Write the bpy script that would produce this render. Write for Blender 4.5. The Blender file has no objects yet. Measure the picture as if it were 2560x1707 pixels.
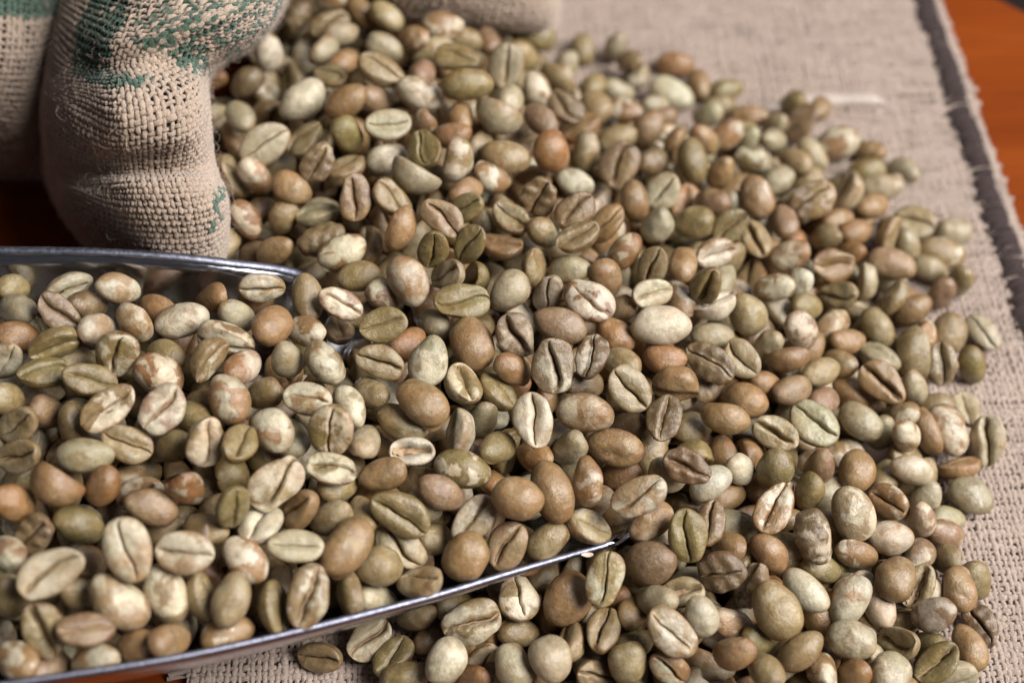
import bpy, math, random
import numpy as np
from mathutils import Vector, Quaternion

# ------------------------------------------------------------------ camera, world, lamps, exposure
sc = bpy.context.scene
COL = sc.collection
cam_data = bpy.data.cameras.new('camera'); cam = bpy.data.objects.new('camera', cam_data); COL.objects.link(cam)
cam.location = (0, 0, 0.213); cam.rotation_euler = (math.radians(90 - 52), 0, 0)
cam_data.lens = 50; cam_data.sensor_width = 36; cam_data.clip_start = 0.01; cam_data.clip_end = 20
cam_data.dof.use_dof = True; cam_data.dof.focus_distance = 0.227; cam_data.dof.aperture_fstop = 10.0; cam_data.dof.aperture_blades = 7
sc.camera = cam
world = bpy.data.worlds.new('World'); sc.world = world; world.use_nodes = True
bg = world.node_tree.nodes['Background']; bg.inputs[0].default_value = (0.84, 0.83, 0.90, 1); bg.inputs[1].default_value = 0.072

def area_lamp(name, loc, target, size, size_y, power, color):
    d = bpy.data.lights.new(name, 'AREA'); d.shape = 'RECTANGLE'; d.size = size; d.size_y = size_y; d.energy = power; d.color = color
    o = bpy.data.objects.new(name, d); COL.objects.link(o); o.location = loc
    o.rotation_euler = (Vector(target) - Vector(loc)).to_track_quat('-Z', 'Y').to_euler()
    return o
area_lamp('window_light', (0.55, 0.0, 0.65), (0.0, 0.2, 0.0), 0.50, 0.45, 17.0, (1.0, 0.98, 0.96))
area_lamp('far_window_light', (1.1, 0.95, 0.9), (0.05, 0.25, 0.0), 0.7, 0.6, 4.2, (0.80, 0.85, 1.0))
vs = sc.view_settings
vs.view_transform = 'Standard'; vs.look = 'None'; vs.exposure = 0.0; vs.gamma = 1.0; vs.use_curve_mapping = False
sc.cycles.use_denoising = True

# ------------------------------------------------------------------ helpers
MM = 0.001
def tag(o, label=None, category=None, group=None, kind=None):
    if label: o['label'] = label
    if category: o['category'] = category
    if group: o['group'] = group
    if kind: o['kind'] = kind
    return o
def mesh_obj(name, verts, faces, mat, parent=None, smooth=True, attrs=None):
    """verts in metres; faces ndarray (n,4) or (n,3) or list"""
    me = bpy.data.meshes.new(name)
    verts = np.asarray(verts, np.float32); faces = np.asarray(faces, np.int32)
    k = faces.shape[1]
    me.vertices.add(len(verts)); me.vertices.foreach_set('co', verts.ravel())
    me.loops.add(faces.size); me.loops.foreach_set('vertex_index', faces.ravel())
    me.polygons.add(len(faces)); me.polygons.foreach_set('loop_start', np.arange(0, faces.size, k, dtype=np.int32))
    me.polygons.foreach_set('loop_total', np.full(len(faces), k, np.int32))
    me.polygons.foreach_set('use_smooth', np.full(len(faces), smooth, bool))
    me.update(calc_edges=True)
    for nm, (typ, arr) in (attrs or {}).items():
        at = me.attributes.new(nm, typ, 'POINT')
        at.data.foreach_set({'FLOAT_COLOR': 'color', 'FLOAT_VECTOR': 'vector', 'FLOAT': 'value'}[typ], np.asarray(arr, np.float32).ravel())
    me.materials.append(mat)
    o = bpy.data.objects.new(name, me); COL.objects.link(o)
    if parent: o.parent = parent
    return o
def empty(name, loc):
    o = bpy.data.objects.new(name, None); COL.objects.link(o); o.location = loc; o.empty_display_size = 0.01
    return o

class NT:
    def __init__(s, name):
        s.m = bpy.data.materials.new(name); s.m.use_nodes = True; s.t = s.m.node_tree
        s.b = s.t.nodes['Principled BSDF']
    def n(s, typ, **kw):
        nd = s.t.nodes.new(typ)
        for k, v in kw.items(): setattr(nd, k, v)
        return nd
    def l(s, a, b): s.t.links.new(a, b)
    def attr(s, name): return s.n('ShaderNodeAttribute', attribute_name=name)
    def noise(s, vec, scale, detail=3, rough=.5, dist=0.):
        nd = s.n('ShaderNodeTexNoise'); nd.inputs['Scale'].default_value = scale; nd.inputs['Detail'].default_value = detail
        nd.inputs['Roughness'].default_value = rough; nd.inputs['Distortion'].default_value = dist
        if vec is not None: s.l(vec, nd.inputs['Vector'])
        return nd.outputs['Fac']
    def math(s, op, a, b=None, c=None, clamp=False):
        nd = s.n('ShaderNodeMath', operation=op, use_clamp=clamp)
        for i, v in enumerate((a, b, c)):
            if v is None: continue
            if isinstance(v, (int, float)): nd.inputs[i].default_value = v
            else: s.l(v, nd.inputs[i])
        return nd.outputs[0]
    def mix(s, f, a, b, blend='MIX'):
        nd = s.n('ShaderNodeMix', data_type='RGBA', blend_type=blend)
        for sock, v in ((nd.inputs[0], f), (nd.inputs[6], a), (nd.inputs[7], b)):
            if isinstance(v, (int, float)): sock.default_value = v
            elif isinstance(v, tuple): sock.default_value = (*v, 1)
            else: s.l(v, sock)
        return nd.outputs[2]
    def mapr(s, v, a, b, c, d):
        nd = s.n('ShaderNodeMapRange'); s.l(v, nd.inputs[0])
        for i, x in enumerate((a, b, c, d)): nd.inputs[i + 1].default_value = x
        return nd.outputs[0]
    def bump(s, h, strength, dist, normal=None):
        nd = s.n('ShaderNodeBump'); nd.inputs['Strength'].default_value = strength; nd.inputs['Distance'].default_value = dist
        s.l(h, nd.inputs['Height'])
        if normal is not None: s.l(normal, nd.inputs['Normal'])
        return nd.outputs[0]
    def mapping(s, vec, scale):
        nd = s.n('ShaderNodeMapping'); nd.inputs['Scale'].default_value = scale; s.l(vec, nd.inputs[0]); return nd.outputs[0]
    def set(s, **kw):
        for k, v in kw.items():
            sock = s.b.inputs[k.replace('_', ' ')]
            if isinstance(v, (int, float)): sock.default_value = v
            elif isinstance(v, tuple): sock.default_value = (*v, 1)
            else: s.l(v, sock)
        return s.m

# ------------------------------------------------------------------ materials
def mat_bean():
    t = NT('green_coffee_bean')
    bco = t.attr('bco').outputs['Vector']; ca = t.attr('ca').outputs['Color']; cb = t.attr('cb').outputs['Color']
    cov = t.attr('cov').outputs['Fac']; gro = t.attr('gro').outputs['Fac']
    n1 = t.noise(bco, 1.25, 4.5, .55, .5)
    th = t.math('SUBTRACT', n1, t.math('SUBTRACT', 1.0, cov))
    sharp = t.attr('sharp').outputs['Fac']; mask = t.math('MULTIPLY_ADD', th, sharp, .5, clamp=True)
    base = t.mix(mask, ca, cb)
    edge = t.math('SUBTRACT', 1.0, t.math('MULTIPLY', t.math('ABSOLUTE', th), 14.0), clamp=True)      # dark torn rim of the silverskin
    hascov = t.math('MULTIPLY', edge, t.mapr(sharp, 8, 24, 0, .34))
    base = t.mix(hascov, base, (.17, .085, .04))
    mott = t.noise(bco, 3.2, 4, .6)
    base = t.mix(1.0, base, t.mix(t.mapr(mott, .3, .7, 0, 1), (.72, .70, .66), (1.16, 1.14, 1.10)), 'MULTIPLY')
    tint = t.noise(bco, .9, 2, .5)
    base = t.mix(t.mapr(tint, .5, .72, 0, .35), base, t.mix(1.0, base, (1.05, .80, .62), 'MULTIPLY'))
    fib = t.noise(t.mapping(bco, (3, 16, 16)), 2.0, 4, .65)
    base = t.mix(1.0, base, t.mix(t.mapr(fib, .3, .72, 0, 1), (.86, .85, .83), (1.08, 1.08, 1.07)), 'MULTIPLY')
    spk = t.noise(bco, 15, 2, .6)
    base = t.mix(t.mapr(spk, .68, .78, 0, .45), base, (.13, .07, .035))
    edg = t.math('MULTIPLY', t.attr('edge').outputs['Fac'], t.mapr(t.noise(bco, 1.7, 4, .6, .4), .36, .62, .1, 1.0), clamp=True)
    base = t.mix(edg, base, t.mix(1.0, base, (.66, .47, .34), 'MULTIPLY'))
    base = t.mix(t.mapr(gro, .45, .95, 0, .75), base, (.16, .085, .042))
    vein = t.noise(t.mapping(bco, (5, 2, 2)), 1.6, 3, .55, 1.6)
    vline = t.math('SUBTRACT', 1.0, t.math('MULTIPLY', t.math('ABSOLUTE', t.math('SUBTRACT', vein, .5)), 26.0), clamp=True)
    base = t.mix(t.math('MULTIPLY', vline, t.mapr(t.noise(bco, 2.3, 3), .48, .62, 0, .42)), base, (.60, .52, .40))     # scraps of pale silverskin
    b1 = t.bump(fib, .36, .00035)
    b2 = t.bump(t.noise(bco, 5, 4, .55), .30, .0006, b1)
    b3 = t.bump(vline, -.3, .0005, b2)
    rough = t.mapr(t.noise(bco, 4, 3), .3, .7, .25, .43)
    return t.set(Base_Color=base, Roughness=rough, Specular_IOR_Level=.66, Normal=b3)
def mat_seam():
    t = NT('silverskin')
    tc = t.n('ShaderNodeTexCoord').outputs['Object']
    n = t.noise(tc, 1800, 3)
    return t.set(Base_Color=t.mix(n, (.17, .09, .045), (.52, .37, .22)), Roughness=.7)
def mat_jute(name, a, b, sheen=.35):
    t = NT(name)
    tco = t.attr('tco').outputs['Vector']; ink = t.attr('ink').outputs['Fac']
    fib = t.noise(t.mapping(tco, (.55, 3.2, 3.2)), 1.6, 4, .65)
    big = t.noise(t.n('ShaderNodeTexCoord').outputs['Object'], 120, 3)
    colr = t.mix(t.mapr(fib, .28, .72, 0, 1), a, b)
    colr = t.mix(1.0, colr, t.mix(big, (.8, .79, .78), (1.15, 1.15, 1.15)), 'MULTIPLY')
    green = t.mix(fib, (.005, .042, .022), (.022, .125, .068))
    colr = t.mix(t.math('MULTIPLY', ink, t.mapr(fib, .3, .7, 1.0, .86)), colr, green)
    nb = t.bump(fib, .8, .0005)
    t.set(Base_Color=colr, Roughness=.85, Specular_IOR_Level=.2, Normal=nb)
    t.b.inputs['Sheen Weight'].default_value = sheen; t.b.inputs['Sheen Roughness'].default_value = .5
    return t.m
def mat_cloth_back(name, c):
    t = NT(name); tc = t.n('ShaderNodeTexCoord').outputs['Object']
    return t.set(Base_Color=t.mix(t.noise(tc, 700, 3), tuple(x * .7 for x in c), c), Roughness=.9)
def mat_steel():
    t = NT('brushed_steel'); tc = t.n('ShaderNodeTexCoord').outputs['Object']
    sc1 = t.noise(t.mapping(tc, (60, 900, 900)), 1.0, 4, .6)
    sm = t.noise(tc, 90, 4, .6)
    rough = t.math('ADD', t.mapr(sc1, .3, .7, .10, .24), t.mapr(sm, .4, .7, 0, .14))
    nb = t.bump(sc1, .06, .0002)
    return t.set(Base_Color=t.mix(sm, (.38, .38, .42), (.50, .50, .54)), Metallic=1.0, Roughness=rough, Normal=nb)
def mat_rim():
    t = NT('worn_steel_edge'); tc = t.n('ShaderNodeTexCoord').outputs['Object']
    sm = t.noise(tc, 1400, 3, .6)
    return t.set(Base_Color=(.23, .235, .29), Metallic=1.0, Roughness=t.mapr(sm, .3, .7, .40, .62), Normal=t.bump(sm, .25, .0003))
def mat_table():
    t = NT('varnished_wood'); tc = t.n('ShaderNodeTexCoord').outputs['Object']
    g = t.noise(t.mapping(tc, (6, 55, 20)), 1.0, 5, .6, .6)
    g2 = t.noise(t.mapping(tc, (30, 600, 60)), 1.0, 3, .6)
    c = t.mix(t.mapr(g, .3, .7, 0, 1), (.145, .026, .003), (.215, .045, .006))
    c = t.mix(t.mapr(g2, .45, .75, 0, .35), c, (.085, .014, .003))
    return t.set(Base_Color=c, Roughness=.34, Specular_IOR_Level=.12)
def mat_plain(name, c, rough=.8):
    t = NT(name); tc = t.n('ShaderNodeTexCoord').outputs['Object']
    n = t.noise(tc, 900, 3)
    return t.set(Base_Color=t.mix(n, tuple(x * .65 for x in c), tuple(min(1, x * 1.2) for x in c)), Roughness=rough)
M_bean = mat_bean(); M_seam = mat_seam()
M_mat = mat_jute('mat_jute', (.30, .215, .17), (.60, .475, .395))
M_sack = mat_jute('sack_jute', (.30, .205, .14), (.66, .515, .40))
M_strand = mat_jute('bleached_jute', (.40, .32, .27), (.68, .58, .51))
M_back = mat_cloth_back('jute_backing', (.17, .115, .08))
M_steel = mat_steel(); M_rim = mat_rim(); M_table = mat_table()
M_stitch = mat_plain('dark_brown_yarn', (.036, .021, .019), .9)
M_fuzz = mat_plain('jute_hair', (.60, .47, .37), .6)
M_floor = mat_plain('dark_floor', (.07, .05, .04), .7)

# ------------------------------------------------------------------ measured layout (millimetres)
TABLE_POLY = [(481.2, -74.6), (-539.1, 884.0), (-700.0, -400.0), (581.2, -400.0)]
MAT_EXT = (-58.5, 98.2, 62.0, 305.9); MAT_ROT = 2.006
RIDGE = ((57.8, 227.5), (81.8, 229.1))
HEAP_POLY = [(14.6, 225.6), (35.4, 215.9), (51.6, 210.0), (66.8, 199.7), (72.9, 186.7), (77.6, 168.5), (76.8, 151.6), (74.4, 138.6), (69.4, 130.3), (68.1, 114.7), (63.2, 86.9), (1.2, 86.9), (-5.1, 96.9), (-8.5, 106.7), (9.4, 115.5), (14.8, 118.5), (-24.7, 160.8), (-56.4, 181.5), (-58.4, 225.6), (-34.4, 251.7), (1.8, 245.0)]
SACK_BASE = (-92.2, 229.6)
CUFF = [[(-96.8,277.5,14.0),(-91.9,266.6,21.8),(-86.9,255.7,29.6),(-81.8,244.8,37.4),(-76.2,234.2,45.1),(-69.3,224.2,52.5),(-61.0,214.9,59.6),(-50.8,207.0,65.4),(-39.2,210.1,63.1),(-37.0,221.3,54.7),(-38.0,232.6,46.0),(-39.7,243.8,37.3),(-41.7,255.0,28.7),(-43.5,266.2,20.0)],
 [(-97.9,271.9,13.6),(-93.0,261.3,21.5),(-88.1,250.5,29.4),(-83.0,239.6,37.3),(-77.3,228.8,45.1),(-70.4,218.5,52.6),(-62.1,208.9,59.7),(-52.0,200.5,65.7),(-39.9,203.5,64.2),(-37.6,215.2,55.5),(-38.7,226.8,46.6),(-40.5,238.2,37.9),(-42.4,249.5,29.1),(-44.3,260.6,20.4)],
 [(-99.1,266.3,13.2),(-94.1,255.9,21.2),(-89.2,245.2,29.3),(-84.1,234.4,37.3),(-78.4,223.5,45.2),(-71.5,212.9,52.7),(-63.2,202.9,59.8),(-53.4,194.0,65.9),(-40.7,196.8,65.2),(-38.3,209.0,56.3),(-39.4,221.0,47.3),(-41.2,232.6,38.4),(-43.1,243.9,29.5),(-45.1,255.0,20.7)],
 [(-100.2,260.6,12.7),(-95.2,250.6,20.9),(-90.3,240.0,29.1),(-85.2,229.1,37.2),(-79.6,218.1,45.1),(-72.6,207.3,52.7),(-64.5,196.9,59.8),(-55.1,187.6,65.9),(-41.6,190.2,66.2),(-39.0,202.8,57.1),(-40.1,215.3,47.9),(-41.9,227.1,38.9),(-43.9,238.4,30.0),(-45.9,249.3,21.1)],
 [(-101.2,255.0,12.2),(-96.2,245.2,20.5),(-91.3,234.8,28.8),(-86.3,223.9,37.0),(-80.7,212.7,44.9),(-74.0,201.7,52.3),(-66.5,191.2,59.1),(-58.3,181.9,65.2),(-43.2,183.7,67.1),(-39.8,196.7,57.8),(-40.9,209.5,48.5),(-42.7,221.5,39.4),(-44.7,232.9,30.4),(-46.8,243.7,21.5)],
 [(-101.9,249.3,11.6),(-97.0,239.8,20.0),(-92.2,229.6,28.2),(-87.3,218.7,36.3),(-81.9,207.5,43.9),(-75.9,196.6,50.7),(-69.6,186.5,57.1),(-62.8,177.9,62.8),(-47.3,178.4,67.3),(-41.2,190.7,58.6),(-41.9,203.8,49.2),(-43.6,215.9,40.0),(-45.6,227.4,30.9),(-47.7,238.1,21.9)],
 [(-102.1,243.7,10.5),(-97.4,234.5,18.8),(-92.8,224.4,26.9),(-88.0,213.7,34.6),(-83.1,202.6,41.7),(-78.1,192.6,47.5),(-72.2,183.7,52.8),(-64.2,175.5,59.4),(-52.7,176.6,64.5),(-43.9,185.2,59.1),(-43.3,198.1,50.0),(-44.7,210.4,40.7),(-46.6,221.9,31.6),(-48.7,232.6,22.5)],
 [(-101.7,238.0,9.9),(-97.3,229.2,17.8),(-92.9,219.3,25.6),(-88.4,208.8,32.6),(-83.8,198.0,39.1),(-78.0,187.5,46.5),(-70.6,178.0,54.1),(-61.5,169.7,61.3),(-54.4,175.6,60.4),(-48.8,184.2,55.8),(-46.5,193.6,49.6),(-46.5,205.1,41.5),(-47.9,216.5,32.5),(-49.9,227.1,23.5)],
 [(-100.7,232.3,10.0),(-96.6,223.8,17.3),(-92.3,214.1,24.6),(-87.8,203.6,32.0),(-82.7,192.7,39.9),(-76.4,182.2,47.9),(-68.8,172.3,55.1),(-59.9,163.3,61.2),(-51.0,169.9,60.4),(-52.7,183.5,52.1),(-51.3,193.4,46.3),(-50.7,202.4,39.8),(-51.1,212.1,32.3),(-52.4,222.1,23.9)],
 [(-99.7,226.7,10.0),(-95.7,218.4,17.4),(-91.4,208.8,24.9),(-86.7,198.4,32.8),(-81.4,187.5,40.7),(-75.0,176.7,48.1),(-67.9,166.7,53.6),(-60.5,162.3,55.8),(-50.2,163.9,57.9),(-51.1,177.6,52.1),(-53.9,190.2,44.4),(-55.4,201.4,37.0),(-56.0,210.7,30.2),(-57.4,219.7,22.7)],
 [(-98.6,221.0,10.0),(-94.6,213.0,17.7),(-90.3,203.6,25.4),(-85.5,193.2,33.1),(-80.1,182.2,40.4),(-74.4,172.8,44.9),(-68.8,167.6,47.8),(-61.8,165.1,49.9),(-52.1,165.0,51.7),(-50.4,171.9,49.8),(-53.1,184.5,43.6),(-56.0,196.0,36.2),(-58.6,206.5,28.5),(-60.8,215.9,21.0)],
 [(-97.2,215.4,10.1),(-93.3,207.7,17.7),(-88.9,198.5,25.4),(-84.2,188.1,32.4),(-79.8,179.5,36.4),(-75.3,173.8,39.4),(-69.7,169.3,42.1),(-61.9,164.4,46.4),(-53.4,164.9,46.8),(-50.9,171.2,43.8),(-52.5,179.2,41.3),(-55.3,190.5,34.9),(-58.3,201.0,27.3),(-61.1,210.4,19.5)],
 [(-95.7,209.9,9.9),(-91.9,202.5,17.3),(-87.8,193.7,23.6),(-84.1,185.8,27.8),(-79.9,178.6,31.5),(-74.1,171.1,37.6),(-67.6,164.5,44.1),(-60.2,159.2,50.0),(-51.1,159.5,50.2),(-49.7,167.8,42.0),(-52.6,177.5,35.7),(-54.8,185.7,32.2),(-57.5,195.6,26.0),(-60.3,204.9,18.4)],
 [(-94.3,204.3,9.2),(-90.8,197.6,15.0),(-87.1,189.9,20.3),(-82.8,181.9,26.6),(-77.8,174.0,33.4),(-71.8,166.5,39.8),(-65.6,160.3,43.9),(-58.7,156.2,47.1),(-50.1,156.7,46.8),(-47.7,162.6,43.6),(-50.7,172.8,36.0),(-54.0,182.0,28.4),(-56.9,190.8,23.3),(-59.4,199.4,17.1)],
 [(-92.3,199.0,9.0),(-88.9,192.6,15.2),(-85.0,185.2,21.5),(-80.5,177.3,27.4),(-75.7,170.0,31.7),(-70.4,164.2,35.0),(-64.6,159.6,37.9),(-58.3,156.1,40.5),(-50.8,156.9,40.0),(-48.3,162.0,37.5),(-49.1,168.4,35.3),(-51.7,177.1,30.0),(-55.1,185.8,22.5),(-58.1,194.0,15.9)],
 [(-89.7,193.9,8.5),(-86.4,187.9,14.5),(-82.4,180.9,19.9),(-77.9,174.0,24.2),(-73.0,167.9,27.4),(-68.1,163.1,29.8),(-63.4,159.3,31.9),(-58.3,156.3,33.9),(-52.0,157.2,33.4),(-49.5,161.4,31.4),(-49.9,167.1,29.6),(-51.2,173.6,26.3),(-53.2,181.0,22.1),(-55.6,188.9,16.1)],
 [(-86.5,189.2,7.6),(-83.3,183.7,12.9),(-79.1,177.5,17.4),(-74.7,171.6,20.6),(-70.8,166.8,22.6),(-67.1,163.0,24.2),(-63.3,160.1,25.9),(-59.5,157.7,27.5),(-54.6,157.6,27.2),(-51.3,160.6,25.5),(-51.1,165.7,24.1),(-52.1,171.3,21.3),(-53.4,177.7,17.6),(-55.2,184.4,12.7)],
 [(-82.7,185.0,6.3),(-79.7,180.2,10.8),(-76.1,174.8,14.0),(-72.8,170.2,15.8),(-69.9,166.8,17.2),(-66.9,164.3,18.7),(-64.0,162.2,20.2),(-60.8,160.4,21.6),(-56.8,160.3,21.4),(-53.7,161.8,19.9),(-52.5,164.1,18.7),(-53.2,168.6,16.5),(-54.4,174.3,13.2),(-55.8,180.0,9.1)],
 [(-79.4,181.2,3.8),(-76.9,177.2,7.2),(-74.3,173.4,9.2),(-72.0,170.6,10.6),(-69.8,168.5,12.0),(-67.4,166.6,13.4),(-65.0,165.0,14.9),(-62.2,163.6,16.0),(-58.9,163.5,15.8),(-56.0,164.4,14.8),(-54.3,165.9,13.4),(-54.6,168.0,11.4),(-55.2,170.5,9.4),(-56.2,175.0,6.7)],
 [(-76.1,177.3,1.0),(-74.7,175.6,2.5),(-73.2,173.9,4.0),(-71.6,172.2,5.5),(-69.9,170.6,6.9),(-68.1,169.2,8.3),(-66.0,167.8,9.6),(-63.6,166.9,10.3),(-60.9,166.8,10.2),(-58.2,167.2,9.6),(-56.1,168.2,8.4),(-56.1,169.9,6.2),(-56.8,171.4,4.1),(-57.5,173.0,2.0)]]
SIDE = [[(-113.8,229.2,45.0),(-105.2,225.3,47.8),(-96.2,222.2,50.1),(-89.8,225.8,47.5),(-89.9,233.8,41.6),(-90.6,241.7,35.8),(-91.3,249.7,30.0)],
 [(-112.4,222.1,43.8),(-103.8,218.0,46.3),(-94.7,214.9,47.8),(-89.0,219.2,44.1),(-89.1,227.5,38.6),(-89.9,235.9,33.2),(-90.8,244.2,27.6)],
 [(-111.2,215.1,42.1),(-102.7,210.9,44.1),(-93.7,207.7,45.0),(-88.5,212.5,40.6),(-88.6,221.3,35.5),(-89.4,230.2,30.4),(-90.3,238.8,25.2)],
 [(-110.5,208.5,39.1),(-102.2,204.2,40.7),(-93.7,201.1,41.0),(-88.7,206.0,36.9),(-88.9,215.1,32.3),(-89.6,224.5,27.6),(-90.4,233.4,22.6)],
 [(-111.0,203.7,33.7),(-103.7,200.6,34.3),(-96.4,198.7,34.2),(-90.4,200.9,31.7),(-89.3,209.3,28.4),(-90.1,218.9,24.5),(-90.9,228.1,19.9)],
 [(-112.8,201.9,26.8),(-106.2,200.0,27.2),(-99.8,198.6,27.2),(-93.7,198.6,25.4),(-89.8,204.2,23.7),(-90.1,213.4,21.1),(-91.1,222.8,17.1)],
 [(-115.0,201.5,19.9),(-109.1,200.5,20.2),(-103.3,199.6,20.3),(-97.8,199.7,19.2),(-92.8,201.9,18.0),(-90.2,208.3,17.2),(-90.7,217.5,14.5)],
 [(-117.5,202.6,13.1),(-112.1,202.1,13.4),(-106.7,201.7,13.7),(-101.7,201.8,13.1),(-96.6,202.4,12.2),(-91.9,205.2,12.0),(-90.4,212.4,11.4)],
 [(-120.2,205.3,6.8),(-115.0,205.1,7.1),(-109.7,204.9,7.2),(-104.7,205.0,7.0),(-99.4,205.3,6.5),(-94.3,206.0,6.3),(-90.9,208.7,6.8)],
 [(-123.0,208.7,1.0),(-117.8,208.7,1.0),(-112.5,208.7,1.0),(-107.2,208.7,1.0),(-102.0,208.7,1.0),(-96.7,208.7,1.0),(-91.4,208.7,1.0)]]
LIP = [[(-37.1,271.0,26.0),(-32.9,262.4,31.9),(-28.4,254.0,37.7),(-21.8,246.7,42.8),(-11.7,242.8,45.4),(-0.9,243.7,44.8),(6.4,250.2,40.4),(8.5,259.2,34.0),(9.5,268.2,27.5),(10.2,277.3,21.0),(10.9,286.3,14.5),(11.6,295.4,8.0)],
 [(-36.3,265.6,25.5),(-32.1,257.3,31.3),(-27.6,249.0,37.1),(-20.7,241.9,41.8),(-10.8,238.1,44.3),(-0.4,239.1,43.4),(6.5,245.6,39.1),(8.5,254.5,32.9),(9.5,263.5,26.6),(10.2,272.2,20.2),(10.9,280.9,13.8),(11.5,289.5,7.4)],
 [(-35.5,260.2,24.9),(-31.3,252.1,30.8),(-26.7,244.0,36.4),(-19.6,237.2,40.8),(-10.0,233.4,43.0),(0.0,234.6,41.9),(6.7,241.0,37.7),(8.6,249.9,31.8),(9.6,258.7,25.7),(10.2,267.2,19.4),(10.8,275.4,13.1),(11.4,283.5,6.8)],
 [(-34.7,254.8,24.3),(-30.5,247.0,30.1),(-25.8,239.1,35.5),(-18.5,232.6,39.3),(-9.2,229.0,40.9),(0.1,230.5,39.6),(6.6,236.5,35.9),(8.7,245.3,30.5),(9.6,254.0,24.6),(10.2,262.2,18.5),(10.7,270.0,12.3),(11.3,277.6,6.1)],
 [(-33.7,249.4,23.6),(-29.6,241.9,28.9),(-24.9,234.5,33.6),(-17.6,229.0,36.1),(-9.1,226.7,36.6),(-0.8,228.2,35.5),(6.0,233.0,32.7),(8.5,241.0,28.4),(9.5,249.4,23.1),(10.1,257.2,17.3),(10.6,264.6,11.4),(11.1,271.6,5.4)],
 [(-32.5,244.2,22.5),(-28.6,237.2,26.9),(-23.9,230.7,30.3),(-16.8,227.2,31.6),(-9.1,226.1,31.7),(-1.7,227.3,30.9),(4.9,230.8,28.6),(8.3,237.3,25.4),(9.3,245.1,21.0),(10.0,252.4,15.8),(10.4,259.2,10.2),(10.9,265.7,4.5)],
 [(-30.7,240.1,19.7),(-27.2,234.8,22.8),(-22.9,230.4,25.5),(-16.6,228.1,26.8),(-9.7,227.4,27.0),(-2.8,228.1,26.3),(3.3,230.8,24.1),(7.8,235.2,21.2),(9.3,241.4,17.9),(9.8,247.8,13.4),(10.2,254.0,8.4),(10.6,259.9,3.2)],
 [(-29.2,241.9,15.0),(-26.5,237.3,18.3),(-22.8,233.1,21.2),(-17.2,230.8,22.7),(-11.0,230.0,23.0),(-4.7,230.3,22.4),(0.8,232.4,20.3),(5.2,235.7,17.3),(8.2,239.9,13.7),(9.3,244.6,9.6),(9.6,249.4,5.6),(9.7,254.2,1.5)]]
BACK = [[(-87.9,234.3,45.0),(-55.8,212.4,64.0),(-33.3,213.0,66.0),(-13.4,228.7,56.0),(10.4,265.2,30.0)],
 [(-88.9,239.4,60.0),(-54.7,210.4,80.0),(-31.3,208.4,82.0),(-9.2,227.5,70.0),(15.0,281.6,35.0)],
 [(-108.6,301.5,50.0),(-65.4,272.1,70.0),(-37.4,269.8,72.0),(-6.8,292.8,60.0),(27.9,355.7,25.0)],
 [(-168.9,492.0,2.0),(-111.7,506.9,2.0),(-64.6,506.9,2.0),(2.7,506.9,2.0),(55.4,492.0,2.0)]]
CUFF_N, SIDE_N, LIP_N = (142, 90), (43, 51), (90, 30)
CUFF_FLIP, SIDE_FLIP, LIP_FLIP, BACK_FLIP = 1, 1, 1, -1
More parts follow.
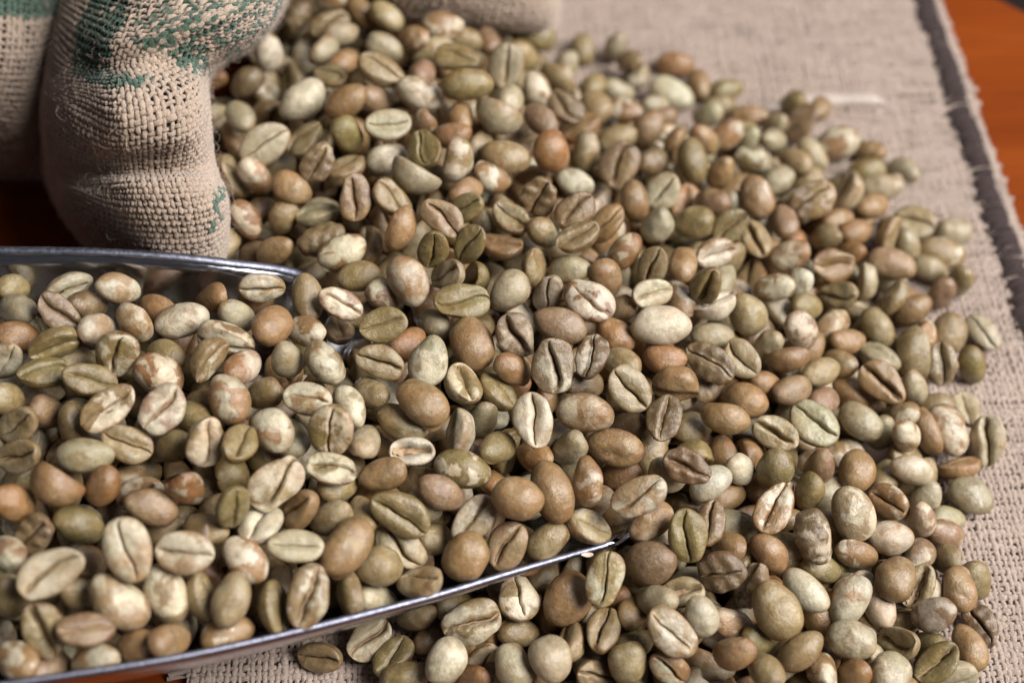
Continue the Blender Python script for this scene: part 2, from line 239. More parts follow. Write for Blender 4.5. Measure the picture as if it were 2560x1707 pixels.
CUFF_INK = ['0000000000000000000000000000000000000000000000000000000000000000000000000000000000000000000000000000000000000000000000000000000000000000000000', '0000000000000000000000000000000000000000000000000000000000000000000000000000000000000000000000000000000000000000000000000000000000000000000000', '0000000000000000000000000000000000000000000000000000000000000000000000000000000000000000000000000000000000000000000000000000000000000000000000', '0000000000000000000000000000000000000000000000000000000000000000000000000000000000000000000000000000000000000000000000000000000000000000000000', '0000000000000000000000000000000000000000000000000000000000000000000000000000000000000000000000000000000000000000000000000000000000000000000000', '0000000000000000000000000000000000000000000000000000000000000000000000000000000000000000000000000000000000000000000000000000000000000000000000', '0000000000000000000000000000000000000000000000000000000000000000000000000000000000000000000000000000000000000000000000000000000000000000000000', '0000000000000000000000000000000000000000000000000000000000000000000000000000000000000000000000000000000000000000000000000000000000000000000000', '0000000000000000000000000000000000000000000000000000000000000000000000000000000000000000000000000000000000000000000000000000000000000000000000', '0000000000000000000000000000000000000000000000000000000000000000000000000000000000000000000000000000000000000000000000000000000000000000000000', '0000000000000000000000000000000000000000000000000000000000000000000000000000000000000000000000000000000000000000000000000000000000000000000000', '0000000000000000000000000000000000000000000000000000000000000000000000000000000000000000000000000000000000000000000000000000000000000000000000', '0000000000000000000000000000000000000000000000000000000000000000000000111011001000000000000000000000000000000000000000000000000000000000000000', '0000000000000000000000000000000000000000000000000000000000000000000100101010010010100100000000000000000000000000000000000000000000000000000000', '0000000000000000000000000000000000000000000000000000000000000001111000110001101010100100001010010100000000000000000000000000000000000000000000', '0000000000000000000000000000000000000000000000000000000001111100111000000001010000101010100101001010000000000000000000000000000000000000000000', '0000000000000000000000000000000000000000000000000000000011111111111100010000011111110011000010101000000000000000000000000000000000000000000000', '0000000000000000000000000000000000000000000000000000000011111111111110000000010010001011110101110000000000000000000000000000000000000000000000', '0000000000000000000000000000000000000000000000000000000111111111101111000100001001010100100010100111000000000000000000000000000000000000000000', '0000000000000000000000000000000000000000000000000000000111111111101111100000010100101000110100101100000000000000000000000000000000000000000000', '0000000000000000000000000000000000000000000000000000000111111101111111111000101000101111110101110010100000000000000000000000000000000000000000', '0000000000000000000000000000000000000000000000000000000111011111011111111100001011001000010010000110110000000000000000000000000000000000000000', '0000000000000000000000000000000000000000000000000000000111111110111111111100000010011000110000010001111000000000000000000000000000000000000000', '0000000000000000000000000000000000000000000000000000000111111111111111110110001000101101000011101101110010000000000000000000000000000000000000', '0000000000000000000000000000000000000000000000000000000011111011111101111110000110111001010010010000011100100000000000000000000000000000000000', '0000000000000000000000000000000000000000000000000000000000111111111111111111000001110011011010000100011001110000000000000000000000000000000000', '0000000000000000000000000000000000000000000000000000000000001111111110111101000001101000011011001111100100001000000000000000000000000000000000', '0000000000000000000000000000000000000000000000000000000000000111111111111011000000001101111001010000010101110100000000000000000000000000000000', '0000000000000000000000000000000000000000000000000000000000000011111101111111000000001110010010010111110000110001000000000000000000000000000000', '0000000000000000000000000000000000000000000000000000000000000011111111111101100000000000110001101110001010011101000000000000000000000000000000', '0000000000000000000000000000000000000000000000000000000000000011111111111101100000000011111110011010000000101011010000000000000000000000000000', '0000000000000000000000000000000000000000000000000000000000000000111111111111111000000001011011010001000011010000100010000000000000000000000000', '0000000000000000000000000000000000000000000000000000000000000000000111111111111000000000111110000001100101100101010101000000000000000000000000', '0000000000000000000000000000000000000000000000000000000000000000000000001111111111000000111111100010001011000000010000010000000000000000000000', '0000000000000000000000000000000000000000000000000000000000000000000000000000000110100000110110110000001100010100000110001001110000000000000000', '0000000000000000000000000000000000000000000000000000000000000000000000000000000000000000000111111100000011000001001000111001101100000000000000', '0000000000000000000000000000000000000000000000000000000000000000000000000000000000000000001101001111000000001100010111111000000000000000000000', '0000000000000000000000000000000000000000000000000000000000000000000000000000000000000000000001011101010000001001001001111000000000000000000000', '0000000000000000000000000000000000000000000000000000000000000000000000000000000000000000000000001101101000000000010111000000000000000000000000', '0000000000000000000000000000000000000000000000000000000000000000000000000000000000000000000000000001100100000000000000000000000000000000000000', '0000000000000000000000000000000000000000000000000000000000000000000000000000000000000000000000000000000111000000000000000000000000000000000000', '0000000000000000000000000000000000000000000000000000000000000000000000000000000000000000000000000000000000010000000000000000000000000000000000', '0000000000000000000000000000000000000000000000000000000000000000000000000000000000000000000000000000000000000001100000000000000000000000000000', '0000000000000000000000000000000000000000000000000000000000000000000000000000000000000000000000000000000000000000000100000000000000000000000000', '0000000000000000000000000000000000000000000000000000000000000000000000000000000000000000000000000000000000000000000000000000000000000000000000', '0000000000000000000000000000000000000000000000000000000000000000000000000000000000000000000000000000000000000000000000000000000000000000000000', '0000000000000000000000000000000000000000000000000000000000000000000000000000000000000000000000000000000000000000000000000000000000000000000000', '0000000000000000000000000000000000000000000000000000000000000000000000000000000000000000000000000000000000000000000000000000000000000000000000', '0000000000000000000000000000000000000000000000000000000000000000000000000000000000000000000000000000000000000000000000000000000000000000000000', '0000000000000000000000000000000000000000000000000000000000000000000000000000000000000000000000000000000000000000000000000000000000000000000000', '0000000000000000000000000000000000000000000000000000000000000000000000000000000000000000000000000000000000000000000000000000000000000000000000', '0000000000000000000000000000000000000000000000000000000000000000000000000000000000000000000000000000000000000000000000000000000000000000000000', '0000000000000000000000000000000000000000000000000000000000000000000000000000000000000000000000000000000000000000000000000000000000000000000000', '0000000000000000000000000000000000000000000000000000000000000000000000000000000000000000000000000000000000000000000000000000000000000000000000', '0000000000000000000000000000000000000000000000000000000000000000000000000000000000000000000000000000000000000000000000000000000000000000000000', '0000000000000000000000000000000000000000000000000000000000000000000000000000000000000000000000000000000000000000000000000000000000000000000000', '0000000000000000000000000000000000000000000000000000000000000000000000000000000000000000000000000000000000000000000000000000000000000000000000', '0000000000000000000000000000000000000000000000000000000000000000000000000000000000000000000000000000000000000000000000000000000000000000000000', '0000000000000000000000000000000000000000000000000000000000000000000000000000000000000000000000000000000000000000000000000000000000000000000000', '0000000000000000000000000000000000000000000000000000000000000000000000000000000000000000000000011000000000000000000000000000000000000000000000', '0000000000000000000000000000000000000000000000000000000000000000000000000000000000000000000001001011100000000000000000000000000000000000000000', '0000000000000000000000000000000000000000000000000000000000000000000000000000000000000000000011111110011000000000000000000000000000000000000000', '0000000000000000000000000000000000000000000000000000000000000000000000000000000000000000000011000100000000100000000000000000000000000000000000', '0000000000000000000000000000000000000000000000000000000000000000000000000000000000000000000001000000000000011010100000000000000000000000000000', '0000000000000000000000000000000000000000000000000000000000000000000000000000000000000000001100110000000000000010111100000000000000000000000000', '0000000000000000000000000000000000000000000000000000000000000000000000000000000000000000011100000000000000000000000111000000000000000000000000', '0000000000000000000000000000000000000000000000000000000000000000000000000000000000000000000000000000000000000000000001111100000000000000000000', '0000000000000000000000000000000000000000000000000000000000000000000000000000000000000000000000000000000000000000000000000110101100000000000000', '0000000000000000000000000000000000000000000000000000000000000000000000000000000000000000000000000000000000000000000000000000111001111101000000', '0000000000000000000000000000000000000000000000000000000000000000000000000000000000000000000000000000000000000000000000000000000001111111110100', '0000000000000000000000000000000000000000000000000000000000000000000000000000000000000000000000000000000000000000000000000000000000000011101111', '0000000000000000000000000000000000000000000000000000000000000000000000000000000000000000000000000000000000000000000000000000000000000000010100', '0000000000000000000000000000000000000000000000000000000000000000000000000000000000000000000000000000000000000000000000000000000000000000000000', '0000000000000000000000000000000000000000000000000000000000000000000000000000000000000000000000000000000000000000000000000000000000000000000000', '0000000000000000000000000000000000000000000000000000000000000000000000000000000000000000000000000000000000000000000000000000000000000000000000', '0000000000000000000000000000000000000000000000000000000000000000000000000000000000000000000000000000000000000000000000000000000000000000000000', '0000000000000000000000000000000000000000000000000000000000000000000000000000000000000000000000000000000000000000000000000000000000000000000000', '0000000000000000000000000000000000000000000000000000000000000000000000000000000000000000000000000000000000000000000000000000000000000000000000', '0000000000000000000000000000000000000000000000000000000000000000000000000000000000000000000000000000000000000000000000000000000000000000000000', '0000000000000000000000000000000000000000000000000000000000000000000000000000000000000000000000000000000000000000000000000000000000000000000000', '0000000000000000000000000000000000000000000000000000000000000000000000000000000000000000000000000000000000000000000000000000000000000000000000', '0000000000000000000000000000000000000000000000000000000000000000000000000000000000000000000000000000000000000000000000000000000000000000000000', '0000000000000000000000000000000000000000000000000000000000000000000000000000000000000000000000000000000000000000000000000000000000000000000000', '0000000000000000000000000000000000000000000000000000000000000000000000000000000000000000000000000000000000000000000000000000000000000000000000', '0000000000000000000000000000000000000000000000000000000000000000000000000000000000000000000000000000000000000000000000000000000000000000000000', '0000000000000000000000000000000000000000000000000000000000000000000000000000000000000000000000000000000000000000000000000000000000000000000000', '0000000000000000000000000000000000000000000000000000000000000000000000000000000000000000000000000000000000000000000000000000000000000000000000', '0000000000000000000000000000000000000000000000000000000000000000000000000000000000000000000000000000000000000000000000000000000000000000000000', '0000000000000000000000000000000000000000000000000000000000000000000000000000000000000000000000000000000000000000000000000000000000000000000000', '0000000000000000000000000000000000000000000000000000000000000000000000000000000000000000000000000000000000000000000000000000000000000000000000']
SIDE_INK = ['1111111111111111111011111110111111111111111', '1111111111111111111111111111111111111111111', '1111111111111111111111111111111111111111111', '1111111111111111111111111111111111111111111', '1111111111111111111111111111111111111011111', '1110101111111111111111111111111111111111111', '0111111111111111111111111111111111111111111', '1111011111111111111101111111111111111111110', '1111111111111111111111111111111111111111111', '1011111111111111111111111111111111111111111', '1111111111111111111111101111111111111111111', '1111111111111111111111111111111010111111101', '1111111111000000000000000011111011111111111', '1111000000000000000000000000001111111111111', '0000000000000000000000000000000000111111111', '0000000000000000000000000000000000000011111', '0000000000000000000000000000000000000000011', '0000000000000000000000000000000000000000000', '0000000000000000000000000000000000000000000', '0000000000000000000000000000000000000000000', '0000000000000000000000000000000000000000000', '0000000000000000000000000000000000000000000', '0000000000000000000000000000000000000000000', '0000000000000000000000000000000000000000000', '0000000000000000000000000000000000000000000', '0000000000000000000000000000000000000000000', '0000000000000000000000000000000000000000000', '0000000000000000000000000000000000000000000', '0000000000000000000000000000000000000000000', '0000000000000000000000000000000000000000000', '0000000000000000000000000000000000000000000', '0000000000000000000000000000000000000000000', '0000000000000000000000000000000000000000000', '0000000000000000000000000000000000000000000', '0000000000000000000000000000000000000000000', '0000000000000000000000000000000000000000000', '0000000000000000000000000000000000000000000', '0000000000000000000000000000000000000000000', '0000000000000000000000000000000000000000000', '0000000000000000000000000000000000000000000', '0000000000000000000000000000000000000000000', '0000000000000000000000000000000000000000000', '0000000000000000000000000000000000000000000', '0000000000000000000000000000000000000000000', '0000000000000000000000000000000000000000000', '0000000000000000000000000000000000000000000', '0000000000000000000000000000000000000000000', '0000000000000000000000000000000000000000000', '0000000000000000000000000000000000000000000', '0000000000000000000000000000000000000000000', '0000000000000000000000000000000000000000000']
SC_NEAR = [[(-80.8,78.5,36.0),(-68.5,81.4,35.0),(-43.3,88.0,31.0),(-16.4,98.5,25.0),(1.2,106.5,21.0),(15.8,113.4,17.0)]][0]
SC_FAR = [[(-98.5,151.8,41.0),(-82.8,152.8,40.5),(-63.7,153.2,39.5),(-47.5,154.3,36.0),(-34.3,158.3,27.0),(-27.4,162.3,7.0)]][0]
SC_SAG = [34.0, 33.0, 30.0, 24.5, 18.5, 6.0]
SC_BASE = (-89.7, 115.2); RIM_R = {0: .52, -1: .8}
FLAKES = [((-43.18, 101.56, 38.0), (0.2, -1.1, 1.2), 2.6, 'tiny pale chaff flake standing on a bean in the scoop'), ((12.46, 109.19, 20.0), (0.1, -0.3, -2.8), 2.2, "tiny chaff flake by the end of the scoop's near rim")]
BEANS = '''
-4734 21468 2957 -240 253 320 160 387 282 383|kc|0|cream-patched khaki coffee bean lying back up beside the rolled sack mouth
-3916 19893 3156 -194 425 175 27 506 346 475|c.|0|plain cream coffee bean lying back up at the top by the sack
-3020 19413 3542 -227 420 134 66 435 279 380|t.|0|tan coffee bean lying back up at the top by the sack
-2396 20148 3703 485 17 113 -38 474 303 394|k.|1|khaki coffee bean lying crease up at the top by the sack
-2473 21455 3109 256 -411 84 92 387 250 340|g.|0|pale grey-green coffee bean lying back up at the top by the sack
-1708 19682 3498 -207 439 -78 -92 454 296 369|tc|0|cream-patched tan coffee bean back up at the top by the sack, leftmost of 3
-2209 18669 3687 484 109 38 52 428 289 350|g.|1|pale grey-green coffee bean lying crease up below the sack's far lip
-2982 18690 3481 -225 335 -152 -254 387 275 381|o.|0|olive green coffee bean lying back up below the sack's far lip
-4455 18626 3234 438 192 -23 144 509 352 457|g.|1|pale grey-green coffee bean lying crease up beside the rolled sack mouth
-3779 18897 3140 448 -31 -125 180 387 298 369|k.|1|khaki coffee bean on edge below the sack's far lip, leftmost of 2
-3404 17817 3593 401 160 -80 238 391 270 368|b.|1|dark brown coffee bean crease up below the sack's far lip, leftmost of 2
-3874 17491 3276 -171 450 -104 -86 387 269 370|t.|0|tan coffee bean lying back up below the sack's far lip
-4601 18061 3013 -238 379 -191 -116 387 248 329|tc|0|cream-patched tan coffee bean lying back up beside the rolled sack mouth
-5009 18241 2794 433 -43 231 -84 450 339 442|k.|1|khaki coffee bean lying on edge beside the rolled sack mouth
-2696 17009 3532 335 156 -114 318 427 279 373|p.|1|pinkish brown coffee bean lying crease up below the sack's far lip
-2255 18290 3198 -193 453 82 -29 387 275 343|gc|0|cream-patched grey-green coffee bean lying back up below the sack's far lip
-1531 18034 3675 422 119 -60 -232 387 314 390|o.|1|olive green coffee bean lying crease up below the sack's far lip
-1676 17591 3555 427 -231 114 -40 475 374 498|g.|1|pale grey-green coffee bean on edge below the sack's far lip, leftmost of 2
-1011 18071 3415 327 -201 -320 27 423 336 464|kc|1|cream-patched khaki coffee bean lying on edge below the sack's far lip
-151 18464 3052 10 497 -29 -44 475 342 473|k.|0|khaki coffee bean on edge below the sack's far lip, rightmost of 2
-808 19643 3778 355 -349 -24 41 481 308 392|o.|0|olive green coffee bean back up at the top by the sack, leftmost of 2
-1049 21045 3211 497 38 -3 -34 443 284 343|o.|1|olive green coffee bean lying crease up at the top by the sack
-120 21496 2581 353 149 -165 276 440 351 460|g.|1|pale grey-green coffee bean lying crease up at the top by the sack
-95 20006 2963 -103 411 265 4 387 288 368|g.|0|pale grey-green coffee bean lying back up below the sack's far lip
-225 19247 3429 409 -256 128 31 481 384 511|g.|1|pale grey-green coffee bean on edge below the sack's far lip, rightmost of 2
478 23778 1427 -231 435 -84 -25 508 326 448|o.|0|olive green coffee bean back up at the top by the sack, rightmost of 2
-1370 22266 2944 -199 458 14 -28 440 282 376|tc|0|cream-patched tan coffee bean back up at the top by the sack, second from left
-1542 21735 2731 -226 435 97 -10 452 289 355|k.|0|khaki coffee bean lying back up at the top by the sack
-2052 17031 3498 467 34 137 -108 387 266 370|k.|1|khaki coffee bean lying crease up below the sack's far lip
-1891 16299 3534 291 -288 -286 23 417 267 355|tc|0|cream-patched tan coffee bean back up in the middle of heap, second from left
-1171 16330 3785 445 171 52 -141 416 272 349|p.|1|pinkish brown coffee bean lying crease up in the middle of heap
-814 16822 3473 446 144 -167 47 387 248 303|o.|1|olive green coffee bean crease up in the middle of heap, third from left
-20 16873 3226 463 39 37 -180 387 295 406|k.|1|khaki coffee bean crease up in the middle of heap, leftmost of 2
-1310 15800 3574 310 241 -215 223 387 256 309|o.|1|olive green coffee bean crease up in the middle of heap, leftmost of 4
-708 15936 3509 385 160 -204 186 387 248 310|o.|1|olive green coffee bean crease up in the middle of heap, rightmost of 4
-2896 16061 3184 -156 461 112 13 447 286 361|tc|0|cream-patched tan coffee bean back up in the middle of heap, leftmost of 3
-3269 16492 3033 -33 491 71 49 440 282 384|b.|0|dark brown coffee bean lying back up in the middle of heap
-4060 17227 2804 -239 334 166 232 387 257 358|k.|0|khaki coffee bean back up beside the rolled sack mouth, rightmost of 2
-4702 17180 2829 -131 407 -199 -167 393 251 318|rc|0|cream-patched rusty coffee bean lying back up beside the rolled sack mouth
-5074 16892 2525 -81 373 319 -47 387 248 337|k.|0|khaki coffee bean back up beside the rolled sack mouth, leftmost of 2
-4097 16440 2825 -245 413 72 120 387 248 307|t.|0|tan coffee bean lying back up beside the rolled sack mouth
498 21477 1978 -180 368 -267 -106 395 253 326|tc|0|cream-patched tan coffee bean back up at the top by the sack, rightmost of 3
3596 24081 370 -206 455 -12 27 417 284 349|r.|0|rust-brown coffee bean lying back up at the heap's far edge
3406 22997 505 -191 443 -131 -5 512 329 454|c.|0|plain cream coffee bean lying back up at the heap's far edge
1703 21268 1680 -186 379 -264 43 387 307 410|k.|0|khaki coffee bean back up on the upper right slope, leftmost of 2
1049 20687 2247 483 71 55 -95 405 301 393|b.|1|dark brown coffee bean crease up on the upper right slope, leftmost of 2
538 19553 2943 -106 437 -218 15 387 248 324|p.|0|pinkish brown coffee bean lying back up below the sack's far lip
2271 21432 1484 -156 472 -52 5 387 248 304|rc|0|cream-patched rusty coffee bean lying back up on the upper right slope
2086 20493 1591 -197 451 72 52 423 271 360|k.|0|khaki coffee bean back up on the upper right slope, rightmost of 2
2750 20995 1364 -114 406 229 141 398 308 417|p.|0|pinkish brown coffee bean lying back up on the upper right slope
712 18614 3075 -228 322 -248 -181 413 334 429|r.|0|rust-brown coffee bean lying back up on the upper right slope
1444 19743 1981 -163 329 292 173 396 253 332|kc|0|cream-patched khaki coffee bean back up on the upper right slope, leftmost of 2
2042 19290 2060 430 168 -79 174 441 355 477|b.|1|dark brown coffee bean crease up on the upper right slope, rightmost of 2
3488 19662 1787 -137 355 -311 -93 477 305 422|o.|0|olive green coffee bean lying back up on the upper right slope
4373 21139 1068 -183 430 140 109 387 279 347|tc|0|cream-patched tan coffee bean back up on the upper right slope, leftmost of 2
4767 20124 1343 -182 455 -89 42 391 250 350|kc|0|cream-patched khaki coffee bean back up on the upper right slope, rightmost of 2
4668 18816 1685 -170 370 -284 -59 425 293 366|tc|0|cream-patched tan coffee bean back up on the upper right slope, rightmost of 2
2843 18691 1972 436 135 -153 135 392 318 393|kc|1|cream-patched khaki coffee bean lying crease up on the upper right slope
2270 18307 2090 -152 352 -300 -114 413 264 345|t.|0|tan coffee bean lying back up on the upper right slope
3344 17717 2156 -183 447 -3 128 387 309 405|o.|0|olive green coffee bean lying back up right of the heap's middle
2679 17721 2107 -185 372 172 219 387 280 386|g.|0|pale grey-green coffee bean back up right of the heap's middle, leftmost of 3
4033 17809 1964 438 144 -107 162 387 284 347|o.|1|olive green coffee bean crease up right of the heap's middle, rightmost of 2
4518 17756 1661 404 114 0 -272 387 256 357|k.|1|khaki coffee bean crease up right of the heap's middle, rightmost of 2
5164 18323 1479 -90 371 -318 53 387 260 338|p.|0|pinkish brown coffee bean lying back up right of the heap's middle
453 17167 3362 383 191 -166 198 387 310 409|b.|1|dark brown coffee bean crease up below the sack's far lip, rightmost of 2
1078 16835 3417 446 168 -43 144 387 279 361|b.|1|dark brown coffee bean lying crease up in the middle of heap
1678 17156 2742 437 74 -130 191 396 253 346|t.|1|tan coffee bean lying crease up right of the heap's middle
1097 16201 3448 488 9 -51 98 392 260 357|k.|1|khaki coffee bean crease up in the middle of heap, rightmost of 2
1966 16462 2752 -175 403 194 139 387 248 344|rc|0|cream-patched rusty coffee bean lying back up right of the heap's middle
5149 19520 1337 -188 430 151 83 387 248 335|g.|0|pale grey-green coffee bean lying back up on the upper right slope
6012 21912 630 443 66 -184 125 488 312 380|p.|1|pinkish brown coffee bean lying crease up on the upper right slope
6740 21425 528 -197 447 57 92 495 368 511|tc|0|cream-patched tan coffee bean back up at the blurred right edge, rightmost of 2
6115 20805 857 -213 399 -208 -43 401 257 341|g.|0|pale grey-green coffee bean back up at the blurred right edge, leftmost of 2
7283 20714 458 -222 446 44 1 387 265 328|o.|0|olive green coffee bean lying back up at the blurred right edge
5725 18804 1635 459 110 -130 99 458 356 456|kc|1|cream-patched khaki coffee bean lying crease up at the blurred right edge
6552 19568 1019 410 -92 -240 126 440 328 444|g.|1|pale grey-green coffee bean lying on edge at the blurred right edge
7977 19227 539 471 115 -32 -118 426 321 414|k.|1|khaki coffee bean crease up at the blurred right edge, rightmost of 2
8734 19066 405 -222 445 14 -51 392 318 436|g.|0|pale grey-green coffee bean back up at the blurred right edge, rightmost of 2
6637 18567 959 -149 466 73 -73 387 265 353|t.|0|tan coffee bean back up at the blurred right edge, second from left
-7133 14778 3768 392 267 103 121 387 255 348|g.|1|pale grey-green coffee bean lying crease up along the scoop's far rim
-7902 14406 3677 -84 470 -117 91 387 248 307|g.|0|pale grey-green coffee bean back up along the scoop's far rim, leftmost of 3
-7136 14129 3936 422 133 163 -166 398 255 345|b.|1|dark brown coffee bean lying crease up along the scoop's far rim
-6369 14824 3708 -142 440 23 -189 387 248 338|ct|0|tan-patched cream coffee bean back up along the scoop's far rim, rightmost of 2
-6564 13912 3798 -124 398 160 -225 387 258 323|ct|0|tan-patched cream coffee bean back up along the scoop's far rim, leftmost of 2
-5942 14165 3684 321 -232 273 136 387 296 370|tc|0|cream-patched tan coffee bean lying on edge along the scoop's far rim
-7832 13889 3635 -103 458 33 -169 387 248 307|r.|0|rust-brown coffee bean lying back up along the scoop's far rim
-7096 13520 3883 333 359 89 52 403 294 368|o.|1|olive green coffee bean lying on edge along the scoop's far rim
-7216 13119 3771 493 -48 31 57 411 293 370|o.|1|olive green coffee bean lying on edge in the scoop's left end
-6425 12841 3926 490 32 91 32 416 266 369|o.|1|olive green coffee bean lying crease up in the scoop's left end
-6102 13327 3904 335 254 -98 253 390 316 426|oc|1|cream-patched olive coffee bean lying crease up in the scoop's left end
-5472 13145 3620 -148 450 -128 -95 410 318 409|rc|0|cream-patched rusty coffee bean back up in the scoop's left half, leftmost of 2
-5281 14275 3568 -183 458 78 -29 446 286 351|ck|0|khaki-patched cream coffee bean lying back up along the scoop's far rim
-4550 13863 3551 344 347 48 -94 467 372 448|kc|1|cream-patched khaki coffee bean lying on edge along the scoop's far rim
-4498 14587 3317 -176 395 -67 -242 387 248 298|g.|0|pale grey-green coffee bean back up along the scoop's far rim, second from left
-4646 13292 3843 269 349 98 214 387 302 373|kc|1|cream-patched khaki coffee bean lying on edge in the scoop's left half
-4302 12600 3764 -104 409 -246 -108 402 311 430|tc|0|cream-patched tan coffee bean lying back up in the scoop's left half
-6042 12307 3936 435 165 -12 182 462 299 361|kc|1|cream-patched khaki coffee bean lying crease up in the scoop's left end
-5213 12264 3944 410 105 -7 266 409 308 418|cp|1|pink-patched cream coffee bean lying crease up in the scoop's left half
-5706 11811 3705 471 126 62 -92 387 276 381|k.|1|khaki coffee bean lying crease up in the scoop's left half
-7777 12716 3589 -90 415 105 -242 387 248 327|k.|0|khaki coffee bean lying back up in the scoop's left end
-7354 12036 3879 423 210 -138 90 387 248 298|k.|1|khaki coffee bean crease up in the scoop's left end, leftmost of 2
-7311 11630 3650 447 184 -120 42 387 248 301|k.|1|khaki coffee bean crease up in the scoop's left end, rightmost of 2
-6295 11563 3773 -112 485 17 -47 422 270 340|gk|0|khaki-patched grey coffee bean lying back up in the scoop's left end
-4511 11767 3833 323 240 -39 295 387 284 364|kc|1|cream-patched khaki coffee bean lying crease up in the scoop's left half
-4015 11741 3842 388 62 126 282 387 265 326|o.|1|olive green coffee bean crease up in the scoop's left half, rightmost of 2
-4078 14985 3538 411 281 48 5 390 249 337|kc|1|cream-patched khaki coffee bean lying crease up along the scoop's far rim
-3348 14959 3318 -50 383 -290 -130 413 281 359|k.|0|khaki coffee bean lying back up along the scoop's far rim
-2777 14677 3522 477 88 104 -66 398 255 326|pc|1|cream-patched pinkish coffee bean lying crease up along the scoop's far rim
-2581 15632 3077 -218 450 22 3 400 256 344|o.|0|olive green coffee bean lying back up in the middle of heap
-1730 15252 3407 -166 386 -244 -120 449 316 397|tc|0|cream-patched tan coffee bean back up in the middle of heap, rightmost of 3
-2131 15248 3023 -171 427 -62 -187 387 263 339|pc|0|cream-patched pinkish coffee bean lying back up in the middle of heap
-2049 14122 3643 476 139 -19 63 387 284 346|o.|1|olive green coffee bean lying crease up along the scoop's far rim
-2058 13487 3542 456 179 54 -84 407 270 333|k.|1|khaki coffee bean lying crease up along the scoop's far rim
-1309 13627 3350 -135 372 301 54 431 303 377|gc|0|cream-patched grey-green coffee bean lying back up above the buried scoop tip
-658 14192 3047 -90 410 -270 -30 449 363 478|t.|0|tan coffee bean lying back up in the middle of heap
-829 14886 3311 493 78 28 -9 473 303 371|o.|1|olive green coffee bean crease up in the middle of heap, second from left
-1098 15457 3318 434 137 -201 -53 387 248 340|g.|1|pale grey-green coffee bean lying crease up in the middle of heap
-3878 14235 3460 -125 416 212 -127 387 296 375|t.|0|tan coffee bean lying back up along the scoop's far rim
-2940 13420 3570 -129 425 -215 -83 393 251 331|kc|0|cream-patched khaki coffee bean lying back up along the scoop's far rim
-3532 13570 3461 -200 337 -160 -267 387 248 326|g.|0|pale grey-green coffee bean back up along the scoop's far rim, rightmost of 3
-3105 12637 3733 490 80 4 -55 387 262 343|tc|1|cream-patched tan coffee bean lying crease up in the scoop's right half
-2527 12816 3226 -71 426 -251 6 387 248 322|gc|0|cream-patched grey-green coffee bean lying back up in the scoop's right half
-1391 12837 3318 -132 457 -155 1 477 305 391|t.|0|tan coffee bean back up in the scoop's right half, rightmost of 2
-1722 12760 2887 -117 477 -95 -16 438 281 367|k.|0|khaki coffee bean back up in the scoop's right half, rightmost of 3
-2721 12056 3679 337 169 -186 271 417 338 412|oc|1|cream-patched olive coffee bean crease up in the scoop's right half, rightmost of 2
-3639 12203 3512 -97 450 -193 21 387 309 387|tc|0|cream-patched tan coffee bean lying back up in the scoop's right half
-1548 12166 2983 487 109 26 10 357 229 308|s.|1|broken hollow cream coffee bean lying crease up in the scoop's right half
-771 13423 3026 416 -100 97 -239 387 309 417|kc|1|cream-patched khaki coffee bean lying on edge above the buried scoop tip
-852 12544 2964 355 -96 -230 248 394 288 390|gc|1|cream-patched grey-green coffee bean lying on edge above the buried scoop tip
-50 15230 3160 -105 450 171 85 387 307 397|g.|0|pale grey-green coffee bean back up in the middle of heap, leftmost of 2
964 15888 2946 -179 455 -35 100 387 248 310|g.|0|pale grey-green coffee bean back up in the middle of heap, rightmost of 2
1581 15758 2923 250 -350 166 193 387 268 369|t.|0|tan coffee bean back up right of the heap's middle, leftmost of 2
2430 16161 2731 338 186 -205 243 387 274 368|k.|1|khaki coffee bean crease up right of the heap's middle, leftmost of 2
2979 16328 2553 -36 387 314 -20 387 248 327|t.|0|tan coffee bean back up right of the heap's middle, rightmost of 2
3613 16759 2371 435 228 19 90 387 248 333|tc|1|cream-patched tan coffee bean lying crease up right of the heap's middle
3287 15569 2888 353 196 -242 168 387 256 343|o.|1|olive green coffee bean crease up right of the heap's middle, leftmost of 2
3477 15554 2439 467 -157 -80 35 387 307 371|c.|1|plain cream coffee bean lying on edge right of the heap's middle
2383 15471 2828 460 163 81 72 387 248 325|gc|1|cream-patched grey-green coffee bean lying crease up right of the heap's middle
1276 15063 3118 481 78 34 -105 455 332 457|rc|1|cream-patched rusty coffee bean lying crease up in the middle of heap
2489 14848 2716 -152 476 1 -2 513 328 419|c.|0|plain cream coffee bean lying back up right of the heap's middle
780 14685 2953 -169 462 -78 -39 461 295 376|p.|0|pinkish brown coffee bean lying back up in the middle of heap
69 14178 3304 361 161 156 -264 387 299 382|bc|1|cream-patched brown coffee bean lying crease up in the middle of heap
1743 14832 2475 -159 449 -149 -30 388 276 335|r.|0|rust-brown coffee bean back up right of the heap's middle, leftmost of 2
3442 15093 2092 -152 475 14 -38 387 248 331|g.|0|pale grey-green coffee bean back up right of the heap's middle, second from left
651 13626 3241 361 128 -113 301 447 340 423|cb|1|brown-patched cream coffee bean lying crease up right of the scoop tip
1306 14154 2815 396 14 -52 300 387 271 345|bc|1|cream-patched brown coffee bean lying crease up right of the scoop tip
1 13772 2937 -228 397 -110 -169 387 248 307|t.|0|tan coffee bean back up right of the scoop tip, leftmost of 4
-203 13478 2759 438 -105 110 -187 387 282 375|o.|1|olive green coffee bean lying on edge right of the scoop tip
344 12614 3166 380 112 75 -295 436 310 408|c.|1|plain cream coffee bean lying crease up right of the scoop tip
1159 13012 2819 -178 465 -31 36 465 304 401|tc|0|cream-patched tan coffee bean lying back up right of the scoop tip
1860 13304 3058 424 132 77 -217 424 317 425|k.|1|khaki coffee bean crease up right of the scoop tip, leftmost of 3
2572 14483 2295 -176 468 -20 -9 387 248 346|r.|0|rust-brown coffee bean back up right of the heap's middle, rightmost of 2
